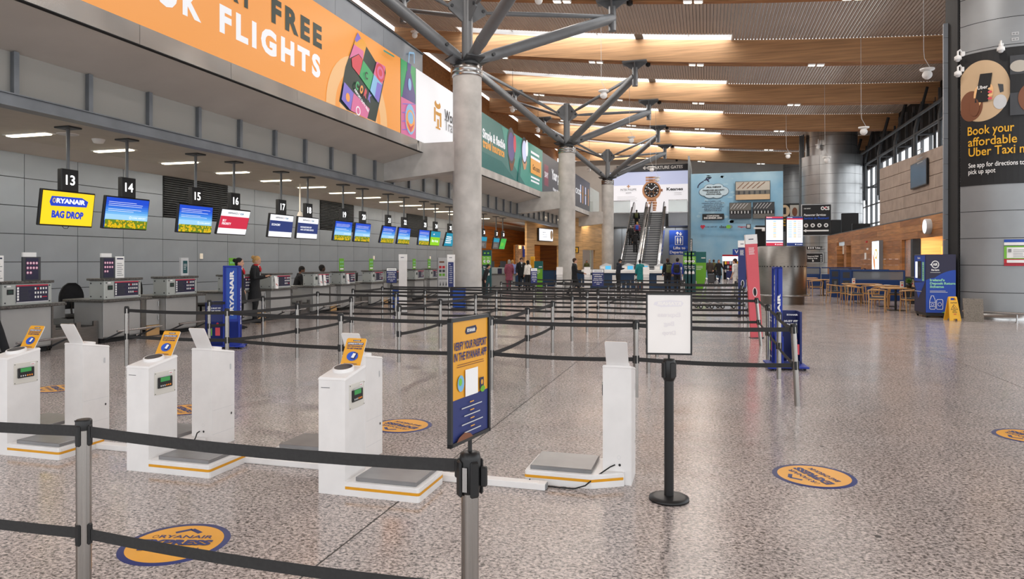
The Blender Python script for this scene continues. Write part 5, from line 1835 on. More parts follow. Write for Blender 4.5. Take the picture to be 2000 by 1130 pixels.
p.rect(q[0], (q[1] + q2[1]) / 2 - 0.2, 1.2, 0.5, 'black', n=10)
p.disc(q[0] + 0.5, q2[1] + 0.45, 0.33, 0.42, 'brown', n=14)
for s_, (px, py), (ex, ey), hh, m in (('Book your', (1893, 266), (1980, 256), 0.24, 'yellow'), ('affordable', (1894, 287), (1985, 279), 0.24, 'yellow'), ('Uber Taxi now', (1895, 308), (2032, 297), 0.24, 'yellow'), ('See app for directions to', (1895, 330), (1999, 320), 0.13, 'white'), ('pick up spot', (1895, 341), (1945, 337), 0.13, 'white')):
    a, b = tpx(px, py), tpx(ex, ey) if ex <= 2000 else (tpx(2000, 300)[0] + 0.33, 0)
    p.text(s_, a[0], (a[1] + tpx(min(ex, 2000), ey)[1]) / 2, hh, m, w=b[0] - a[0], bold=0.01)
p.obj('print', t)
p = P(tw(0.01), 0.003)
t = T('notice_board', 'framed green and red travel rules notice on the grey tower', 'notice')
a, b = tpx(1961, 519), tpx(1999, 467)
w_ = (b[0] - a[0]) * 1.55
h_ = b[1] - a[1]
p.rect(a[0], a[1], w_, h_, 'dkgreen', n=8)
p.rect(a[0], a[1] + h_ * 0.8, w_, h_ * 0.2, 'boxblue', n=8); p.rect(a[0], a[1] + h_ * 0.78, w_, h_ * 0.11, 'white', n=8)
p.rect(a[0], a[1] + h_ * 0.27, w_, h_ * 0.48, 'lime', n=8); p.rect(a[0] + 0.06, a[1] + h_ * 0.3, w_ * 0.8, h_ * 0.4, 'white', n=8)
p.rect(a[0], a[1] + h_ * 0.1, w_, h_ * 0.16, 'red', n=8); p.rect(a[0] + 0.06, a[1] + h_ * 0.12, w_ * 0.8, h_ * 0.11, 'white', n=8)
p.rect(a[0], a[1], w_, h_ * 0.09, 'bandred', n=8)
p.lines(a[0] + 0.2, a[1] + h_ * 0.34, 0.3, h_ * 0.32, 5, 'grey', 0.25, seed=2)
p.rect(a[0] + 0.09, a[1] + h_ * 0.52, 0.07, h_ * 0.12, 'grey')
p.obj('print', t)
# white cameras and sockets on the tower
for k, (px, py) in enumerate(((1876, 112), (1955, 96), (1878, 142))):
    a = tpx(max(px, 1880), py)
    o = tw(0.0)(a[0], a[1])
    n_ = Vector((o.x - TC[0], o.y - TC[1], 0)).normalized()
    t = T('dome_camera', 'white bracket camera on the tower, %s' % ('top left by the advert edge', 'above the advert picture', 'lower one at the advert edge')[k], 'camera', o)
    B().tube([(0, 0, 0.1), n_ * 0.12 + Vector((0, 0, 0.2)), n_ * 0.2 + Vector((0, 0, 0.15)), n_ * 0.2], 0.025, 'white', 8).box(-0.05, 0.05, -0.05, 0.05, 0.02, 0.16, 'white', 0.01).obj('bracket', t)
    B().lathe([(0.03, 0.04), (0.09, 0), (0.095, -0.09), (0, -0.095)], 'white', 16, tuple(n_ * 0.2)).ball(tuple(n_ * 0.2 + Vector((0, 0, -0.09))), 0.07, 0.07, 0.06, 'lgrey', 10, 6).obj('housing', t)
for k, (px, py) in enumerate(((1976, 69), (1976, 80))):
    a = tpx(px, py)
    p = P(tw(0.01), 0.004)
    p.rect(a[0], a[1], 0.16, 0.08, 'lgrey'); p.rect(a[0] + 0.02, a[1] + 0.02, 0.05, 0.04, 'grey'); p.rect(a[0] + 0.09, a[1] + 0.02, 0.05, 0.04, 'grey', same=True)
    o = p.obj('wall_socket')
    o['label'], o['category'] = 'double metal socket high on the near tower, %s one' % ('upper', 'lower')[k], 'socket'
# rail along the tower foot and the leaning slab
a, b = fl(1880, 607, 0.24), fl(2006, 613, 0.24)
t = T('bumper_rail', 'low stainless bumper rail on the floor along the grey tower', 'rail')
r_ = B().tube([a, b], 0.035, 'stainless', 12).obj('tube', t)
for f in (0.15, 0.85):
    q = a + (b - a) * f
    B().cyl((q.x, q.y, 0), (q.x, q.y, 0.24), 0.02, 'stainless', 8).cyl((q.x, q.y, 0), (q.x, q.y, 0.01), 0.05, 'stainless', 12).obj('leg', t)
q0, q1 = fl(1884, 627), fl(1922, 629.5)
o = B().add([q0, q1, q1 + Vector((0.0, 0.07, 0.62)), q0 + Vector((-0.02, 0.07, 0.62))] + [v + Vector((0, 0.03, 0)) for v in (q0, q1, q1 + Vector((0, 0.07, 0.62)), q0 + Vector((-0.02, 0.07, 0.62)))], [(0, 1, 2, 3), (7, 6, 5, 4), (0, 4, 5, 1), (1, 5, 6, 2), (2, 6, 7, 3), (3, 7, 4, 0)], 'granite_slab').obj('stone_slab')
o['label'], o['category'] = 'loose grey granite slab leaning against the foot of the tower', 'slab'

# deposit return machine
t = T('return_machine', 'tall navy and blue bottle deposit return machine by the tower', 'machine', (6.06, 22.3, 0), 0.02)
B().box(0, 0.78, 0, 1.02, 0.13, 1.82, 'dknavy', 0.01).obj('cabinet', t)
B().box(0.03, 0.75, 0.03, 0.98, 0.05, 0.13, 'black_plastic').obj('chassis', t)
for xx in (0.06, 0.7):
    for yy in (0.08, 0.92):
        B().cyl((xx - 0.02, yy, 0.045), (xx + 0.02, yy, 0.045), 0.045, 'black_rubber', 12).obj('castor', t)
p = P(frame((0, -0.002, 0.13), (1, 0, 0), (0, 0, 1)), 0.001)
p.rect(0.01, 0.01, 0.76, 1.67, 'dknavy')
pts = [(0.01, 0.02), (0.77, 0.02), (0.77, 1.24)] + [(0.77 - 0.06 * k, 1.245 - 0.0016 * k * k * 1.5 - 0.004 * k) for k in range(1, 10)] + [(0.12, 1.0), (0.01, 0.95)]
p.poly(pts, 'blue')
p.disc(0.25, 1.4, 0.1, 0.11, 'white', n=24); p.disc(0.25, 1.4, 0.078, 0.087, 'dknavy', n=24)
p.text('AIR', 0.25, 1.365, 0.075, 'white', 'c', w=0.125, bold=0.04); p.poly([(0.11, 1.395), (0.17, 1.43), (0.17, 1.36)], 'white')
p.text('Re-turn', 0.25, 1.22, 0.05, 'white', 'c', w=0.2, bold=0.05); p.rect(0.12, 1.165, 0.26, 0.012, 'lgrey')
for k, (s_, ww) in enumerate((("Ireland's", 0.38), ('Deposit Return', 0.65), ('Scheme', 0.36))):
    p.text(s_, 0.11, 0.92 - 0.095 * k, 0.07, 'mint', w=ww, bold=0.05)
p.lines(0.11, 0.6, 0.52, 0.07, 2, 'lgrey', 0.4, seed=3)
p.line([(0.14, 0.11), (0.105, 0.14), (0.105, 0.35), (0.12, 0.42), (0.14, 0.46), (0.14, 0.5), (0.21, 0.5), (0.21, 0.46), (0.235, 0.42), (0.25, 0.35), (0.25, 0.14), (0.22, 0.11), (0.2, 0.125), (0.18, 0.11), (0.16, 0.125), (0.14, 0.11)], 0.012, 'white')
p.rect(0.105, 0.31, 0.145, 0.01, 'white'); p.rect(0.105, 0.19, 0.145, 0.01, 'white', same=True)
p.line([(0.29, 0.12), (0.28, 0.15), (0.28, 0.37), (0.3, 0.4), (0.42, 0.4), (0.44, 0.37), (0.44, 0.15), (0.43, 0.12), (0.29, 0.12)], 0.012, 'white')
p.ring(0.36, 0.26, 0.05, 0.055, 0.01, 'white'); p.ring(0.178, 0.25, 0.035, 0.04, 0.008, 'white')
p.poly([(0.4, 0.02), (0.77, 0.02), (0.77, 0.16), (0.6, 0.1)], 'green')
p.obj('front_print', t)
f0_ = frame((-0.002, 1.02, 0.13), (0, -1, 0), (0, 0, 1))
p = P(lambda a, b, c=0.0: f0_(a * 0.785, b, c), 0.001)
p.rect(0.02, 0.9, 1.26, 0.76, 'blue'); p.poly([(0.02, 0.85), (1.28, 0.9), (0.5, 0.4)], 'blue')
p.rect(0.15, 1.0, 0.25, 0.48, 'cool_glow'); p.rect(0.42, 0.98, 0.42, 0.52, 'black'); p.disc(0.63, 1.2, 0.12, 0.14, 'dgrey', n=16)
p.rect(0.95, 0.92, 0.24, 0.55, 'mint'); p.lines(0.98, 1.0, 0.18, 0.4, 8, 'teal', 0.3, seed=2)
p.text('Re-turn', 0.45, 1.56, 0.06, 'white', w=0.3, bold=0.04)
p.lines(0.1, 0.6, 1.1, 0.03, 1, 'lgrey', 0.5)
p.obj('side_print', t)
# wet floor sign
q = fl(1860, 625)
t = T('wet_floor_sign', 'yellow folding caution wet floor sign in front of the return machine', 'sign', (q.x, q.y, 0), 0.28)
for s_ in (-1, 1):
    b = B()
    out = [(-0.16, 0), (-0.06, 0), (-0.05, 0.05), (0.05, 0.05), (0.06, 0), (0.16, 0), (0.115, 0.64), (0.1, 0.66), (-0.1, 0.66), (-0.115, 0.64)]
    b.X = Matrix.Translation((0, s_ * 0.13, 0)) @ Matrix.Rotation(s_ * 0.19, 4, 'X')
    b.prism(out[:6] + [(0.12, 0.56), (-0.12, 0.56)], -0.012, 0.012, 'yellow_sign' if False else 'yellow', 'y')
    b.prism([(-0.12, 0.56), (-0.075, 0.56), (-0.06, 0.625), (0.06, 0.625), (0.075, 0.56), (0.12, 0.56), (0.113, 0.64), (0.098, 0.662), (-0.098, 0.662), (-0.113, 0.64)], -0.012, 0.012, 'yellow', 'y')
    lf = b.obj('leaf', t)
    if s_ < 0:
        p = P(frame((0, -0.013, 0), (1, 0, 0), (0, 0, 1)), 0.001)
        p.X = b.X
        p.text('CAUTION', 0, 0.47, 0.04, 'black', 'c', w=0.18, bold=0.02)
        p.poly([(-0.1, 0.3), (0.1, 0.3), (0, 0.45)], 'black'); p.poly([(-0.08, 0.312), (0.08, 0.312), (0, 0.43)], 'yellow')
        p.line([(-0.02, 0.385), (0.0, 0.35), (0.035, 0.33)], 0.014, 'black'); p.disc(-0.022, 0.395, 0.01, 0.01, 'black', n=8); p.line([(0, 0.35), (-0.04, 0.325)], 0.01, 'black')
        p.text('WET', 0, 0.255, 0.028, 'black', 'c', bold=0.02); p.text('FLOOR', 0, 0.215, 0.028, 'black', 'c', bold=0.02)
        p.rect(-0.035, 0.165, 0.07, 0.02, 'red')
        p.obj('print', lf)

# oval lamp, lightbox and dark picture on the right-hand wall
q = onX(1810, 442, 8.36)
o = B()
o.X = Matrix.Translation(q) @ Matrix.Rotation(-PI / 2, 4, 'Y')
o.lathe([(0.30, -0.12), (0.30, 0.06), (0.285, 0.08), (0.27, 0.08)], 'lgrey', 32)
t = T('wall_lamp', 'round white backlit disc sign above the cafe entrance', 'lamp')
o.obj('rim', t)
o = B()
o.X = Matrix.Translation(q) @ Matrix.Rotation(-PI / 2, 4, 'Y')
o.lathe([(0.272, 0.079), (0, 0.079)], 'cool_glow', 32)
o.obj('face', t)
a, b = onX(1703, 545, 8.3), onX(1717, 469, 8.3)
t = T('lightbox', 'tall narrow lit pastry and coffee lightbox on the timber wall', 'lightbox')
B().box(8.3, 8.5, b.y, a.y, a.z, b.z, 'panel_grey').obj('case', t)
p = P(frame((8.296, a.y, a.z), (0, -1, 0), (0, 0, 1)), 0.002)
L_, Hh = a.y - b.y, b.z - a.z
p.rect(0.03, 0.03, L_ - 0.06, Hh - 0.06, 'cool_glow')
p.disc(L_ * 0.6, Hh * 0.66, L_ * 0.2, Hh * 0.13, 'screen_flower', n=16); p.disc(L_ * 0.6, Hh * 0.66, L_ * 0.12, Hh * 0.09, 'cool_glow', n=16)
p.poly([(L_ * 0.15, Hh * 0.7), (L_ * 0.45, Hh * 0.5), (L_ * 0.5, Hh * 0.2), (L_ * 0.3, Hh * 0.35)], 'amber_led')
p.obj('picture', t)
a, b = onX(1777, 368, 8.38), onX(1808.5, 310, 8.38)
t = T('dark_screen', 'dark glossy screen fixed to the stone wall', 'screen')
B().box(8.4, 8.47, b.y, a.y, a.z - 0.05, b.z + 0.05, 'black_plastic', 0.01).obj('case', t)
p = P(frame((8.398, a.y, a.z), (0, -1, 0), (0, 0, 1)), 0.002)
mat('screen_dark', '#39465c', 0.15, var=0.1, scale=1)
p.rect(0.05, 0, a.y - b.y - 0.1, b.z - a.z, 'screen_dark')
p.lines(1.0, 0.9, 0.9, 0.7, 4, 'grey', 0.3, seed=3)
p.obj('picture', t)
for k, (px, py) in enumerate(((1692, 472), (1690, 500), (1694, 486))):
    q = onX(px, py, 8.45)
    o = B().box(8.44, 8.49, q.y - 0.15, q.y + 0.15, q.z - (0.05, 0.18, 0.05)[k], q.z + (0.05, 0.18, 0.05)[k], ('red', 'white', 'white')[k], 0.01).obj('alarm_box')
    o['label'], o['category'] = '%s on the timber wall left of the lightbox' % ('red alarm sounder', 'white call panel', 'small white plate')[k], 'alarm'
for k, px in enumerate((1640, 1663, 1685)):
    q = onX(px, 455, 9.1)
    o = B().box(-0.5, 0.5, -0.15, 0.15, 0, (1.05, 1.25, 0.4)[k], 'black_plastic', 0.02).obj('speaker_box', loc=(9.0, q.y, 3.47))
    o['label'], o['category'] = 'black box standing on the timber wall ledge, %s one' % ('leftmost', 'middle', 'lowest')[k], 'box'

# ---- signs on the far tower
t = T('wall_sign', 'large black Passenger Services sign with white arrow on the far tower', 'sign')
a, b = onY(1566.5, 459, 55.7), onY(1623, 399, 55.7)
W, Hh = b.x - a.x, b.z - a.z
B().box(a.x - 0.05, b.x + 0.05, 55.72, 55.78, a.z - 0.05, b.z + 0.05, 'lgrey').obj('frame', t)
p = P(frame((a.x, 55.715, a.z), (1, 0, 0), (0, 0, 1)), 0.004)
p.rect(0, 0, W, Hh, 'black')
p.text('OCS', W * 0.95, Hh * 0.82, Hh * 0.12, 'white', 'r', w=W * 0.3, bold=0.05); p.ring(W * 0.8, Hh * 0.875, W * 0.05, Hh * 0.05, 0.05, 'coral', g0=0, g1=3)
p.text('CORK AIRPORT', W * 0.06, Hh * 0.86, Hh * 0.035, 'white', w=W * 0.24)
p.text('Passenger Services', W * 0.06, Hh * 0.63, Hh * 0.075, 'white', w=W * 0.76, bold=0.02, shear=0.15)
p.text('Seirbhisi do Phaisineiri', W * 0.06, Hh * 0.52, Hh * 0.075, 'bluemid', w=W * 0.86, bold=0.02, shear=0.15)
for k in range(4):
    p.disc(W * (0.14 + 0.23 * k), Hh * 0.32, W * 0.075, W * 0.075, 'white', n=18); p.rect(W * (0.11 + 0.23 * k), Hh * 0.29, W * 0.06, Hh * 0.06, 'dgrey')
p.rect(W * 0.12, Hh * 0.12, W * 0.8, Hh * 0.05, 'white'); p.poly([(W * 0.03, Hh * 0.145), (W * 0.14, Hh * 0.2), (W * 0.14, Hh * 0.09)], 'white')
p.obj('print', t)
t = T('wall_sign', 'narrow black Toilets direction sign on the far tower', 'sign')
a, b = onY(1570, 487, 55.8), onY(1606, 481, 55.8)
B().box(a.x, b.x, 55.8, 55.84, a.z, b.z, 'black_plastic').obj('board', t)
p = P(frame((a.x, 55.797, a.z), (1, 0, 0), (0, 0, 1)), 0.003)
p.text('Toilets', 0.75, 0.06, 0.13, 'white', w=0.4, bold=0.03); p.text('Leithris', 1.2, 0.06, 0.1, 'lgrey', w=0.3); p.text('<', 0.06, 0.05, 0.14, 'white', bold=0.04); p.rect(0.3, 0.05, 0.08, 0.15, 'white'); p.rect(0.45, 0.05, 0.08, 0.15, 'white'); p.rect(0.6, 0.05, 0.08, 0.15, 'white')
p.obj('print', t)
t = T('wall_sign', 'black Reserved seating area sign with white border on the far tower', 'sign')
a, b = onY(1574, 512, 55.7), onY(1607, 494.5, 55.7)
W, Hh = b.x - a.x, b.z - a.z
B().box(a.x - 0.04, b.x + 0.04, 55.72, 55.76, a.z - 0.04, b.z + 0.04, 'lgrey').obj('frame', t)
p = P(frame((a.x, 55.715, a.z), (1, 0, 0), (0, 0, 1)), 0.003)
p.rect(0, 0, W, Hh, 'black'); p.text('Reserved PRM', W * 0.1, Hh * 0.6, Hh * 0.15, 'white', w=W * 0.64, bold=0.03); p.text('Seating Area', W * 0.1, Hh * 0.38, Hh * 0.15, 'white', w=W * 0.58, bold=0.03)
p.disc(W * 0.42, Hh * 0.17, W * 0.05, Hh * 0.1, 'white', n=12)
for k in range(4):
    p.disc(W * 0.9, Hh * (0.15 + 0.2 * k), W * 0.04, W * 0.04, 'lgrey', n=10)
p.obj('print', t)
t = T('wall_sign', 'small black copy of the taxi advert on the tower beyond the screens', 'advert')
a, b = onY(1521, 452, 74.3), onY(1561, 397, 74.3)
B().box(a.x, b.x, 74.3, 74.4, a.z, b.z, 'black_plastic').obj('board', t)
p = P(frame((a.x, 74.296, a.z), (1, 0, 0), (0, 0, 1)), 0.004)
W, Hh = b.x - a.x, b.z - a.z
p.disc(W * 0.28, Hh * 0.74, W * 0.26, Hh * 0.22, 'sand', n=18); p.rect(W * 0.22, Hh * 0.62, W * 0.14, Hh * 0.24, 'black'); p.rect(W * 0.55, Hh * 0.55, W * 0.43, Hh * 0.4, 'photo2'); p.disc(W * 0.78, Hh * 0.7, W * 0.13, Hh * 0.16, 'brown', n=10)
for k in range(3):
    p.text(('Book your', 'affordable', 'Uber Taxi')[k], W * 0.1, Hh * (0.4 - 0.1 * k), Hh * 0.07, 'yellow', w=W * 0.6)
p.obj('print', t)

# ---- stainless information desk with two flight screens
q = dep(1527, 500, 26.4)
t = T('info_drum', 'round brushed steel information drum with a foot ring, under the flight screens', 'desk', (q.x, q.y, 0))
B().lathe([(0.8, 0.0), (0.8, 0.32)], 'stainless_brushed', 40).obj('foot', t)
B().lathe([(0.88, 0.34), (0.88, 2.16), (0.84, 2.18), (0, 2.18)], 'stainless_brushed', 48).obj('drum', t)
B().lathe([(0.9, 0.3), (1.02, 0.3), (1.03, 0.33), (1.02, 0.36), (0.86, 0.36)], 'stainless', 40).obj('foot_ring', t)
h_ = B()
for k in range(44):
    g = 2 * PI * k / 44
    h_.X = Matrix.Translation((0.882 * math.cos(g), 0.882 * math.sin(g), 1.42)) @ Matrix.Rotation(g, 4, 'Z')
    h_.box(-0.004, 0.004, -0.025, 0.025, -0.02, 0.02, 'black_plastic')
o = h_.obj('vent_holes', t)
o['kind'] = 'stuff'
q2 = dep(1510, 500, 29.5)
t = T('info_drum', 'second darker steel drum half hidden behind the one with flight screens', 'desk', (q2.x, q2.y, 0))
B().lathe([(0.88, 0.0), (0.88, 2.06), (0, 2.08)], 'stainless_brushed', 36).obj('drum', t)
B().lathe([(0.9, 0.85), (1.0, 0.87), (0.9, 0.9)], 'stainless', 36).obj('ring', t)
for k, (x0, x1, hd, lb) in enumerate(((1495.5, 1530, 'screen_red', 'red headed'), (1536, 1568.5, 'screen_navy', 'navy headed'))):
    a, b = dep(x0, 478.5, 26.3), dep(x1, 422, 26.3)
    t = T('flight_screen', 'portrait flight information screen, %s, on the steel drum' % lb, 'screen', (0, 0, 0))
    u = Vector((RT[0], RT[1], 0))
    fr = frame((a.x, a.y, 2.19), u, (0, 0, 1))
    W, Hh = (b - a).dot(u), b.z - 2.19
    V = [fr(x, y, c) for c in (-0.08, 0) for y in (0, Hh) for x in (0, W)]
    B().add(V, [(0, 2, 3, 1), (4, 5, 7, 6), (0, 1, 5, 4), (2, 6, 7, 3), (0, 4, 6, 2), (1, 3, 7, 5)], 'black_plastic').obj('case', t)
    p = P(fr, 0.002)
    p.rect(0.015, 0.015, W - 0.03, Hh - 0.03, 'screen_white')
    p.rect(0.015, Hh * 0.93, W - 0.03, Hh * 0.055, hd); p.rect(0.015, Hh * 0.885, W - 0.03, Hh * 0.045, 'screen_navy' if k == 0 else 'screen_red')
    p.rect(0.015, 0.015, W - 0.03, Hh * 0.1, hd); p.text('CORK AIRPORT', W * 0.62, Hh * 0.04, Hh * 0.03, 'screen_white', w=W * 0.34); p.disc(W * 0.55, Hh * 0.06, 0.022, 0.022, 'screen_white', n=10)
    if k == 0:
        p.rect(0.015, Hh * 0.115 + 0.05, W - 0.03, Hh * 0.035, 'screen_navy')
    for j in range(9):
        y_ = Hh * (0.82 - 0.065 * j)
        p.rect(W * 0.42, y_, W * 0.16, Hh * 0.018, 'screen_flower' if j % 3 else 'screen_cyan', same=j > 0)
        if k:
            p.rect(W * 0.1, y_, W * 0.22, Hh * 0.012, 'screen_cyan', same=True); p.rect(W * 0.66, y_, W * 0.24, Hh * 0.01, 'lgrey', same=True)
    p.text('Departures' if k == 0 else 'Arrivals', W * 0.05, Hh * 0.943, Hh * 0.03, 'screen_white', w=W * 0.3)
    p.obj('display', t)
a, b = dep(1476, 484, 30), dep(1496, 440, 30)
t = T('screen_back', 'black back of a portrait screen standing on the second drum', 'screen', (a.x, a.y, 2.06), AZ)
B().box(0, (b.x - a.x) * 1.04, 0, 0.08, 0, b.z - 2.06, 'black_plastic', 0.01).obj('case', t)
B().box(-0.1, 0.42, -0.12, -0.02, b.z - 2.22, b.z - 2.15, 'white', 0.01).box(0.24, 0.42, -0.16, -0.02, b.z - 2.32, b.z - 2.19, 'white', 0.02).obj('bracket', t)
del sl

# ---- white globe sensors hanging on cables
def pendant(label, px, py, d, cable_top=None, sc_=1.0):
    c = dep(px, py, d)
    t = T('pendant_sensor', label, 'sensor', c, group='white globe sensors hanging from the roof')
    B().ball((0, 0, 0), 0.15 * sc_, 0.15 * sc_, 0.15 * sc_, 'white', 18, 10).obj('globe', t)
    B().lathe([(0.08, 0.12), (0.21, 0.15), (0.22, 0.2), (0.0, 0.21)], 'white', 22).obj('disc', t)
    zt = roof_z(c.x - 0.12) + 1.14 - c.z
    k_ = min(range(len(BEAM_Y)), key=lambda i: abs(BEAM_Y[i] - 1.0 - c.y))
    if abs(BEAM_Y[k_] - 1.0 - c.y) < 0.75:            # keep clear of the roof-light slot
        c = dep(px, py, d * (BEAM_Y[k_] - 1.9) / c.y)
        t.location = c
        zt = roof_z(c.x - 0.12) + 1.14 - c.z
    if cable_top is None:
        B().tube([(0.1, 0, 0.2), (-0.08, 0, 0.55), (-0.1, 0, 0.8), (-0.12, 0, zt)], 0.009, 'lgrey', 5).obj('cable', t)
    else:
        B().cyl((0, 0, 0.2), (0, 0, cable_top), 0.03, 'white', 8).cyl((0, 0, cable_top), (0, 0, zt), 0.012, 'steel_dark', 6).obj('stem', t)


for k, (px, py, d, ct_, lb) in enumerate(((1811, 146, 22.6, None, 'nearest, beside the tower'), (1687, 257, 29.5, None, 'in front of the dark glazing frames'), (1615, 313, 38.5, None, 'before the far tower'), (1539, 305, 45, None, 'over the flight screens'), (1179, 186, 28.5, None, 'in front of the middle tree column'), (1233, 274, 39.5, None, 'between the middle and far tree columns'), (1284, 351, 50, None, 'in front of the watch advert'), (1273, 331, 46, None, 'in front of the departure gates sign'), (1598, 281 + 6, 52, 0.6, 'small, beside the far tower top'),
                               (810, 69, 36, 1.0, 'above the orange advert end'), (1001, 215, 45, 1.0, 'behind the near column'), (1051, 255, 52, 1.0, 'above the teal advert'), (1151, 332, 62, 1.0, 'past the middle column'), (1052, 1, 26.5, 0.5, 'cut by the top edge of the frame'))):
    pendant('white globe sensor hanging from the roof, %s' % lb, px, py, d, ct_)

# ================================================================== CAFE
CW = 'chair_wood'


def cafe_chair(label, x, y, rz, first=[None]):
    if first[0] is None:
        t = T('cafe_chair', label, 'chair', (x, y, 0), rz, group='wooden cafe chairs with grey seats')
        first[0] = t
        for sx in (-1, 1):
            B().tube([(sx * 0.25, 0.22, 0), (sx * 0.23, 0.2, 0.43), (sx * 0.25, 0.18, 0.64)], [0.014, 0.021, 0.017], CW, 8).obj('leg', t)
            B().tube([(sx * 0.22, -0.24, 0), (sx * 0.22, -0.2, 0.43), (sx * 0.24, -0.2, 0.68)], [0.014, 0.021, 0.017], CW, 8).obj('leg', t)
        b = B()
        pts = []
        for k in range(13):
            g = PI * k / 12
            pts.append((0.26 * math.cos(g) * 1.03, 0.2 - 0.46 * math.sin(g), 0.66 + 0.05 * math.sin(g)))
        b.tube(pts, [0.016] + [0.022] * 4 + [0.03] * 3 + [0.022] * 4 + [0.016], CW, 8)
        b.obj('back_rail', t)
        B().box(-0.24, 0.24, -0.22, 0.23, 0.39, 0.43, CW, 0.008).obj('seat_frame', t)
        B().box(-0.22, 0.22, -0.2, 0.21, 0.43, 0.465, 'fabric_seat', 0.012).obj('seat_pad', t)
        return t
    return dup(first[0], (x, y, 0), (0, 0, rz), label)


def cafe_table(label, x, y, w, d, rnd_=False):
    t = T('cafe_table', label, 'table', (x, y, 0), group='wooden cafe tables')
    if rnd_:
        B().lathe([(0, 0.71), (w / 2 - 0.02, 0.71), (w / 2, 0.72), (w / 2, 0.745), (w / 2 - 0.01, 0.75), (0, 0.75)], CW, 32).obj('table_top', t)
    else:
        B().box(-w / 2, w / 2, -d / 2, d / 2, 0.715, 0.75, CW, 0.008).obj('table_top', t)
    B().cyl((0, 0, 0.02), (0, 0, 0.715), 0.035, 'black_plastic', 12).obj('pedestal', t)
    B().box(-0.25, 0.25, -0.25, 0.25, 0, 0.02, 'black_plastic', 0.005).obj('base', t)


tabs = [(6.0, 25.3, 0.9, 0.9, True, 'nearest the return machine'), (6.15, 27.3, 0.9, 0.8, False, 'behind the nearest one'), (5.75, 29.2, 1.3, 0.7, False, 'in front of the blue booth'), (7.4, 26.9, 0.9, 0.8, False, 'with potted plants beside the bench'), (5.3, 35.3, 1.4, 0.7, False, 'beyond the blue booths'), (4.9, 38.6, 1.2, 0.7, False, 'furthest, behind the steel drum')]
for x, y, w_, d_, rr, lb in tabs:
    cafe_table('%s wooden cafe table %s' % ('round' if rr else 'square', lb), x, y, w_, d_, rr)
for x, y, rz, lb in ((5.25, 24.4, -0.25, 'nearest the walkway, its back to the camera'), (6.2, 24.3, 0.1, 'half hidden by the return machine'), (5.75, 26.2, 2.8, 'across the round table from the camera'), (5.2, 27.4, -1.5, 'at the second table, facing the wall'), (6.7, 25.2, 1.7, 'at the round table, facing the walkway'),
                     (4.75, 29.0, -1.4, 'first by the blue booth'), (5.15, 28.3, 0.2, 'second by the blue booth'), (5.9, 28.4, 0.1, 'third by the blue booth'), (6.6, 27.9, 1.2, 'at the table with the plants'), (4.35, 35.2, -1.4, 'first beyond the blue booths'), (4.9, 34.6, 0.1, 'second beyond the blue booths'), (5.6, 34.5, 0.0, 'third beyond the blue booths'), (4.3, 38.4, -1.5, 'furthest from the camera')):
    cafe_chair('wooden cafe chair with grey pad, %s' % lb, x, y, rz)
# blue booths
for k, (x, y, L_, lb) in enumerate(((5.35, 31.2, 2.4, 'nearer blue booth bench with a dark end poster'), (5.3, 33.5, 2.4, 'further blue booth bench with a dark end poster'), (4.2, 43.5, 2.2, 'blue booth screen standing behind the far chairs'), (6.4, 43.2, 2.2, 'blue booth screen by the shutter doors'))):
    t = T('cafe_booth', lb, 'booth', (x, y, 0))
    B().box(0, 0.42, -0.05, 0.05, 0, 1.25, 'navy_paint', 0.01).obj('end_panel', t) if k < 2 else None
    B().box(0.0, L_, 0.02, 0.09, 0, 0.85, 'navy_paint', 0.01).obj('back', t)
    B().box(0.0, L_, 0.02, 0.09, 1.19, 1.25, 'navy_paint', 0.01).box(0.42, 0.48, 0.02, 0.09, 0.85, 1.2, 'navy_paint').box(L_ - 0.06, L_, 0.02, 0.09, 0.85, 1.2, 'navy_paint').obj('top_rail', t)
    B().box(0.48, L_ - 0.06, 0.045, 0.06, 0.85, 1.19, 'glass_booth').obj('pane', t)
    B().box(0.1, L_, 0.1, 0.6, 0.1, 0.46, 'navy_paint', 0.03).obj('seat', t)
    if k < 2:
        p = P(frame((0, -0.052, 0), (1, 0, 0), (0, 0, 1)), 0.001)
        p.rect(0.08, 0.2, 0.26, 0.62, 'dgrey'); p.text('COFFEE', 0.27, 0.28, 0.09, 'grey', w=0.45, rot=PI / 2, bold=0.03)
        p.rect(0.08, 0.92, 0.26, 0.24, 'dgrey')
        p.obj('poster', t)
t = T('bench', 'long black cushioned bench along the timber wall', 'bench', (7.7, 27.4, 0))
B().box(0, 0.6, 0, 6.5, 0.12, 0.45, 'black_cloth', 0.03).obj('seat', t)
B().box(0.6, 0.74, 0, 6.5, 0.1, 0.95, 'black_cloth', 0.03).obj('backrest', t)
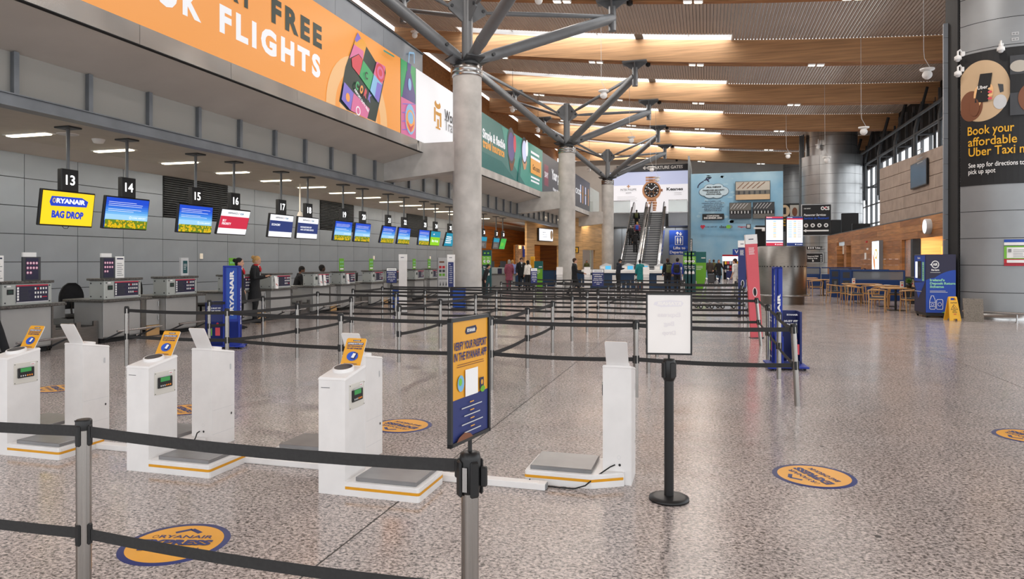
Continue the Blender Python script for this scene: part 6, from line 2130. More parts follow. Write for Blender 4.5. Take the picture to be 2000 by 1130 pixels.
# plants, menu cards, plates
for k, (x, y, lb) in enumerate(((7.15, 26.75, 'on the left of the plant table'), (7.7, 26.9, 'on the right of the plant table'), (5.9, 35.3, 'on the table beyond the booths'), (6.35, 25.1, 'on the round table by the return machine'), (7.75, 25.6, 'behind the return machine'))):
    z = 0.75 if k != 4 else 0.0
    t = T('potted_plant', 'small leafy green plant in a dark pot %s' % lb, 'plant', (x, y, z))
    B().lathe([(0, 0), (0.07, 0.0), (0.09, 0.15), (0.08, 0.15), (0.078, 0.12), (0, 0.12)], 'black_plastic', 14).obj('pot', t)
    b = B()
    rnd = random.Random(k)
    for j in range(70):
        g, el, r_ = rnd.uniform(0, 2 * PI), rnd.uniform(0.3, 1.5), rnd.uniform(0.08, 0.2)
        c = Vector((math.cos(g) * math.cos(el), math.sin(g) * math.cos(el), math.sin(el)))
        e_ = c * r_ + Vector((0, 0, 0.13))
        s_ = c.cross(Vector((0, 0, 1))).normalized() * 0.028
        b.add([Vector((0, 0, 0.13)) + c * r_ * 0.4, e_ * 0.8 + s_ + Vector((0, 0, 0.03)), e_ + c * 0.03, e_ * 0.8 - s_ + Vector((0, 0, 0.03))], [(0, 1, 2, 3)], 'leaf')
    o = b.obj('foliage', t)
    o['kind'] = 'stuff'
for k, (x, y, lb) in enumerate(((5.45, 29.1, 'on the booth table'), (6.95, 27.1, 'beside the left plant'), (7.4, 27.2, 'between the two plants'), (6.2, 25.35, 'on the round table'), (4.7, 38.6, 'on the furthest table'))):
    t = T('menu_card', 'white standing menu card with a food picture %s' % lb, 'menu', (x, y, 0.75), AZ)
    B().prism([(-0.04, 0), (0.04, 0), (0.004, 0.2), (-0.004, 0.2)], -0.06, 0.06, 'white', 'x').obj('card', t) if False else B().box(-0.06, 0.06, -0.01, 0.01, 0, 0.21, 'white', 0.003).obj('card', t)
    p = P(frame((-0.06, -0.011, 0), (1, 0, 0), (0, 0, 1)), 0.001)
    p.disc(0.06, 0.08, 0.03, 0.03, 'coral', n=10); p.rect(0.02, 0.15, 0.08, 0.03, 'sand')
    p.obj('print', t)
for k in range(4):
    o = B().lathe([(0, 0.004), (0.06, 0.004), (0.11, 0.018), (0.112, 0.022), (0.06, 0.01), (0, 0.01)], 'white', 24).obj('plate', loc=(5.95 + 0.28 * (k % 2), 27.2 + 0.25 * (k // 2), 0.75))
    o['label'], o['category'], o['group'] = 'white plate on the second cafe table, %s' % ('near left one', 'near right one', 'far left one', 'far right one')[k], 'plate', 'plates on the second cafe table'
# ================================================================== FAR END: ESCALATORS, BALCONY, ADVERTS
EY0, EY1, EZ = 53.2, 63.3, 5.95


def escalator(label, x):
    t = T('escalator', label, 'escalator', (x, 0, 0), group='escalators up to the departure gates')
    sl_ = EZ / (EY1 - EY0)
    up = [(EY0 - 1.6, 0.55), (EY0 - 1.75, 0.75), (EY0 - 1.5, 0.95), (EY0 - 0.3, 0.97), (EY0 + 0.3, 1.15), (EY1 - 0.2, EZ + 0.85), (EY1 + 0.4, EZ + 0.98), (EY1 + 1.3, EZ + 0.95), (EY1 + 1.5, EZ + 0.75), (EY1 + 1.35, EZ + 0.5)]
    lo = [(EY1 + 1.3, EZ - 0.3), (EY1 + 0.2, EZ - 0.5), (EY0 + 0.8, 0.0), (EY0 - 1.5, 0.0)]
    for s in (-1, 1):
        B().prism(up + lo, s * 0.56 - 0.035, s * 0.56 + 0.035, 'stainless', 'x').obj('balustrade', t)
        B().prism([(EY0 - 1.2, 0.0), (EY0, 0.55), (EY1, EZ + 0.55), (EY1 + 1, EZ + 0.55), (EY1 + 1, EZ - 0.5), (EY1, EZ - 0.7), (EY0 + 1.1, 0)], s * 0.66 - 0.09, s * 0.66 + 0.09, 'band_steel', 'x').obj('skirt_cladding', t)
        B().tube([(s * 0.56, y, z + 0.02) for y, z in up], 0.032, 'black_rubber', 8).obj('handrail', t)
    b = B()
    n = 29
    for k in range(n):
        y0 = EY0 + (EY1 - EY0) * k / n
        y1 = EY0 + (EY1 - EY0) * (k + 1) / n
        z1 = EZ * (k + 1) / n
        z0 = EZ * k / n
        b.quad((-0.5, y0, z0), (0.5, y0, z0), (0.5, y0, z1), (-0.5, y0, z1), 'steel_paint')
        b.quad((-0.5, y0, z1), (0.5, y0, z1), (0.5, y1, z1), (-0.5, y1, z1), 'steel_dark')
        b.box(-0.5, 0.5, y0 - 0.01, y0 + 0.03, z1 - 0.04, z1 + 0.003, 'lgrey')
    o = b.obj('step', t)
    o['kind'] = 'stuff'
    B().box(-0.52, 0.52, EY0 - 1.3, EY0, 0, 0.02, 'stainless').obj('comb_plate', t)
    B().box(-0.52, 0.52, EY1, EY1 + 1.3, EZ - 0.02, EZ + 0.01, 'stainless').obj('comb_plate', t)


escalator('left-hand escalator with people riding up to the gates', -5.83)
escalator('right-hand empty escalator beneath the big watch advert', -4.25)
bl = ST('trim_20')
B().box(-9.6, -6.75, 63.35, 67.5, 4.75, 5.95, 'panel_grey').obj('fascia', bl)
B().box(-3.3, -1.62, 63.35, 67.5, 4.75, 5.95, 'panel_grey').obj('fascia', bl)
B().box(-6.75, -3.3, 64.7, 67.5, 4.75, 5.95, 'panel_dark').obj('fascia', bl)
B().box(-9.6, -1.6, 63.3, 63.34, 5.93, 6.0, 'stainless').obj('edge', bl)
B().box(-17, -1.6, 67.5, 67.7, 0, 10.95, 'plaster').obj('wall_gates', kind='structure')
wl2 = ST('wall_lobby')
B().box(-9.0, -1.6, 66.0, 66.1, 0, 4.8, 'dark_void').obj('backing', wl2)
for k in range(6):
    B().box(-9.0 + 1.24 * k + 0.02, -9.0 + 1.24 * (k + 1) - 0.02, 65.94, 65.99, 0.05, 4.7, 'glass_booth').obj('glass_panel', wl2)
B().box(-1.6, -1.45, 63.4, 78, 0, 10.95, 'panel_dark').obj('wall_block', kind='structure')
for a, b_, lb in ((-9.0, -6.7, 'left of the escalators'), (-3.3, -1.65, 'right of the escalators')):
    t = T('glass_balustrade', 'clear glass balcony balustrade %s' % lb, 'balustrade', (0, 0, 0))
    B().box(a, b_, 63.4, 63.43, 6.0, 7.05, 'glass_green').obj('pane', t)
    B().box(a, b_, 63.38, 63.45, 7.05, 7.1, 'stainless').obj('rail', t)
    if a > -5:
        B().box(b_ - 0.03, b_, 63.4, 67, 6.0, 7.05, 'glass_green').obj('pane', t)
# watch advert
YP = 67.45
t = T('watch_advert', 'huge lit white advert with a rose gold wristwatch under the departure gates sign', 'advert')
a, b = onY(1200, 420, YP), onY(1346, 331.5, YP)
b.x = -1.62
B().box(-9.5, b.x, YP - 0.1, YP, 5.9, b.z, 'steel_dark').obj('light_box', t)
p = P(frame((0, YP - 0.105, 0), (1, 0, 0), (0, 0, 1)), 0.006)


def k2(x, y):
    q = onY(1180 + x / 5.137, 310 + y / 5.137, YP)
    return (q.x, q.z)


p.rect(-9.45, 5.95, b.x + 9.4, b.z - 6.0, 'ad_pale')
p.rect(-9.45, 8.9, b.x + 9.4, b.z - 8.95, 'ad_lilac')
p.rect(-9.45, 8.6, b.x + 9.4, 0.3, 'ad_pale')
wc = k2(478, 320)
for (x0, y0, x1, y1) in ((418, 178, 520, 200), (418, 204, 520, 226), (420, 230, 522, 255)):
    q0, q1 = k2(x0, y1), k2(x1, y0)
    p.rect(q0[0], q0[1], q1[0] - q0[0], q1[1] - q0[1], 'ad_gold')
    p.rect(q0[0] + (q1[0] - q0[0]) * 0.3, q0[1], (q1[0] - q0[0]) * 0.4, q1[1] - q0[1], 'ad_goldd')
for (x0, y0, x1, y1) in ((430, 405, 525, 430), (445, 432, 530, 456), (458, 458, 528, 482), (468, 484, 524, 505), (472, 507, 522, 524)):
    q0, q1 = k2(x0, y1), k2(x1, y0)
    p.rect(q0[0], q0[1], q1[0] - q0[0], q1[1] - q0[1], 'ad_gold')
    p.rect(q0[0] + (q1[0] - q0[0]) * 0.3, q0[1], (q1[0] - q0[0]) * 0.4, q1[1] - q0[1], 'ad_goldd')
rx = k2(572, 320)[0] - wc[0]
p.disc(wc[0], wc[1], rx, rx * 1.04, 'ad_gold', n=40)
p.rect(wc[0] + rx * 0.95, wc[1] - 0.12, 0.2, 0.24, 'ad_goldd')
p.disc(wc[0], wc[1] + 0.05, rx * 0.82, rx * 0.82, 'ad_goldd', n=36)
p.disc(wc[0], wc[1] + 0.05, rx * 0.78, rx * 0.78, 'black', n=36)
for dx, dy in ((-0.42, -0.1), (0.42, -0.1), (0, -0.42)):
    p.ring(wc[0] + dx * rx, wc[1] + 0.05 + dy * rx, rx * 0.24, rx * 0.24, 0.025, 'ad_gold', n=20)
for k in range(12):
    g = k * PI / 6
    p.rect(wc[0] + rx * 0.66 * math.cos(g) - 0.04, wc[1] + 0.05 + rx * 0.66 * math.sin(g) - 0.05, 0.08, 0.1, 'ad_white', same=k > 0)
p.line([(wc[0], wc[1] + 0.05), (wc[0] + rx * 0.5, wc[1] + rx * 0.5)], 0.06, 'ad_white')
p.line([(wc[0], wc[1] + 0.05), (wc[0] - rx * 0.42, wc[1] + rx * 0.38)], 0.06, 'ad_white')
q = k2(247, 280)
p.line([(q[0] - 0.16, q[1]), (q[0] + 0.16, q[1])], 0.09, 'ad_gold'); p.line([(q[0], q[1] - 0.16), (q[0], q[1] + 0.16)], 0.09, 'ad_gold')
q0, q1 = k2(168, 325), k2(326, 325)
p.text('PATEK PHILIPPE', q0[0], q0[1], 0.2, 'grey', w=q1[0] - q0[0])
p.text('GENEVE', (q0[0] + q1[0]) / 2, q0[1] - 0.27, 0.11, 'grey', 'c', w=0.55)
q0 = k2(135, 430)
p.lines(q0[0], q0[1], 2.2, 0.55, 4, 'lgrey', 0.2, seed=3)
q0, q1 = k2(628, 322), k2(792, 322)
p.text('Keanes', q0[0], q0[1], 0.3, 'black', w=q1[0] - q0[0], bold=0.03)
p.lines(q0[0] + 0.6, q0[1] - 0.42, 0.9, 0.3, 3, 'lgrey', 0.25, 'c', seed=4)
p.obj('picture', t)
t = T('direction_sign', 'dark DEPARTURE GATES strip sign with a left arrow above the watch advert', 'sign')
zb = b.z
B().box(-8.4, -1.5, YP - 0.4, YP, zb, zb + 0.55, 'dgrey').obj('fascia', t)
p = P(frame((0, YP - 0.405, 0), (1, 0, 0), (0, 0, 1)), 0.006)
q0, q1 = k2(440, 82), k2(790, 82)
p.text('DEPARTURE GATES', q0[0], zb + 0.13, 0.29, 'white', w=q1[0] - q0[0], bold=0.02)
q0 = k2(395, 80)
p.line([(q0[0], zb + 0.27), (q0[0] + 0.5, zb + 0.27)], 0.07, 'white'); p.line([(q0[0] + 0.2, zb + 0.42), (q0[0], zb + 0.27), (q0[0] + 0.2, zb + 0.12)], 0.07, 'white')
p.obj('lettering', t)
# lifts poster, doors
t = T('lift_poster', 'blue Lifts to Departures poster with white pictogram under the balcony', 'sign')
a, b = onY(1307, 497, 65.8), onY(1346, 449, 65.8)
B().box(a.x, b.x - 0.02, 65.82, 65.9, a.z, b.z, 'blue').obj('board', t)
p = P(frame((a.x, 65.815, a.z), (1, 0, 0), (0, 0, 1)), 0.004)
W, Hh = b.x - a.x - 0.02, b.z - a.z
p.disc(W * 0.15, Hh * 0.35, W * 0.14, Hh * 0.08, 'bluemid', x0=0.0); p.disc(W * 0.85, Hh * 0.3, W * 0.14, Hh * 0.06, 'bluemid')
p.rect(W * 0.3, Hh * 0.4, W * 0.4, Hh * 0.36, 'white'); p.rect(W * 0.325, Hh * 0.42, W * 0.35, Hh * 0.32, 'blue')
for k in (0.43, 0.57):
    p.disc(W * k, Hh * 0.67, W * 0.035, W * 0.035, 'white', n=10); p.rect(W * k - W * 0.045, Hh * 0.54, W * 0.09, Hh * 0.1, 'white'); p.rect(W * k - W * 0.03, Hh * 0.45, W * 0.06, Hh * 0.1, 'white')
for k, s in ((0.42, 1), (0.58, -1)):
    p.line([(W * k, Hh * 0.8), (W * k, Hh * 0.92)], 0.06, 'white'); p.line([(W * k - 0.12, Hh * 0.86 + 0.0 * s), (W * k, Hh * (0.93 if s > 0 else 0.79)), (W * k + 0.12, Hh * 0.86)], 0.06, 'white')
p.text('Lifts to', W * 0.52, Hh * 0.22, Hh * 0.11, 'white', 'c', w=W * 0.6, bold=0.02); p.text('Departures', W * 0.5, Hh * 0.05, Hh * 0.11, 'white', 'c', w=W * 0.92, bold=0.02)
p.obj('print', t)
t = T('lift_doors', 'grey steel lift doors below the blue lifts poster', 'lift')
a, b = onY(1311, 545, 65.8), onY(1338, 498, 65.8)
B().box(a.x - 0.12, b.x + 0.12, 65.85, 65.93, 0, b.z + 0.1, 'stainless_brushed').obj('frame', t)
for k in (0, 1):
    m_ = (a.x + b.x) / 2
    B().box(a.x if k == 0 else m_ + 0.01, m_ - 0.01 if k == 0 else b.x, 65.8, 65.85, 0, b.z, 'stainless_brushed').obj('door', t)
t = T('upright_sign', 'narrow black upright sign with white letters at the corner of the lift lobby', 'sign')
a, b = onY(1348, 493, 63.3), onY(1352.5, 466, 63.3)
B().box(a.x, b.x, 63.3, 63.38, 0, b.z, 'black_plastic').obj('board', t)
p = P(frame((a.x, 63.295, a.z), (1, 0, 0), (0, 0, 1)), 0.003)
p.text('ARRIVALS', (b.x - a.x) * 0.75, 0.06, 0.12, 'white', w=1.1, rot=PI / 2, bold=0.03)
p.obj('print', t)

# blue hoarding
YB = 66.0
t = T('hoarding', 'tall sky blue construction hoarding with cloud bubble text and photographs', 'hoarding')
B().box(-1.4, 6.6, YB, YB + 0.1, 0, 9.65, 'blue_hoarding').obj('board', t)
p = P(frame((0, YB - 0.004, 0), (1, 0, 0), (0, 0, 1)), 0.006)


def k3(x, y):
    q = onY(1180 + x / 5.137, 310 + y / 5.137, YB)
    return (q.x, q.z)


rnd = random.Random(3)
mat('cloud_print', '#a5c9db', 0.55, var=0.04)
for k in range(26):
    q = k3(rnd.uniform(930, 1330), rnd.uniform(150, 640))
    if -1.1 < q[0] < 5.8:
        p.disc(q[0], q[1], rnd.uniform(0.12, 0.3), rnd.uniform(0.06, 0.14), 'cloud_print', n=10, same=k > 0)
cpl = k3(1035, 205)
pl = [(-0.42, -0.1), (-0.2, -0.02), (-0.1, 0.2), (-0.03, 0.2), (0.0, 0.04), (0.35, 0.2), (0.45, 0.2), (0.38, 0.1), (0.12, -0.04), (0.2, -0.28), (0.13, -0.3), (-0.08, -0.1), (-0.28, -0.16)]
p.poly([(cpl[0] + x * 0.9, cpl[1] + y * 0.9) for x, y in pl], 'navy')
p.line([k3(998, 225), k3(965, 245), k3(945, 268), k3(938, 292)], 0.1, 'navy')
for m, g in (('navy', 1.0), ('cloud', 0.975)):
    c0 = k3(1100, 325)
    for dx, dy, rx_, ry_ in ((0, 0, 1.15, 0.55), (-0.75, -0.05, 0.55, 0.38), (0.8, -0.02, 0.5, 0.4), (-0.35, 0.3, 0.5, 0.35), (0.35, 0.33, 0.5, 0.35), (0.3, -0.35, 0.5, 0.3), (-0.35, -0.33, 0.5, 0.3)):
        p.disc(c0[0] + dx, c0[1] + dy, rx_ * g + (0 if g < 1 else 0.02), ry_ * g + (0 if g < 1 else 0.02), m, n=22)
for s, y, w_, bo in (('ALL NEW!', 292, 140, 0.06), ('PASSENGER SECURITY', 322, 210, 0.03), ('SCREENING &', 343, 130, 0.03), ('ARRIVALS AREA', 362, 150, 0.03)):
    q = k3(1098, y)
    p.text(s, q[0], q[1], 0.13, 'black', 'c', w=w_ / 5.137 / 1345 * 63.5, bold=bo)
for k, s in enumerate(("We're building a new", 'mezzanine floor which will be', 'the location of our new', 'passenger security screening', 'area and underneath, a', 'refreshed arrivals area.')):
    q = k3(1092, 432 + 18.5 * k)
    p.text(s, q[0], q[1], 0.12, 'navy', 'c', bold=0.02)
q0, q1 = k3(985, 614), k3(1202, 550)
p.rect(q0[0], q0[1], q1[0] - q0[0], q1[1] - q0[1], 'black')
q = k3(1092, 580)
p.text('COMPLETION:', q[0], q[1], 0.13, 'white', 'c', w=1.1, bold=0.03)
q = k3(1092, 602)
p.text('DECEMBER 2026', q[0], q[1], 0.15, 'white', 'c', w=1.6, bold=0.04)
for j, (x0, y0, x1, y1) in enumerate(((1315, 418, 1665, 220), (1255, 604, 1475, 438), (1488, 604, 1706, 433))):
    q0, q1 = k3(x0, y0), k3(x1, y1)
    W, Hh = q1[0] - q0[0], q1[1] - q0[1]
    p.rect(q0[0], q0[1], W, Hh, 'dgrey')
    p.rect(q0[0] + 0.04, q0[1] + 0.04, W - 0.08, Hh - 0.08, ('photo2', 'photo', 'dgrey')[j])
    p.rect(q0[0] + 0.04, q0[1] + 0.04, W - 0.08, Hh * 0.28, ('sand', 'dgrey', 'photo')[j])
    p.rect(q0[0] + 0.04, q0[1] + Hh * 0.3, W - 0.08, Hh * 0.22, ('photo', 'black', 'black')[j])
    for k in range(5):
        p.line([(q0[0] + W * (0.25 + 0.15 * k), q0[1] + Hh * 0.94), (q0[0] + W * (0.06 + 0.14 * k), q0[1] + Hh * 0.62)], 0.05, 'brown' if j == 0 else 'lgrey')
    for k in range(6):
        p.rect(q0[0] + W * (0.08 + 0.15 * k), q0[1] + Hh * 0.32, W * 0.05, Hh * 0.16, 'lgrey' if j else 'dgrey', same=k > 0)
q = k3(988, 685)
p.disc(q[0] - 0.08, q[1] + 0.06, 0.12, 0.12, 'crimson', n=14); p.disc(q[0] + 0.1, q[1] + 0.06, 0.12, 0.12, 'crimson', n=14); p.poly([(q[0] - 0.19, q[1] + 0.02), (q[0], q[1] - 0.22), (q[0] + 0.21, q[1] + 0.02)], 'crimson')
p.text('CORK AIRPORT', k3(1010, 692)[0], k3(1010, 692)[1], 0.12, 'navy', w=1.1)
p.text('daa', k3(1155, 696)[0], k3(1155, 696)[1], 0.25, 'dgrey', w=0.62, bold=0.03)
q = k3(1245, 683)
p.disc(q[0] + 0.12, q[1], 0.25, 0.17, 'grey', n=14); p.disc(q[0], q[1], 0.2, 0.17, 'lime', n=14)
p.text('Hegarty', k3(1340, 692)[0], k3(1340, 692)[1], 0.16, 'red', w=0.75, bold=0.03)
q = k3(1440, 680)
p.rect(q[0] - 0.15, q[1] - 0.2, 0.4, 0.42, 'dgrey'); p.rect(q[0] - 0.08, q[1] - 0.12, 0.26, 0.28, 'lgrey')
p.obj('print', t)

# timber wall with shops at the far left
W0, W1 = Vector((-12.3, 47.4, 0)), Vector((-9.0, 65.0, 0))
WD = (W1 - W0).normalized()
WN = Vector((WD.y, -WD.x, 0))
MW = Matrix(((WD.x, -WN.x, 0, W0.x), (WD.y, -WN.y, 0, W0.y), (0, 0, 1, 0), (0, 0, 0, 1)))


def onW(px, py):
    r = ray(px, py)
    t_ = (W0.x * WN.x + W0.y * WN.y) / (r[0] * WN.x + r[1] * WN.y)
    q = Vector((r[0] * t_, r[1] * t_, 0)) - W0
    return q.dot(WD), EYE + r[2] * t_


wt = ST('wall_shops')
s0, s1, s2, s3 = onW(1044, 500)[0], onW(1091, 500)[0], onW(1138, 500)[0], onW(1162, 500)[0]
zt, zd = onW(1060, 478)[1], onW(1150, 488)[1]
LW = (W1 - W0).length
for a, b_, za, zb_ in ((0, s0, 0, 5.2), (s0, s1, zt, 5.2), (s1, s2, 0, 5.2), (s2, s3, zd, 5.2), (s3, LW, 0, 5.2)):
    rows = max(1, int((zb_ - za) / 0.65))
    for k in range(rows):
        b = B(MW)
        b.box(a + 0.005, b_ - 0.005, 0, 0.15, za + (zb_ - za) * k / rows + 0.004, za + (zb_ - za) * (k + 1) / rows - 0.004, 'wood_light')
        b.obj('timber_panel', wt)
t = T('shop_niche', 'lit alcove with brick back wall and three glowing wall lamps', 'alcove')
b = B(MW)
b.box(s0, s1, 1.6, 1.7, 0, zt, 'wood_orange').obj('back_wall', t)
b = B(MW)
b.box(s0 + 0.05, s0 + (s1 - s0) * 0.6, 1.4, 1.58, 0, zt, 'brick').obj('brick_panel', t)
b = B(MW)
for k in range(3):
    x = s0 + (s1 - s0) * (0.06 + 0.2 * k)
    b = B(MW)
    b.cyl((x, 1.3, zt - 0.3), (x, 1.3, zt - 0.05), 0.1, 'shop_glow', 10).obj('lamp', t)
    q = MW @ Vector((x, 1.1, zt - 0.35))
    l = bpy.data.lights.new('niche_lamp', 'SPOT')
    l.energy, l.color, l.spot_size, l.shadow_soft_size = 60, (1, 0.75, 0.45), 1.0, 0.1
    o = bpy.data.objects.new('niche_lamp', l)
    o.location = q
    o.rotation_euler = (0.25, 0, 0)
    C.objects.link(o)
b = B(MW)
b.box(s0 + 0.9, s0 + 1.5, 1.34, 1.39, 1.9, 2.7, 'ryblue').obj('poster', t)
t = T('shop_doorway', 'dark glazed doorway with a yellow sign band inside', 'doorway')
b = B(MW); b.box(s2, s3, 1.9, 2.0, 0, zd, 'dark_void').obj('back', t)
b = B(MW); b.box(s2 + 0.2, s3 - 0.6, 1.5, 1.6, 1.9, 2.3, 'ad_amber').obj('sign_band', t)
b = B(MW); b.box(s3 - 0.5, s3 - 0.4, 0.2, 0.3, 0, zd, 'glass_green').obj('glass_edge', t)
t = T('wall_screen', 'wide white and green screen on the timber wall by the middle column', 'screen')
a, b_ = onW(1049, 470), onW(1076.5, 447.5)
b = B(MW); b.box(a[0], b_[0], -0.15, -0.02, a[1], b_[1], 'black_plastic').obj('case', t)
fo_ = lambda x, y, c=0.0: MW @ Vector((x, -0.155 - c, y))
p = P(fo_, 0.004)
p.rect(a[0] + 0.05, a[1] + 0.04, b_[0] - a[0] - 0.1, b_[1] - a[1] - 0.08, 'cool_glow'); p.lines(a[0] + 0.6, a[1] + 0.3, 0.9, 0.5, 3, 'lgrey', 0.2); p.disc(a[0] + 2.3, a[1] + 0.5, 0.25, 0.35, 'sand', n=12)
p.obj('display', t)
t = T('exit_sign', 'yellow and black pictogram sign beside the middle column', 'sign', dep(1125, 488, 43))
B().box(-0.18, 0.18, -0.03, 0.03, -0.2, 0.2, 'black_plastic').obj('case', t)
p = P(frame((-0.18, -0.032, -0.2), (1, 0, 0), (0, 0, 1)), 0.002)
p.rect(0.05, 0.05, 0.26, 0.3, 'yellow'); p.text('i', 0.18, 0.1, 0.2, 'black', 'c', bold=0.05)
p.obj('print', t)
B().box(-0.75, -0.18, 0.0, 0.04, 0.1, 0.16, 'steel_dark').obj('arm', t)

# white check-in island
t = T('check_in_island', 'long white-topped counter with navy front and rounded end below the escalators', 'counter', (0, 0, 0))
xa, xb = onY(1133, 530, 39.5).x, onY(1330, 530, 39.5).x
B().box(xa + 0.5, xb, 39.4, 40.1, 0.92, 1.1, 'white', 0.02).obj('worktop', t)
B().lathe([(0, 0.92), (0.7, 0.92), (0.72, 0.95), (0.72, 1.07), (0.7, 1.1), (0, 1.1)], 'white', 28, (xa + 0.7, 40.1, 0)).obj('round_end', t)
B().box(xa + 0.3, xb - 0.1, 39.6, 40.0, 0, 0.92, 'navy_front').obj('front', t)
for k in range(5):
    x = xa + 0.6 + 1.25 * k
    B().box(x, x + 0.4, 39.55, 39.6, 0.2, 0.8, 'white', 0.01).obj('panel', t)
for k, px in enumerate((1183, 1226, 1255, 1290)):
    q = onY(px, 520, 39.8)
    t = T('angled_display', 'small white angled display with blue screen on the white counter, %s' % ORD[k], 'display', (q.x, 39.8, 1.1), 0.2 * (k % 2))
    B().prism([(-0.35, 0), (0.35, 0), (0.35, 0.3), (0.0, 0.38), (-0.35, 0.22)], -0.02, 0.02, 'lgrey', 'y').obj('frame', t)
    p = P(frame((-0.35, -0.022, 0), (1, 0, 0), (0, 0, 1)), 0.002)
    p.rect(0.05, 0.03, 0.25, 0.17, 'white'); p.rect(0.34, 0.03, 0.3, 0.2, 'screen_cyan')
    p.obj('screen', t)
t = T('low_partition', 'low navy partition running from the near column to the white counter', 'partition')
for k in range(4):
    B().box(-11.5 + 1.3 * k, -11.5 + 1.3 * (k + 1) - 0.02, 41.0, 41.06, 0.05, 1.02, 'navy_front', 0.005).obj('panel', t)
B().box(-11.5, -6.2, 40.98, 41.08, 1.02, 1.06, 'black_plastic').obj('rail', t)
for k, px in enumerate((1093, 1147, 1262)):
    q = fl(px, 570)
    t = T('tag_kiosk', 'slim white self-service tag kiosk, %s along the queue exit' % ORD[k], 'kiosk', (q.x, q.y, 0), 0.1)
    B().box(-0.15, 0.15, -0.1, 0.1, 0, 0.9, 'kiosk_white', 0.01).obj('body', t)
    B().prism([(-0.12, 0.9), (0.12, 0.9), (0.1, 1.25), (-0.02, 1.3)], -0.16, 0.16, 'kiosk_white', 'x').obj('head', t)
    p = P(frame((-0.15, -0.105, 0.9), (1, 0, 0), (0.0, 0.25, 1)), 0.003)
    p.rect(0.04, 0.06, 0.2, 0.14, 'lime'); p.rect(0.04, 0.22, 0.2, 0.06, 'lgrey')
    p.obj('screen', t)
    for j in range(5):
        B().box(-0.152, 0.152, -0.11, -0.1, 0.1 + 0.15 * j, 0.16 + 0.15 * j, 'lgrey').obj('band', t)


def green_column(label, x, y, rz, num):
    t = T('tag_column', label, 'kiosk', (x, y, 0), rz, group='teal and green bag tag columns')
    B().box(-0.13, 0.13, -0.1, 0.1, 0, 2.12, 'teal2', 0.01).obj('body', t)
    p = P(frame((-0.13, -0.102, 0), (1, 0, 0), (0, 0, 1)), 0.002)
    p.rect(0.0, 1.45, 0.26, 0.4, 'lime'); p.disc(0.13, 1.6, 0.075, 0.075, 'white', n=16); p.text(num, 0.13, 1.56, 0.08, 'teal', 'c', bold=0.04)
    p.text('Step', 0.13, 1.74, 0.05, 'white', 'c'); p.text('Bag', 0.13, 1.3, 0.07, 'white', 'c'); p.text('Tag', 0.13, 1.2, 0.07, 'white', 'c')
    p.rect(0.07, 0.95, 0.12, 0.12, 'white'); p.rect(0.1, 1.07, 0.06, 0.05, 'white', same=True); p.disc(0.13, 1.98, 0.05, 0.04, 'lime', n=8)
    p.obj('print', t)


for k, px in enumerate((1339.5, 1347, 1354)):
    q = onY(px, 540, 36.5 - 0.0 * k)
    green_column('tall teal column with white %s on lime, right of the queue' % ('one', 'two', 'three')[k], q.x, 36.5, 0.0, '123'[k])
for k, px in enumerate((948, 954.5)):
    q = onY(px, 540, 30.5)
    green_column('tall teal column with white digit on lime, %s of two by the near column' % ('left', 'right')[k], q.x, 30.5, 0.1, '12'[k])


def green_sign(label, x, y, w, h, rz=0.0, lift=0.0):
    t = T('green_sign', label, 'sign', (x, y, 0), rz)
    B().box(-w / 2, w / 2, -0.05, 0.05, lift, h, 'teal').obj('board', t)
    p = P(frame((-w / 2, -0.052, 0), (1, 0, 0), (0, 0, 1)), 0.003)
    p.rect(0.01, lift + 0.01, w - 0.02, (h - lift) * 0.72, 'green'); p.rect(w * 0.55, h - 0.35, w * 0.38, 0.05, 'white'); p.lines(w * 0.1, lift + (h - lift) * 0.55, w * 0.6, 0.25, 3, 'white', 0.3, seed=2)
    p.obj('print', t)
    B().box(-w / 2, w / 2, -0.2, 0.2, 0, 0.03, 'grey').obj('foot', t)


q = onY(1368.5, 560, 38.0)
green_sign('large green and teal aer sign behind the luggage trolleys', q.x, 38.0, 0.56, 2.1)
q = onY(1358, 560, 38.6)
t = T('green_sign', 'narrow blue and green sign between the teal columns and the large green sign', 'sign', (q.x, 38.6, 0))
B().box(-0.12, 0.12, -0.05, 0.05, 0, 2.05, 'green').box(-0.121, 0.121, -0.051, 0.051, 0.4, 1.1, 'blue').obj('board', t)
q = onY(1052, 530, 38.5)
green_sign('green and teal aer sign beside the yellow wall box at the far queue', q.x, 38.5, 0.5, 1.6)
q = dep(1040.5, 516, 46)
o = B().box(-0.13, 0.13, -0.1, 0.1, -0.5, 0.3, 'yellow', 0.02).box(-0.1, 0.1, -0.11, -0.1, -0.3, 0.1, 'stripe_amber').box(-0.05, 0.05, -0.05, 0.05, -1.6, -0.5, 'grey').obj('post_box', loc=(q.x, q.y, 1.6))
o['label'], o['category'] = 'yellow box on a post in front of the timber wall', 'box'
t = T('desk_counter', 'grey check-in desk with small screens under the far green hanging screens', 'desk', onY(970, 560, 37.0) + Vector((0, 0, 0)))
t.location.z = 0
B().box(-1.0, 1.0, -0.3, 0.3, 0, 0.85, 'desk_panel').box(-0.45, 0.45, -0.3, 0.1, 0.85, 1.25, 'desk_box', 0.01).box(-1.1, 1.1, -0.35, 0.35, 0.85, 0.9, 'granite_top').obj('body', t)
p = P(frame((-0.45, -0.302, 0.85), (1, 0, 0), (0, 0, 1)), 0.003)
p.rect(0.6, 0.05, 0.25, 0.3, 'dknavy'); p.rect(-0.15, 0.05, 0.25, 0.3, 'dknavy')
p.obj('notice', t)
for k in range(2):
    B().box(-0.5 + 0.7 * k, -0.15 + 0.7 * k, 0.0, 0.05, 1.25, 1.6, 'dgrey', 0.01).obj('screen', t)

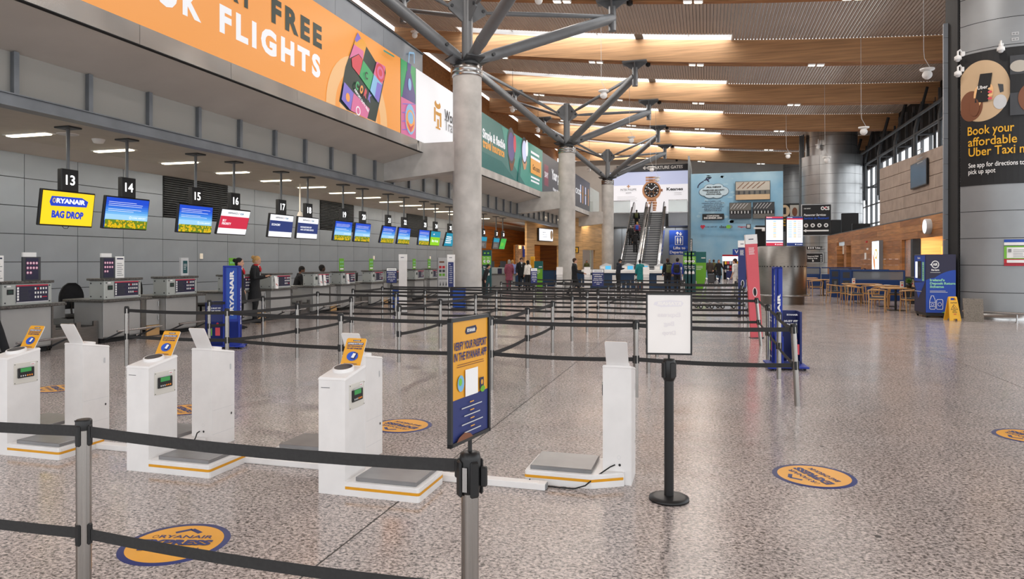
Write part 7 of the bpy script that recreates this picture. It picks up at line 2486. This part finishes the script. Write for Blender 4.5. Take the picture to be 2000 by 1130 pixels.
# shop beyond the blue hoarding
t = T('kiosk_shop', 'small lit shop front with white fascia and dark stands by the blue hoarding', 'shop', (0, 0, 0))
YS = 62.0
a, b = onY(1411, 548, YS), onY(1449, 498, YS)
B().box(a.x, b.x + 1.0, YS + 0.6, YS + 0.7, 0, b.z, 'dark_void').box(a.x, a.x + 0.08, YS, YS + 0.7, 0, b.z, 'white').obj('shell', t)
B().box(a.x, b.x + 1.0, YS, YS + 0.6, b.z - 0.5, b.z - 0.1, 'cool_glow').obj('fascia', t)
B().box(a.x, b.x + 1.0, YS - 0.02, YS + 0.6, b.z - 0.1, b.z + 0.05, 'red').obj('header', t)
rnd = random.Random(8)
for k in range(10):
    x = a.x + 0.2 + 0.2 * k
    for j in range(3):
        B().box(x, x + 0.15, YS + 0.4, YS + 0.55, 0.6 + 0.35 * j, 0.85 + 0.35 * j, rnd.choice(['red', 'lgrey', 'navy', 'yellow', 'teal', 'coral'])).obj('goods', t)
B().box(a.x + 0.3, a.x + 1.05, YS - 0.6, YS - 0.5, 0, 0.75, 'dkblue2').box(a.x + 1.15, a.x + 1.8, YS - 0.6, YS - 0.5, 0, 0.75, 'black').obj('stand', t)
t = T('shop_sign', 'blue square W shop sign projecting above the shop front', 'sign')
a, b = onY(1431, 498, 60), onY(1447, 486, 60)
B().box(a.x, a.x + 2.4, 60, 60.1, a.z, b.z, 'blue').obj('board', t)
B().cyl((a.x + 2.2, 60.1, 0), (a.x + 2.2, 60.1, b.z), 0.04, 'steel_dark', 8).obj('pole', t)
p = P(frame((a.x, 59.996, a.z), (1, 0, 0), (0, 0, 1)), 0.004)
p.text('WHSmith', 0.14, 0.14, 0.3, 'white', w=2.1, bold=0.02)
p.obj('lettering', t)

# luggage trolleys
def trolley(label, x, y, rz, first=[None]):
    if first[0] is None:
        t = T('luggage_trolley', label, 'trolley', (x, y, 0), rz, group='nested luggage trolleys beside the queue')
        first[0] = t
        b = B().tube([(-0.28, -0.42, 0.12), (-0.28, 0.1, 0.14), (-0.08, 0.52, 0.2), (0.08, 0.52, 0.2), (0.28, 0.1, 0.14), (0.28, -0.42, 0.12)], 0.016, 'chrome', 8)
        b.tube([(-0.28, -0.3, 0.13), (0.28, -0.3, 0.13)], 0.012, 'chrome', 6).tube([(-0.26, 0.0, 0.14), (0.26, 0.0, 0.14)], 0.012, 'chrome', 6).tube([(0, -0.3, 0.13), (0, 0.5, 0.19)], 0.012, 'chrome', 6)
        b.obj('base_frame', t)
        B().tube([(-0.27, -0.4, 0.12), (-0.29, -0.52, 0.7), (-0.29, -0.6, 1.02), (0.29, -0.6, 1.02), (0.29, -0.52, 0.7), (0.27, -0.4, 0.12)], 0.016, 'chrome', 8).tube([(-0.28, -0.48, 0.5), (0.28, -0.48, 0.5)], 0.01, 'chrome', 6).obj('upright', t)
        B().tube([(-0.3, -0.6, 1.02), (0.3, -0.6, 1.02)], 0.024, 'white', 8).obj('handle', t)
        k_ = B().tube([(-0.24, -0.53, 0.78), (-0.24, -0.25, 0.8), (0.24, -0.25, 0.8), (0.24, -0.53, 0.78)], 0.01, 'chrome', 6).tube([(-0.24, -0.25, 0.8), (-0.22, -0.25, 0.92), (0.22, -0.25, 0.92), (0.24, -0.25, 0.8)], 0.01, 'chrome', 6)
        for j in range(4):
            k_.tube([(-0.18 + 0.12 * j, -0.53, 0.78), (-0.18 + 0.12 * j, -0.25, 0.8)], 0.006, 'chrome', 5)
        k_.obj('basket', t)
        for xx, yy in ((-0.27, -0.4), (0.27, -0.4), (0, 0.46)):
            B().cyl((xx - 0.02, yy, 0.065), (xx + 0.02, yy, 0.065), 0.065, 'black_rubber', 14).cyl((xx - 0.024, yy, 0.065), (xx + 0.024, yy, 0.065), 0.03, 'lgrey', 10).obj('wheel', t)
        return t
    dup(first[0], (x, y, 0), (0, 0, rz), label)


for k in range(5):
    q = fl(1345 + 21 * k, 601)
    trolley('chrome luggage trolley, %s in the nested line beside the queue end' % ORD[k], q.x, q.y, PI / 2 + 0.05)
# ================================================================== PEOPLE
def remesh(o, v):
    m = o.modifiers.new('skin', 'REMESH')
    m.mode = 'VOXEL'
    m.voxel_size = v
    m.use_smooth_shade = True


def hand(b, w_, d, side, m, curl=0.6):
    """palm, four fingers of unequal length and a thumb, from the wrist w_ along d"""
    d = d.normalized()
    up = Vector((0, 0, 1)) if abs(d.z) < 0.9 else Vector((0, 1, 0))
    s = d.cross(up).normalized()
    n = s.cross(d)
    b.tube([w_, w_ + d * 0.05, w_ + d * 0.095], [0.026, 0.036, 0.03], m, 8, flat=0.6)
    for k, L_ in enumerate((0.065, 0.078, 0.072, 0.055)):
        o = w_ + d * 0.085 + s * (0.024 - 0.016 * k)
        b.tube([o, o + d * L_ * 0.5 - n * 0.008, o + d * L_ * (1 - 0.3 * curl) - n * L_ * curl * 0.6], [0.0095, 0.009, 0.007], m, 6)
    o = w_ + d * 0.03 + s * 0.026 * side
    b.tube([o, o + d * 0.035 + s * 0.03 * side - n * 0.01, o + d * 0.07 + s * 0.03 * side - n * 0.03], [0.012, 0.0105, 0.008], m, 6)


def person(label, loc, rz, h=1.72, skin='skin_a', hair='hair_brown', top='black_coat', bottom='dark_trouser', shoe='black_cloth', hem=0.92, lhand=None, rhand=None, stride=0.0, lean=0.0,
           seat=None, style='short', female=False, scarf=None, shirt=None, bag=None, hood=None, vox=0.02, yaw=0.0, pitch=0.0, bare=False, skirt=False, steps=None, hat=None, wide=1.0, nolegs=False):
    k = h / 1.75
    t = T('person', label, 'person', loc, rz)
    S = lambda x, y, z: Vector(((x), (y + max(0, z - 0.95) * lean), z)) * k
    dz = 0.0
    if seat is not None:
        dz = seat - 0.95            # hips drop to the seat
    Z = lambda x, y, z: (S(x, y, z) + Vector((0, 0, dz * k))) if z > 0.9 else S(x, y, z)
    sw = (0.165 if female else 0.185) * wide
    hipx = 0.09
    # joints
    sh = {s: Z(s * sw, 0, 1.42) for s in (-1, 1)}
    deft = {s: (Z(s * (sw + 0.07), -0.03, 1.16), Z(s * (sw + 0.06), 0.06, 0.93)) for s in (-1, 1)}
    arm = {}
    for s, spec in ((-1, lhand), (1, rhand)):
        if spec is None:
            arm[s] = deft[s]
        else:
            (ex, ey, ez), (wx, wy, wz) = spec
            arm[s] = (Z(ex, ey, ez), Z(wx, wy, wz))
    leg = {}
    for s in (-1, 1):
        hp = Z(s * hipx, 0, 0.93)
        if seat is not None:
            kn = Vector((s * 0.11 * k, 0.42 * k, (seat + 0.02) * k))
            an = Vector((s * 0.11 * k, 0.40 * k, 0.08 * k))
        else:
            st = stride * s
            up_ = (steps or {}).get(s, 0.0)
            kn = S(s * 0.10, st * 0.45 + 0.03 + (0.12 if up_ else 0), 0.50 + up_ * 0.8)
            an = S(s * 0.10, st - 0.02, 0.085 + up_ + (0.05 if st < 0 else 0.0))
        leg[s] = (hp, kn, an)
    hc = Z(0, 0.025, 1.615)
    hr = Matrix.Translation(hc) @ Matrix.Rotation(yaw, 4, 'Z') @ Matrix.Rotation(-pitch, 4, 'X')

    def torso(b, m, lo, infl=0.0, flare=0.0, top_z=1.49):
        prof = [(0.93, 0.165, 0.115), (1.06, 0.145 if female else 0.155, 0.105), (1.2, 0.16, 0.112), (1.33, 0.178, 0.118), (1.41, 0.165, 0.1), (1.46, 0.11, 0.08), (1.50, 0.06, 0.06)]
        R = []
        if lo < 0.93:
            n = 4
            for i in range(n):
                z = lo + (0.93 - lo) * i / n
                f = 1 - i / n
                c = S(0, 0, z)
                R.append((0, c.y + 0.01, z * k, (0.165 + infl + flare * f) * k * wide, (0.12 + infl + flare * f * 0.8) * k))
        for z, a, c in prof:
            if z >= lo and z <= top_z + 0.02:
                q = Z(0, 0, z)
                R.append((0, q.y, q.z, (a + infl) * k * wide, (c + infl) * k))
        b.rings(R, m, 16)

    # the body: one continuous surface
    b = B()
    torso(b, skin, 0.93, -0.018)
    b.ball(tuple(Z(0, 0, 0.95)), 0.14 * k, 0.1 * k, 0.1 * k, skin)
    b.tube([Z(0, -0.005, 1.44), Z(0, 0.012, 1.56)], 0.05 * k, skin, 10)
    b.X = hr
    b.ball((0, 0, 0.02 * k), 0.073 * k, 0.092 * k, 0.098 * k, skin, 16, 10)
    b.rings([(0, 0.03 * k, -0.105 * k, 0.025 * k, 0.025 * k), (0, 0.025 * k, -0.085 * k, 0.046 * k, 0.055 * k), (0, 0.012 * k, -0.045 * k, 0.062 * k, 0.075 * k), (0, 0.0, 0.0, 0.07 * k, 0.09 * k)], skin, 14)
    b.ball((0, 0.094 * k, -0.02 * k), 0.013 * k, 0.018 * k, 0.022 * k, skin, 8, 6)
    for s in (-1, 1):
        b.ball((s * 0.073 * k, -0.005 * k, -0.005 * k), 0.01 * k, 0.018 * k, 0.03 * k, skin, 8, 6)
    b.X = None
    for s in (-1, 1):
        e, w_ = arm[s]
        b.tube([sh[s], e, w_], [0.045 * k, 0.036 * k, 0.026 * k], skin, 10)
        hand(b, w_, (w_ - e), -s, skin)
        hp, kn, an = leg[s]
        b.tube([hp, (hp + kn) / 2, kn, (kn + an) / 2 + Vector((0, -0.015 * k, 0)), an], [0.075 * k, 0.066 * k, 0.046 * k, 0.044 * k, 0.03 * k], skin, 10)
        b.tube([an + Vector((0, -0.05, -0.03)) * k, an + Vector((0, 0.05, -0.035)) * k, an + Vector((0, 0.17, -0.055)) * k], [0.03 * k, 0.035 * k, 0.02 * k], skin, 8, flat=0.75)
    o = b.obj('body', t)
    remesh(o, min(vox, 0.012) if vox < 0.015 else vox)
    # eyes, brows, mouth
    f_ = B(hr)
    for s in (-1, 1):
        f_.ball((s * 0.029 * k, 0.083 * k, 0.012 * k), 0.009 * k, 0.006 * k, 0.006 * k, 'hair_black', 8, 5)
        f_.box(s * 0.029 * k - 0.014 * k, s * 0.029 * k + 0.014 * k, 0.08 * k, 0.09 * k, 0.03 * k, 0.035 * k, hair if hair != 'hair_grey' else 'hair_brown')
    f_.ball((0, 0.085 * k, -0.058 * k), 0.022 * k, 0.008 * k, 0.006 * k, 'maroon', 8, 5)
    f_.obj('face', t)
    # hair
    b = B(hr)
    b.ball((0, -0.018 * k, 0.04 * k), 0.083 * k, 0.098 * k, 0.092 * k, hair, 16, 10)
    if style in ('long', 'bob'):
        zl = -0.32 if style == 'long' else -0.16
        b.rings([(0, -0.05 * k, zl * k, 0.07 * k, 0.03 * k), (0, -0.055 * k, -0.12 * k, 0.095 * k, 0.05 * k), (0, -0.035 * k, 0.0, 0.09 * k, 0.07 * k), (0, -0.02 * k, 0.06 * k, 0.08 * k, 0.08 * k)], hair, 14)
    elif style == 'bun':
        b.ball((0, -0.12 * k, 0.06 * k), 0.05 * k, 0.05 * k, 0.05 * k, hair, 12, 8)
        b.ball((0, -0.06 * k, -0.02 * k), 0.066 * k, 0.055 * k, 0.06 * k, hair, 12, 8)
    else:
        b.ball((0, -0.045 * k, 0.0), 0.074 * k, 0.06 * k, 0.08 * k, hair, 12, 8)
    if hat:
        b.lathe([(0.09 * k, 0.07 * k), (0.088 * k, 0.11 * k), (0.05 * k, 0.14 * k), (0, 0.145 * k)], hat, 14)
    b.obj('hair', t)
    # clothes
    b = B()
    torso(b, top, hem if seat is None else 0.93, 0.012, 0.05 if hem < 0.75 else 0.012)
    for s in (-1, 1):
        e, w_ = arm[s]
        ww = e + (w_ - e) * (0.97 if not bare else 0.15)
        b.tube([sh[s] - Vector((s * 0.05, 0, -0.02)) * k, sh[s], e, ww], [0.075 * k, 0.066 * k, 0.054 * k, 0.042 * k], top, 10)
    if hood:
        b.ball(tuple(Z(0, -0.07, 1.47)), 0.12 * k, 0.09 * k, 0.08 * k, top, 12, 8)
    else:
        b.tube([Z(0, -0.03, 1.455), Z(0, -0.02, 1.51)], [0.078 * k, 0.066 * k], top, 12)
    o = b.obj('coat' if hem < 0.8 else 'jacket', t)
    remesh(o, vox)
    if not nolegs:
        b = B()
        if skirt:
            b.rings([(0, 0, 0.5 * k, 0.17 * k, 0.13 * k), (0, 0, 0.75 * k, 0.18 * k, 0.13 * k), (0, 0, 1.02 * k, 0.155 * k, 0.115 * k)], bottom, 16)
        else:
            b.ball(tuple(Z(0, 0, 0.94)), 0.165 * k, 0.125 * k, 0.13 * k, bottom, 14, 8)
            for s in (-1, 1):
                hp, kn, an = leg[s]
                b.tube([hp, (hp + kn) / 2, kn, (kn + an) / 2, an + Vector((0, 0, -0.01))], [0.095 * k, 0.088 * k, 0.068 * k, 0.062 * k, 0.062 * k], bottom, 10)
        o = b.obj('skirt' if skirt else 'trousers', t)
        remesh(o, vox)
        for s in (-1, 1):
            an = leg[s][2]
            b = B()
            b.tube([an + Vector((0, -0.075, -0.035)) * k, an + Vector((0, 0.0, -0.03)) * k, an + Vector((0, 0.1, -0.045)) * k, an + Vector((0, 0.2, -0.06)) * k], [0.035 * k, 0.045 * k, 0.042 * k, 0.022 * k], shoe, 10, flat=0.8)
            b.obj('shoe', t)
    if shirt:
        b = B()
        q0, q1, q2 = Z(-0.045, 0.062, 1.5), Z(0.045, 0.062, 1.5), Z(0, 0.145, 1.24)
        b.add([q0 + Vector((0, 0.03, 0)), q1 + Vector((0, 0.03, 0)), q2, q0 + Vector((0, -0.02, 0)), q1 + Vector((0, -0.02, 0)), q2 + Vector((0, -0.04, 0))], [(0, 2, 1), (3, 4, 5), (0, 1, 4, 3), (1, 2, 5, 4), (2, 0, 3, 5)], shirt)
        b.tube([Z(-0.05, 0.03, 1.5), Z(0, 0.075, 1.49), Z(0.05, 0.03, 1.5)], 0.018 * k, shirt, 6)
        b.obj('shirt', t)
    if scarf:
        b = B()
        b.lathe([(0.062 * k, -0.03 * k), (0.078 * k, 0.0), (0.066 * k, 0.035 * k)], scarf, 14, tuple(Z(0, 0.012, 1.5)))
        b.tube([Z(0.0, 0.09, 1.48), Z(0.01, 0.13, 1.40), Z(0.02, 0.145, 1.34)], [0.03 * k, 0.035 * k, 0.015 * k], scarf, 8)
        b.obj('scarf', t)
    if bag:
        b = B()
        c = Z(0, -0.2, 1.22)
        b.box(c.x - 0.14 * k, c.x + 0.14 * k, c.y - 0.09 * k, c.y + 0.07 * k, c.z - 0.22 * k, c.z + 0.2 * k, bag, 0.05)
        b.box(c.x - 0.1 * k, c.x + 0.1 * k, c.y - 0.12 * k, c.y - 0.06 * k, c.z - 0.18 * k, c.z, bag, 0.025)
        for s in (-1, 1):
            b.tube([Z(s * 0.1, -0.13, 1.38), Z(s * 0.12, -0.02, 1.485), Z(s * 0.12, 0.12, 1.38), Z(s * 0.13, 0.1, 1.15), Z(s * 0.1, -0.12, 1.05)], 0.02 * k, bag, 6)
        b.obj('backpack', t)
    return t


def face_to(dx, dy):
    return math.atan2(-dx, dy)


R_, L__, AWAY, TOW = face_to(RT[0], RT[1]), face_to(-RT[0], -RT[1]), face_to(FW[0], FW[1]), face_to(-FW[0], -FW[1])
PH = (((0.2, 0.06, 1.16), (0.07, 0.30, 1.22)))
PHL = (((-0.2, 0.06, 1.16), (-0.03, 0.31, 1.22)))
# two staff in dark coats
q = dep(466, 560, 16.6)
person('dark-haired staff member in a black coat and red scarf, half behind the blue sizer', (q.x, q.y, 0), R_ + 0.1, 1.72, hair='hair_black', style='bun', female=True, top='black_coat', hem=0.62, scarf='scarf_red', shirt='white_shirt', vox=0.013)
q = fl(497, 631)
w1 = person('blonde staff member in a long black coat with red scarf looking at a phone', (q.x, q.y, 0), R_ + 0.0, 1.77, hair='hair_blond', style='bun', female=True, top='black_coat', hem=0.6, scarf='scarf_red', shirt='white_shirt', rhand=PH, lhand=PHL, pitch=0.3, lean=0.06, vox=0.013, stride=0.06)
o = B(Matrix.Translation((0.02, 0.43, 1.26)) @ Matrix.Rotation(0.6, 4, 'X')).box(-0.036, 0.036, -0.075, 0.075, -0.005, 0.005, 'black_plastic', 0.004).obj('phone_tmp')
o.name = 'mobile_phone'
o.parent = None
o.matrix_world = Matrix.Translation(w1.location) @ Matrix.Rotation(w1.rotation_euler.z, 4, 'Z')
o['label'], o['category'] = 'black mobile phone in the hands of the blonde staff member', 'phone'
p = P(frame((-0.2, 0.05, 1.2), (0, 0, 1), (0, 1, 0)), 0.001)
# seated staff
q = onX(577, 540, -12.55)
person('seated man in a dark suit leaning over the counter beside desk seventeen', (q.x, q.y, 0), face_to(0.75, 0.6), 1.74, skin='skin_b', hair='hair_black', shirt='white_shirt', seat=0.68, lean=0.26, rhand=((0.24, 0.16, 1.15), (0.16, 0.42, 1.12)), lhand=((-0.24, 0.16, 1.15), (-0.12, 0.42, 1.12)), pitch=0.35, vox=0.016)
office_chair('black office chair under the seated man in the suit', q.x - 0.05, q.y - 0.03, face_to(0.75, 0.6))
q = onX(628, 530, -12.75)
person('seated man behind desk eighteen, only head and collar showing', (q.x, q.y, 0), face_to(0.6, 0.8), 1.86, skin='skin_c', hair='hair_black', shirt='white_shirt', seat=0.62, vox=0.016)
office_chair('black office chair under the man behind desk eighteen', q.x - 0.05, q.y - 0.03, face_to(0.6, 0.8))
# person cut off at the left edge: foot on the rail
person('person in black at the left frame edge, one boot reaching into view', (-11.15, 8.35, 0), face_to(0.55, 0.9), 1.75, stride=0.3, hem=0.7, vox=0.015, style='long', hair='hair_black', female=True)
# the queue end
WALK = dict(lhand=((-0.24, -0.12, 1.17), (-0.2, 0.08, 1.0)), rhand=((0.23, 0.02, 1.17), (0.17, 0.28, 1.1)))
q = dep(1122, 540, 30.5)
person('man in a black suit walking across the queue with papers held out', (q.x, q.y, 0), R_, 1.76, hair='hair_brown', shirt='white_shirt', stride=0.3, hem=0.8, rhand=((0.22, 0.1, 1.14), (0.12, 0.4, 1.08)), lhand=((-0.22, 0.08, 1.14), (-0.02, 0.4, 1.06)), vox=0.016)
q = dep(1207, 540, 37.6)
person('man in a dark hooded puffer jacket bent over a phone at the white counter', (q.x, q.y, 0), R_ + 0.3, 1.74, hair='hair_black', top='navy_coat', hood=True, rhand=PH, lhand=PHL, pitch=0.5, lean=0.15)
q = dep(1250, 540, 37.6)
person('person in a teal uniform jacket standing at the white counter, back turned', (q.x, q.y, 0), AWAY, 1.7, skin='skin_b', hair='hair_black', top='teal_coat', bottom='teal_coat', skirt=True, female=True)
q = dep(1304, 540, 35.5)
person('man in black with an olive backpack, back turned, beside the lifts poster', (q.x, q.y, 0), AWAY + 0.15, 1.76, hair='hair_brown', top='black_coat', bag='olive', hood=True, style='short', hem=0.85)
q = dep(1323, 540, 35.0)
person('man in a black and blue jacket standing by the teal columns', (q.x, q.y, 0), AWAY - 0.4, 1.78, hair='hair_black', top='blue_coat', bag='black_cloth', bottom='dark_trouser')
# far left group
for px, d, lb, kw in ((994.5, 38.0, 'person with white hair in a dusty pink coat, back turned', dict(hair='hair_grey', top='pink_coat', bottom='pink_coat', hem=0.55, style='bob', female=True, h=1.7, rz=AWAY)),
                      (1001, 39.0, 'person in pale blue standing just beyond the pink coat', dict(hair='hair_blond', top='lilac', bottom='jeans', h=1.68, rz=AWAY + 0.3)),
                      (1018, 37.5, 'man in an open black coat over a grey top, looking down', dict(hair='hair_brown', top='black_coat', shirt='lgrey', hem=0.75, h=1.8, rz=TOW + 0.2, pitch=0.4, hood=True)),
                      (1031, 37.0, 'person in a white padded jacket with black hair', dict(hair='hair_black', top='white_coat', style='long', female=True, h=1.66, rz=face_to(-0.7, 0.5))),
                      (981, 40.0, 'blonde person at the far check-in desk', dict(hair='hair_blond', top='black_coat', style='long', female=True, h=1.6, rz=AWAY)),
                      (945.5, 29.5, 'person with a pale sleeve bending by the teal columns', dict(hair='hair_black', top='black_coat', style='short', h=1.5, rz=R_, lean=0.3)),
                      (1146, 58.5, 'person in an olive coat in the shop doorway', dict(hair='hair_brown', top='olive', bottom='olive', style='long', female=True, h=1.66, rz=TOW))):
    h_, rz_ = kw.pop('h'), kw.pop('rz')
    q = dep(px, 540, d)
    person(lb, (q.x, q.y, 0), rz_, h_, vox=0.022, **kw)
# walkers by the hoarding
for px, d, lb, kw in ((1386, 51, 'grey-haired man in a brown coat walking away by the hoarding', dict(hair='hair_grey', top='brown_coat', h=1.74, rz=AWAY, stride=0.15, hem=0.8)),
                      (1394, 52.5, 'person in a patterned brown jacket walking away beside the grey-haired man', dict(hair='hair_brown', top='khaki', h=1.72, rz=AWAY, stride=-0.15)),
                      (1404, 48.5, 'woman with long red hair in a black coat walking towards the camera', dict(hair='hair_red', style='long', female=True, top='black_coat', bottom='jeans', hem=0.6, h=1.7, rz=TOW, stride=0.18, rhand=((0.3, -0.02, 1.18), (0.42, 0.08, 0.98)), lhand=((-0.28, 0, 1.18), (-0.38, 0.05, 0.98)))),
                      (1436, 30.5, 'person in a white t-shirt mostly hidden behind the navy totem', dict(hair='hair_brown', top='white_shirt', bottom='white_coat', bare=True, h=1.74, rz=face_to(-0.8, 0.4), stride=0.2)),
                      (1474, 32.5, 'person in a yellow high-visibility vest behind the salmon totem', dict(hair='hair_brown', top='hivis_vest', h=1.6, rz=face_to(0.2, -1))),
                      (1416.5, 61.5, 'shop worker in a high-visibility vest in the lit shop', dict(hair='hair_black', top='hivis_vest', h=1.75, rz=R_))):
    h_, rz_ = kw.pop('h'), kw.pop('rz')
    q = dep(px, 540, d)
    person(lb, (q.x, q.y, 0), rz_, h_, vox=0.022, **kw)
q = dep(1389, 555, 48.0)
t = T('suitcase', 'grey hard-shell suitcase standing behind the luggage trolleys', 'suitcase', (q.x, q.y, 0))
B().box(-0.24, 0.24, -0.14, 0.14, 0.06, 0.72, 'dgrey', 0.06).obj('shell', t)
B().tube([(-0.1, 0.1, 0.7), (-0.1, 0.1, 1.0), (0.1, 0.1, 1.0), (0.1, 0.1, 0.7)], 0.012, 'black_plastic', 6).obj('handle', t)
for xx in (-0.18, 0.18):
    B().ball((xx, 0, 0.035), 0.035, 0.035, 0.035, 'black_rubber', 8, 6).obj('wheel', t)
# riders on the left-hand escalator
SLP = EZ / (EY1 - EY0)
for i, (px, py_head, lb, kw) in enumerate(((1241, 411, 'topmost rider on the escalator, black jacket and olive backpack', dict(top='black_coat', bag='olive', hair='hair_black', h=1.72)),
                                           (1243, 432, 'blonde rider on the escalator with a bright blue backpack', dict(top='maroon_coat' if 'maroon_coat' in MATS else 'pink_coat', bag='boxblue', hair='hair_blond', style='bob', h=1.6)),
                                           (1232, 442, 'grey-haired rider on the escalator in black, by the outer handrail', dict(top='black_coat', hair='hair_grey', h=1.68, lhand=((-0.28, 0.02, 1.2), (-0.36, 0.2, 1.1)))),
                                           (1239, 450, 'lowest rider on the escalator in a black puffer jacket', dict(top='black_coat', hood=True, hair='hair_black', h=1.74, rhand=((0.26, 0.05, 1.2), (0.34, 0.22, 1.1)))))):
    h_ = kw.pop('h')
    # walk up the stair until the head meets the photographed height
    best = None
    for j in range(29):
        yy = EY0 + (EY1 - EY0) * (j + 0.5) / 29
        zz = EZ * (j + 1) / 29
        x_ = -5.83 + (0.22 if i in (1, 3) else (-0.25 if i == 2 else 0.0))
        d_ = x_ * FW[0] + yy * FW[1]
        yp = HY - F * (zz + h_ - EYE) / d_
        if best is None or abs(yp - py_head) < best[0]:
            best = (abs(yp - py_head), x_, yy, zz)
    person(lb, (best[1], best[2] - 0.02, best[3]), 0.0, h_, vox=0.024, **kw)
# cafe sitters
for x, y, rz, lb, kw in ((8.0, 29.3, PI / 2, 'man with grey hair in black sitting on the black bench', dict(hair='hair_grey', top='black_coat', h=1.72)),
                         (6.3, 34.4, face_to(0.3, -1), 'sitter in the blue booth, top of a brown head showing', dict(hair='hair_brown', top='black_coat', h=1.74)),
                         (6.9, 34.5, face_to(-0.6, -1), 'second sitter in the blue booth facing the first', dict(hair='hair_brown', top='navy_coat', h=1.76))):
    person(lb, (x, y, 0), rz, seat=0.5, vox=0.022, **kw)
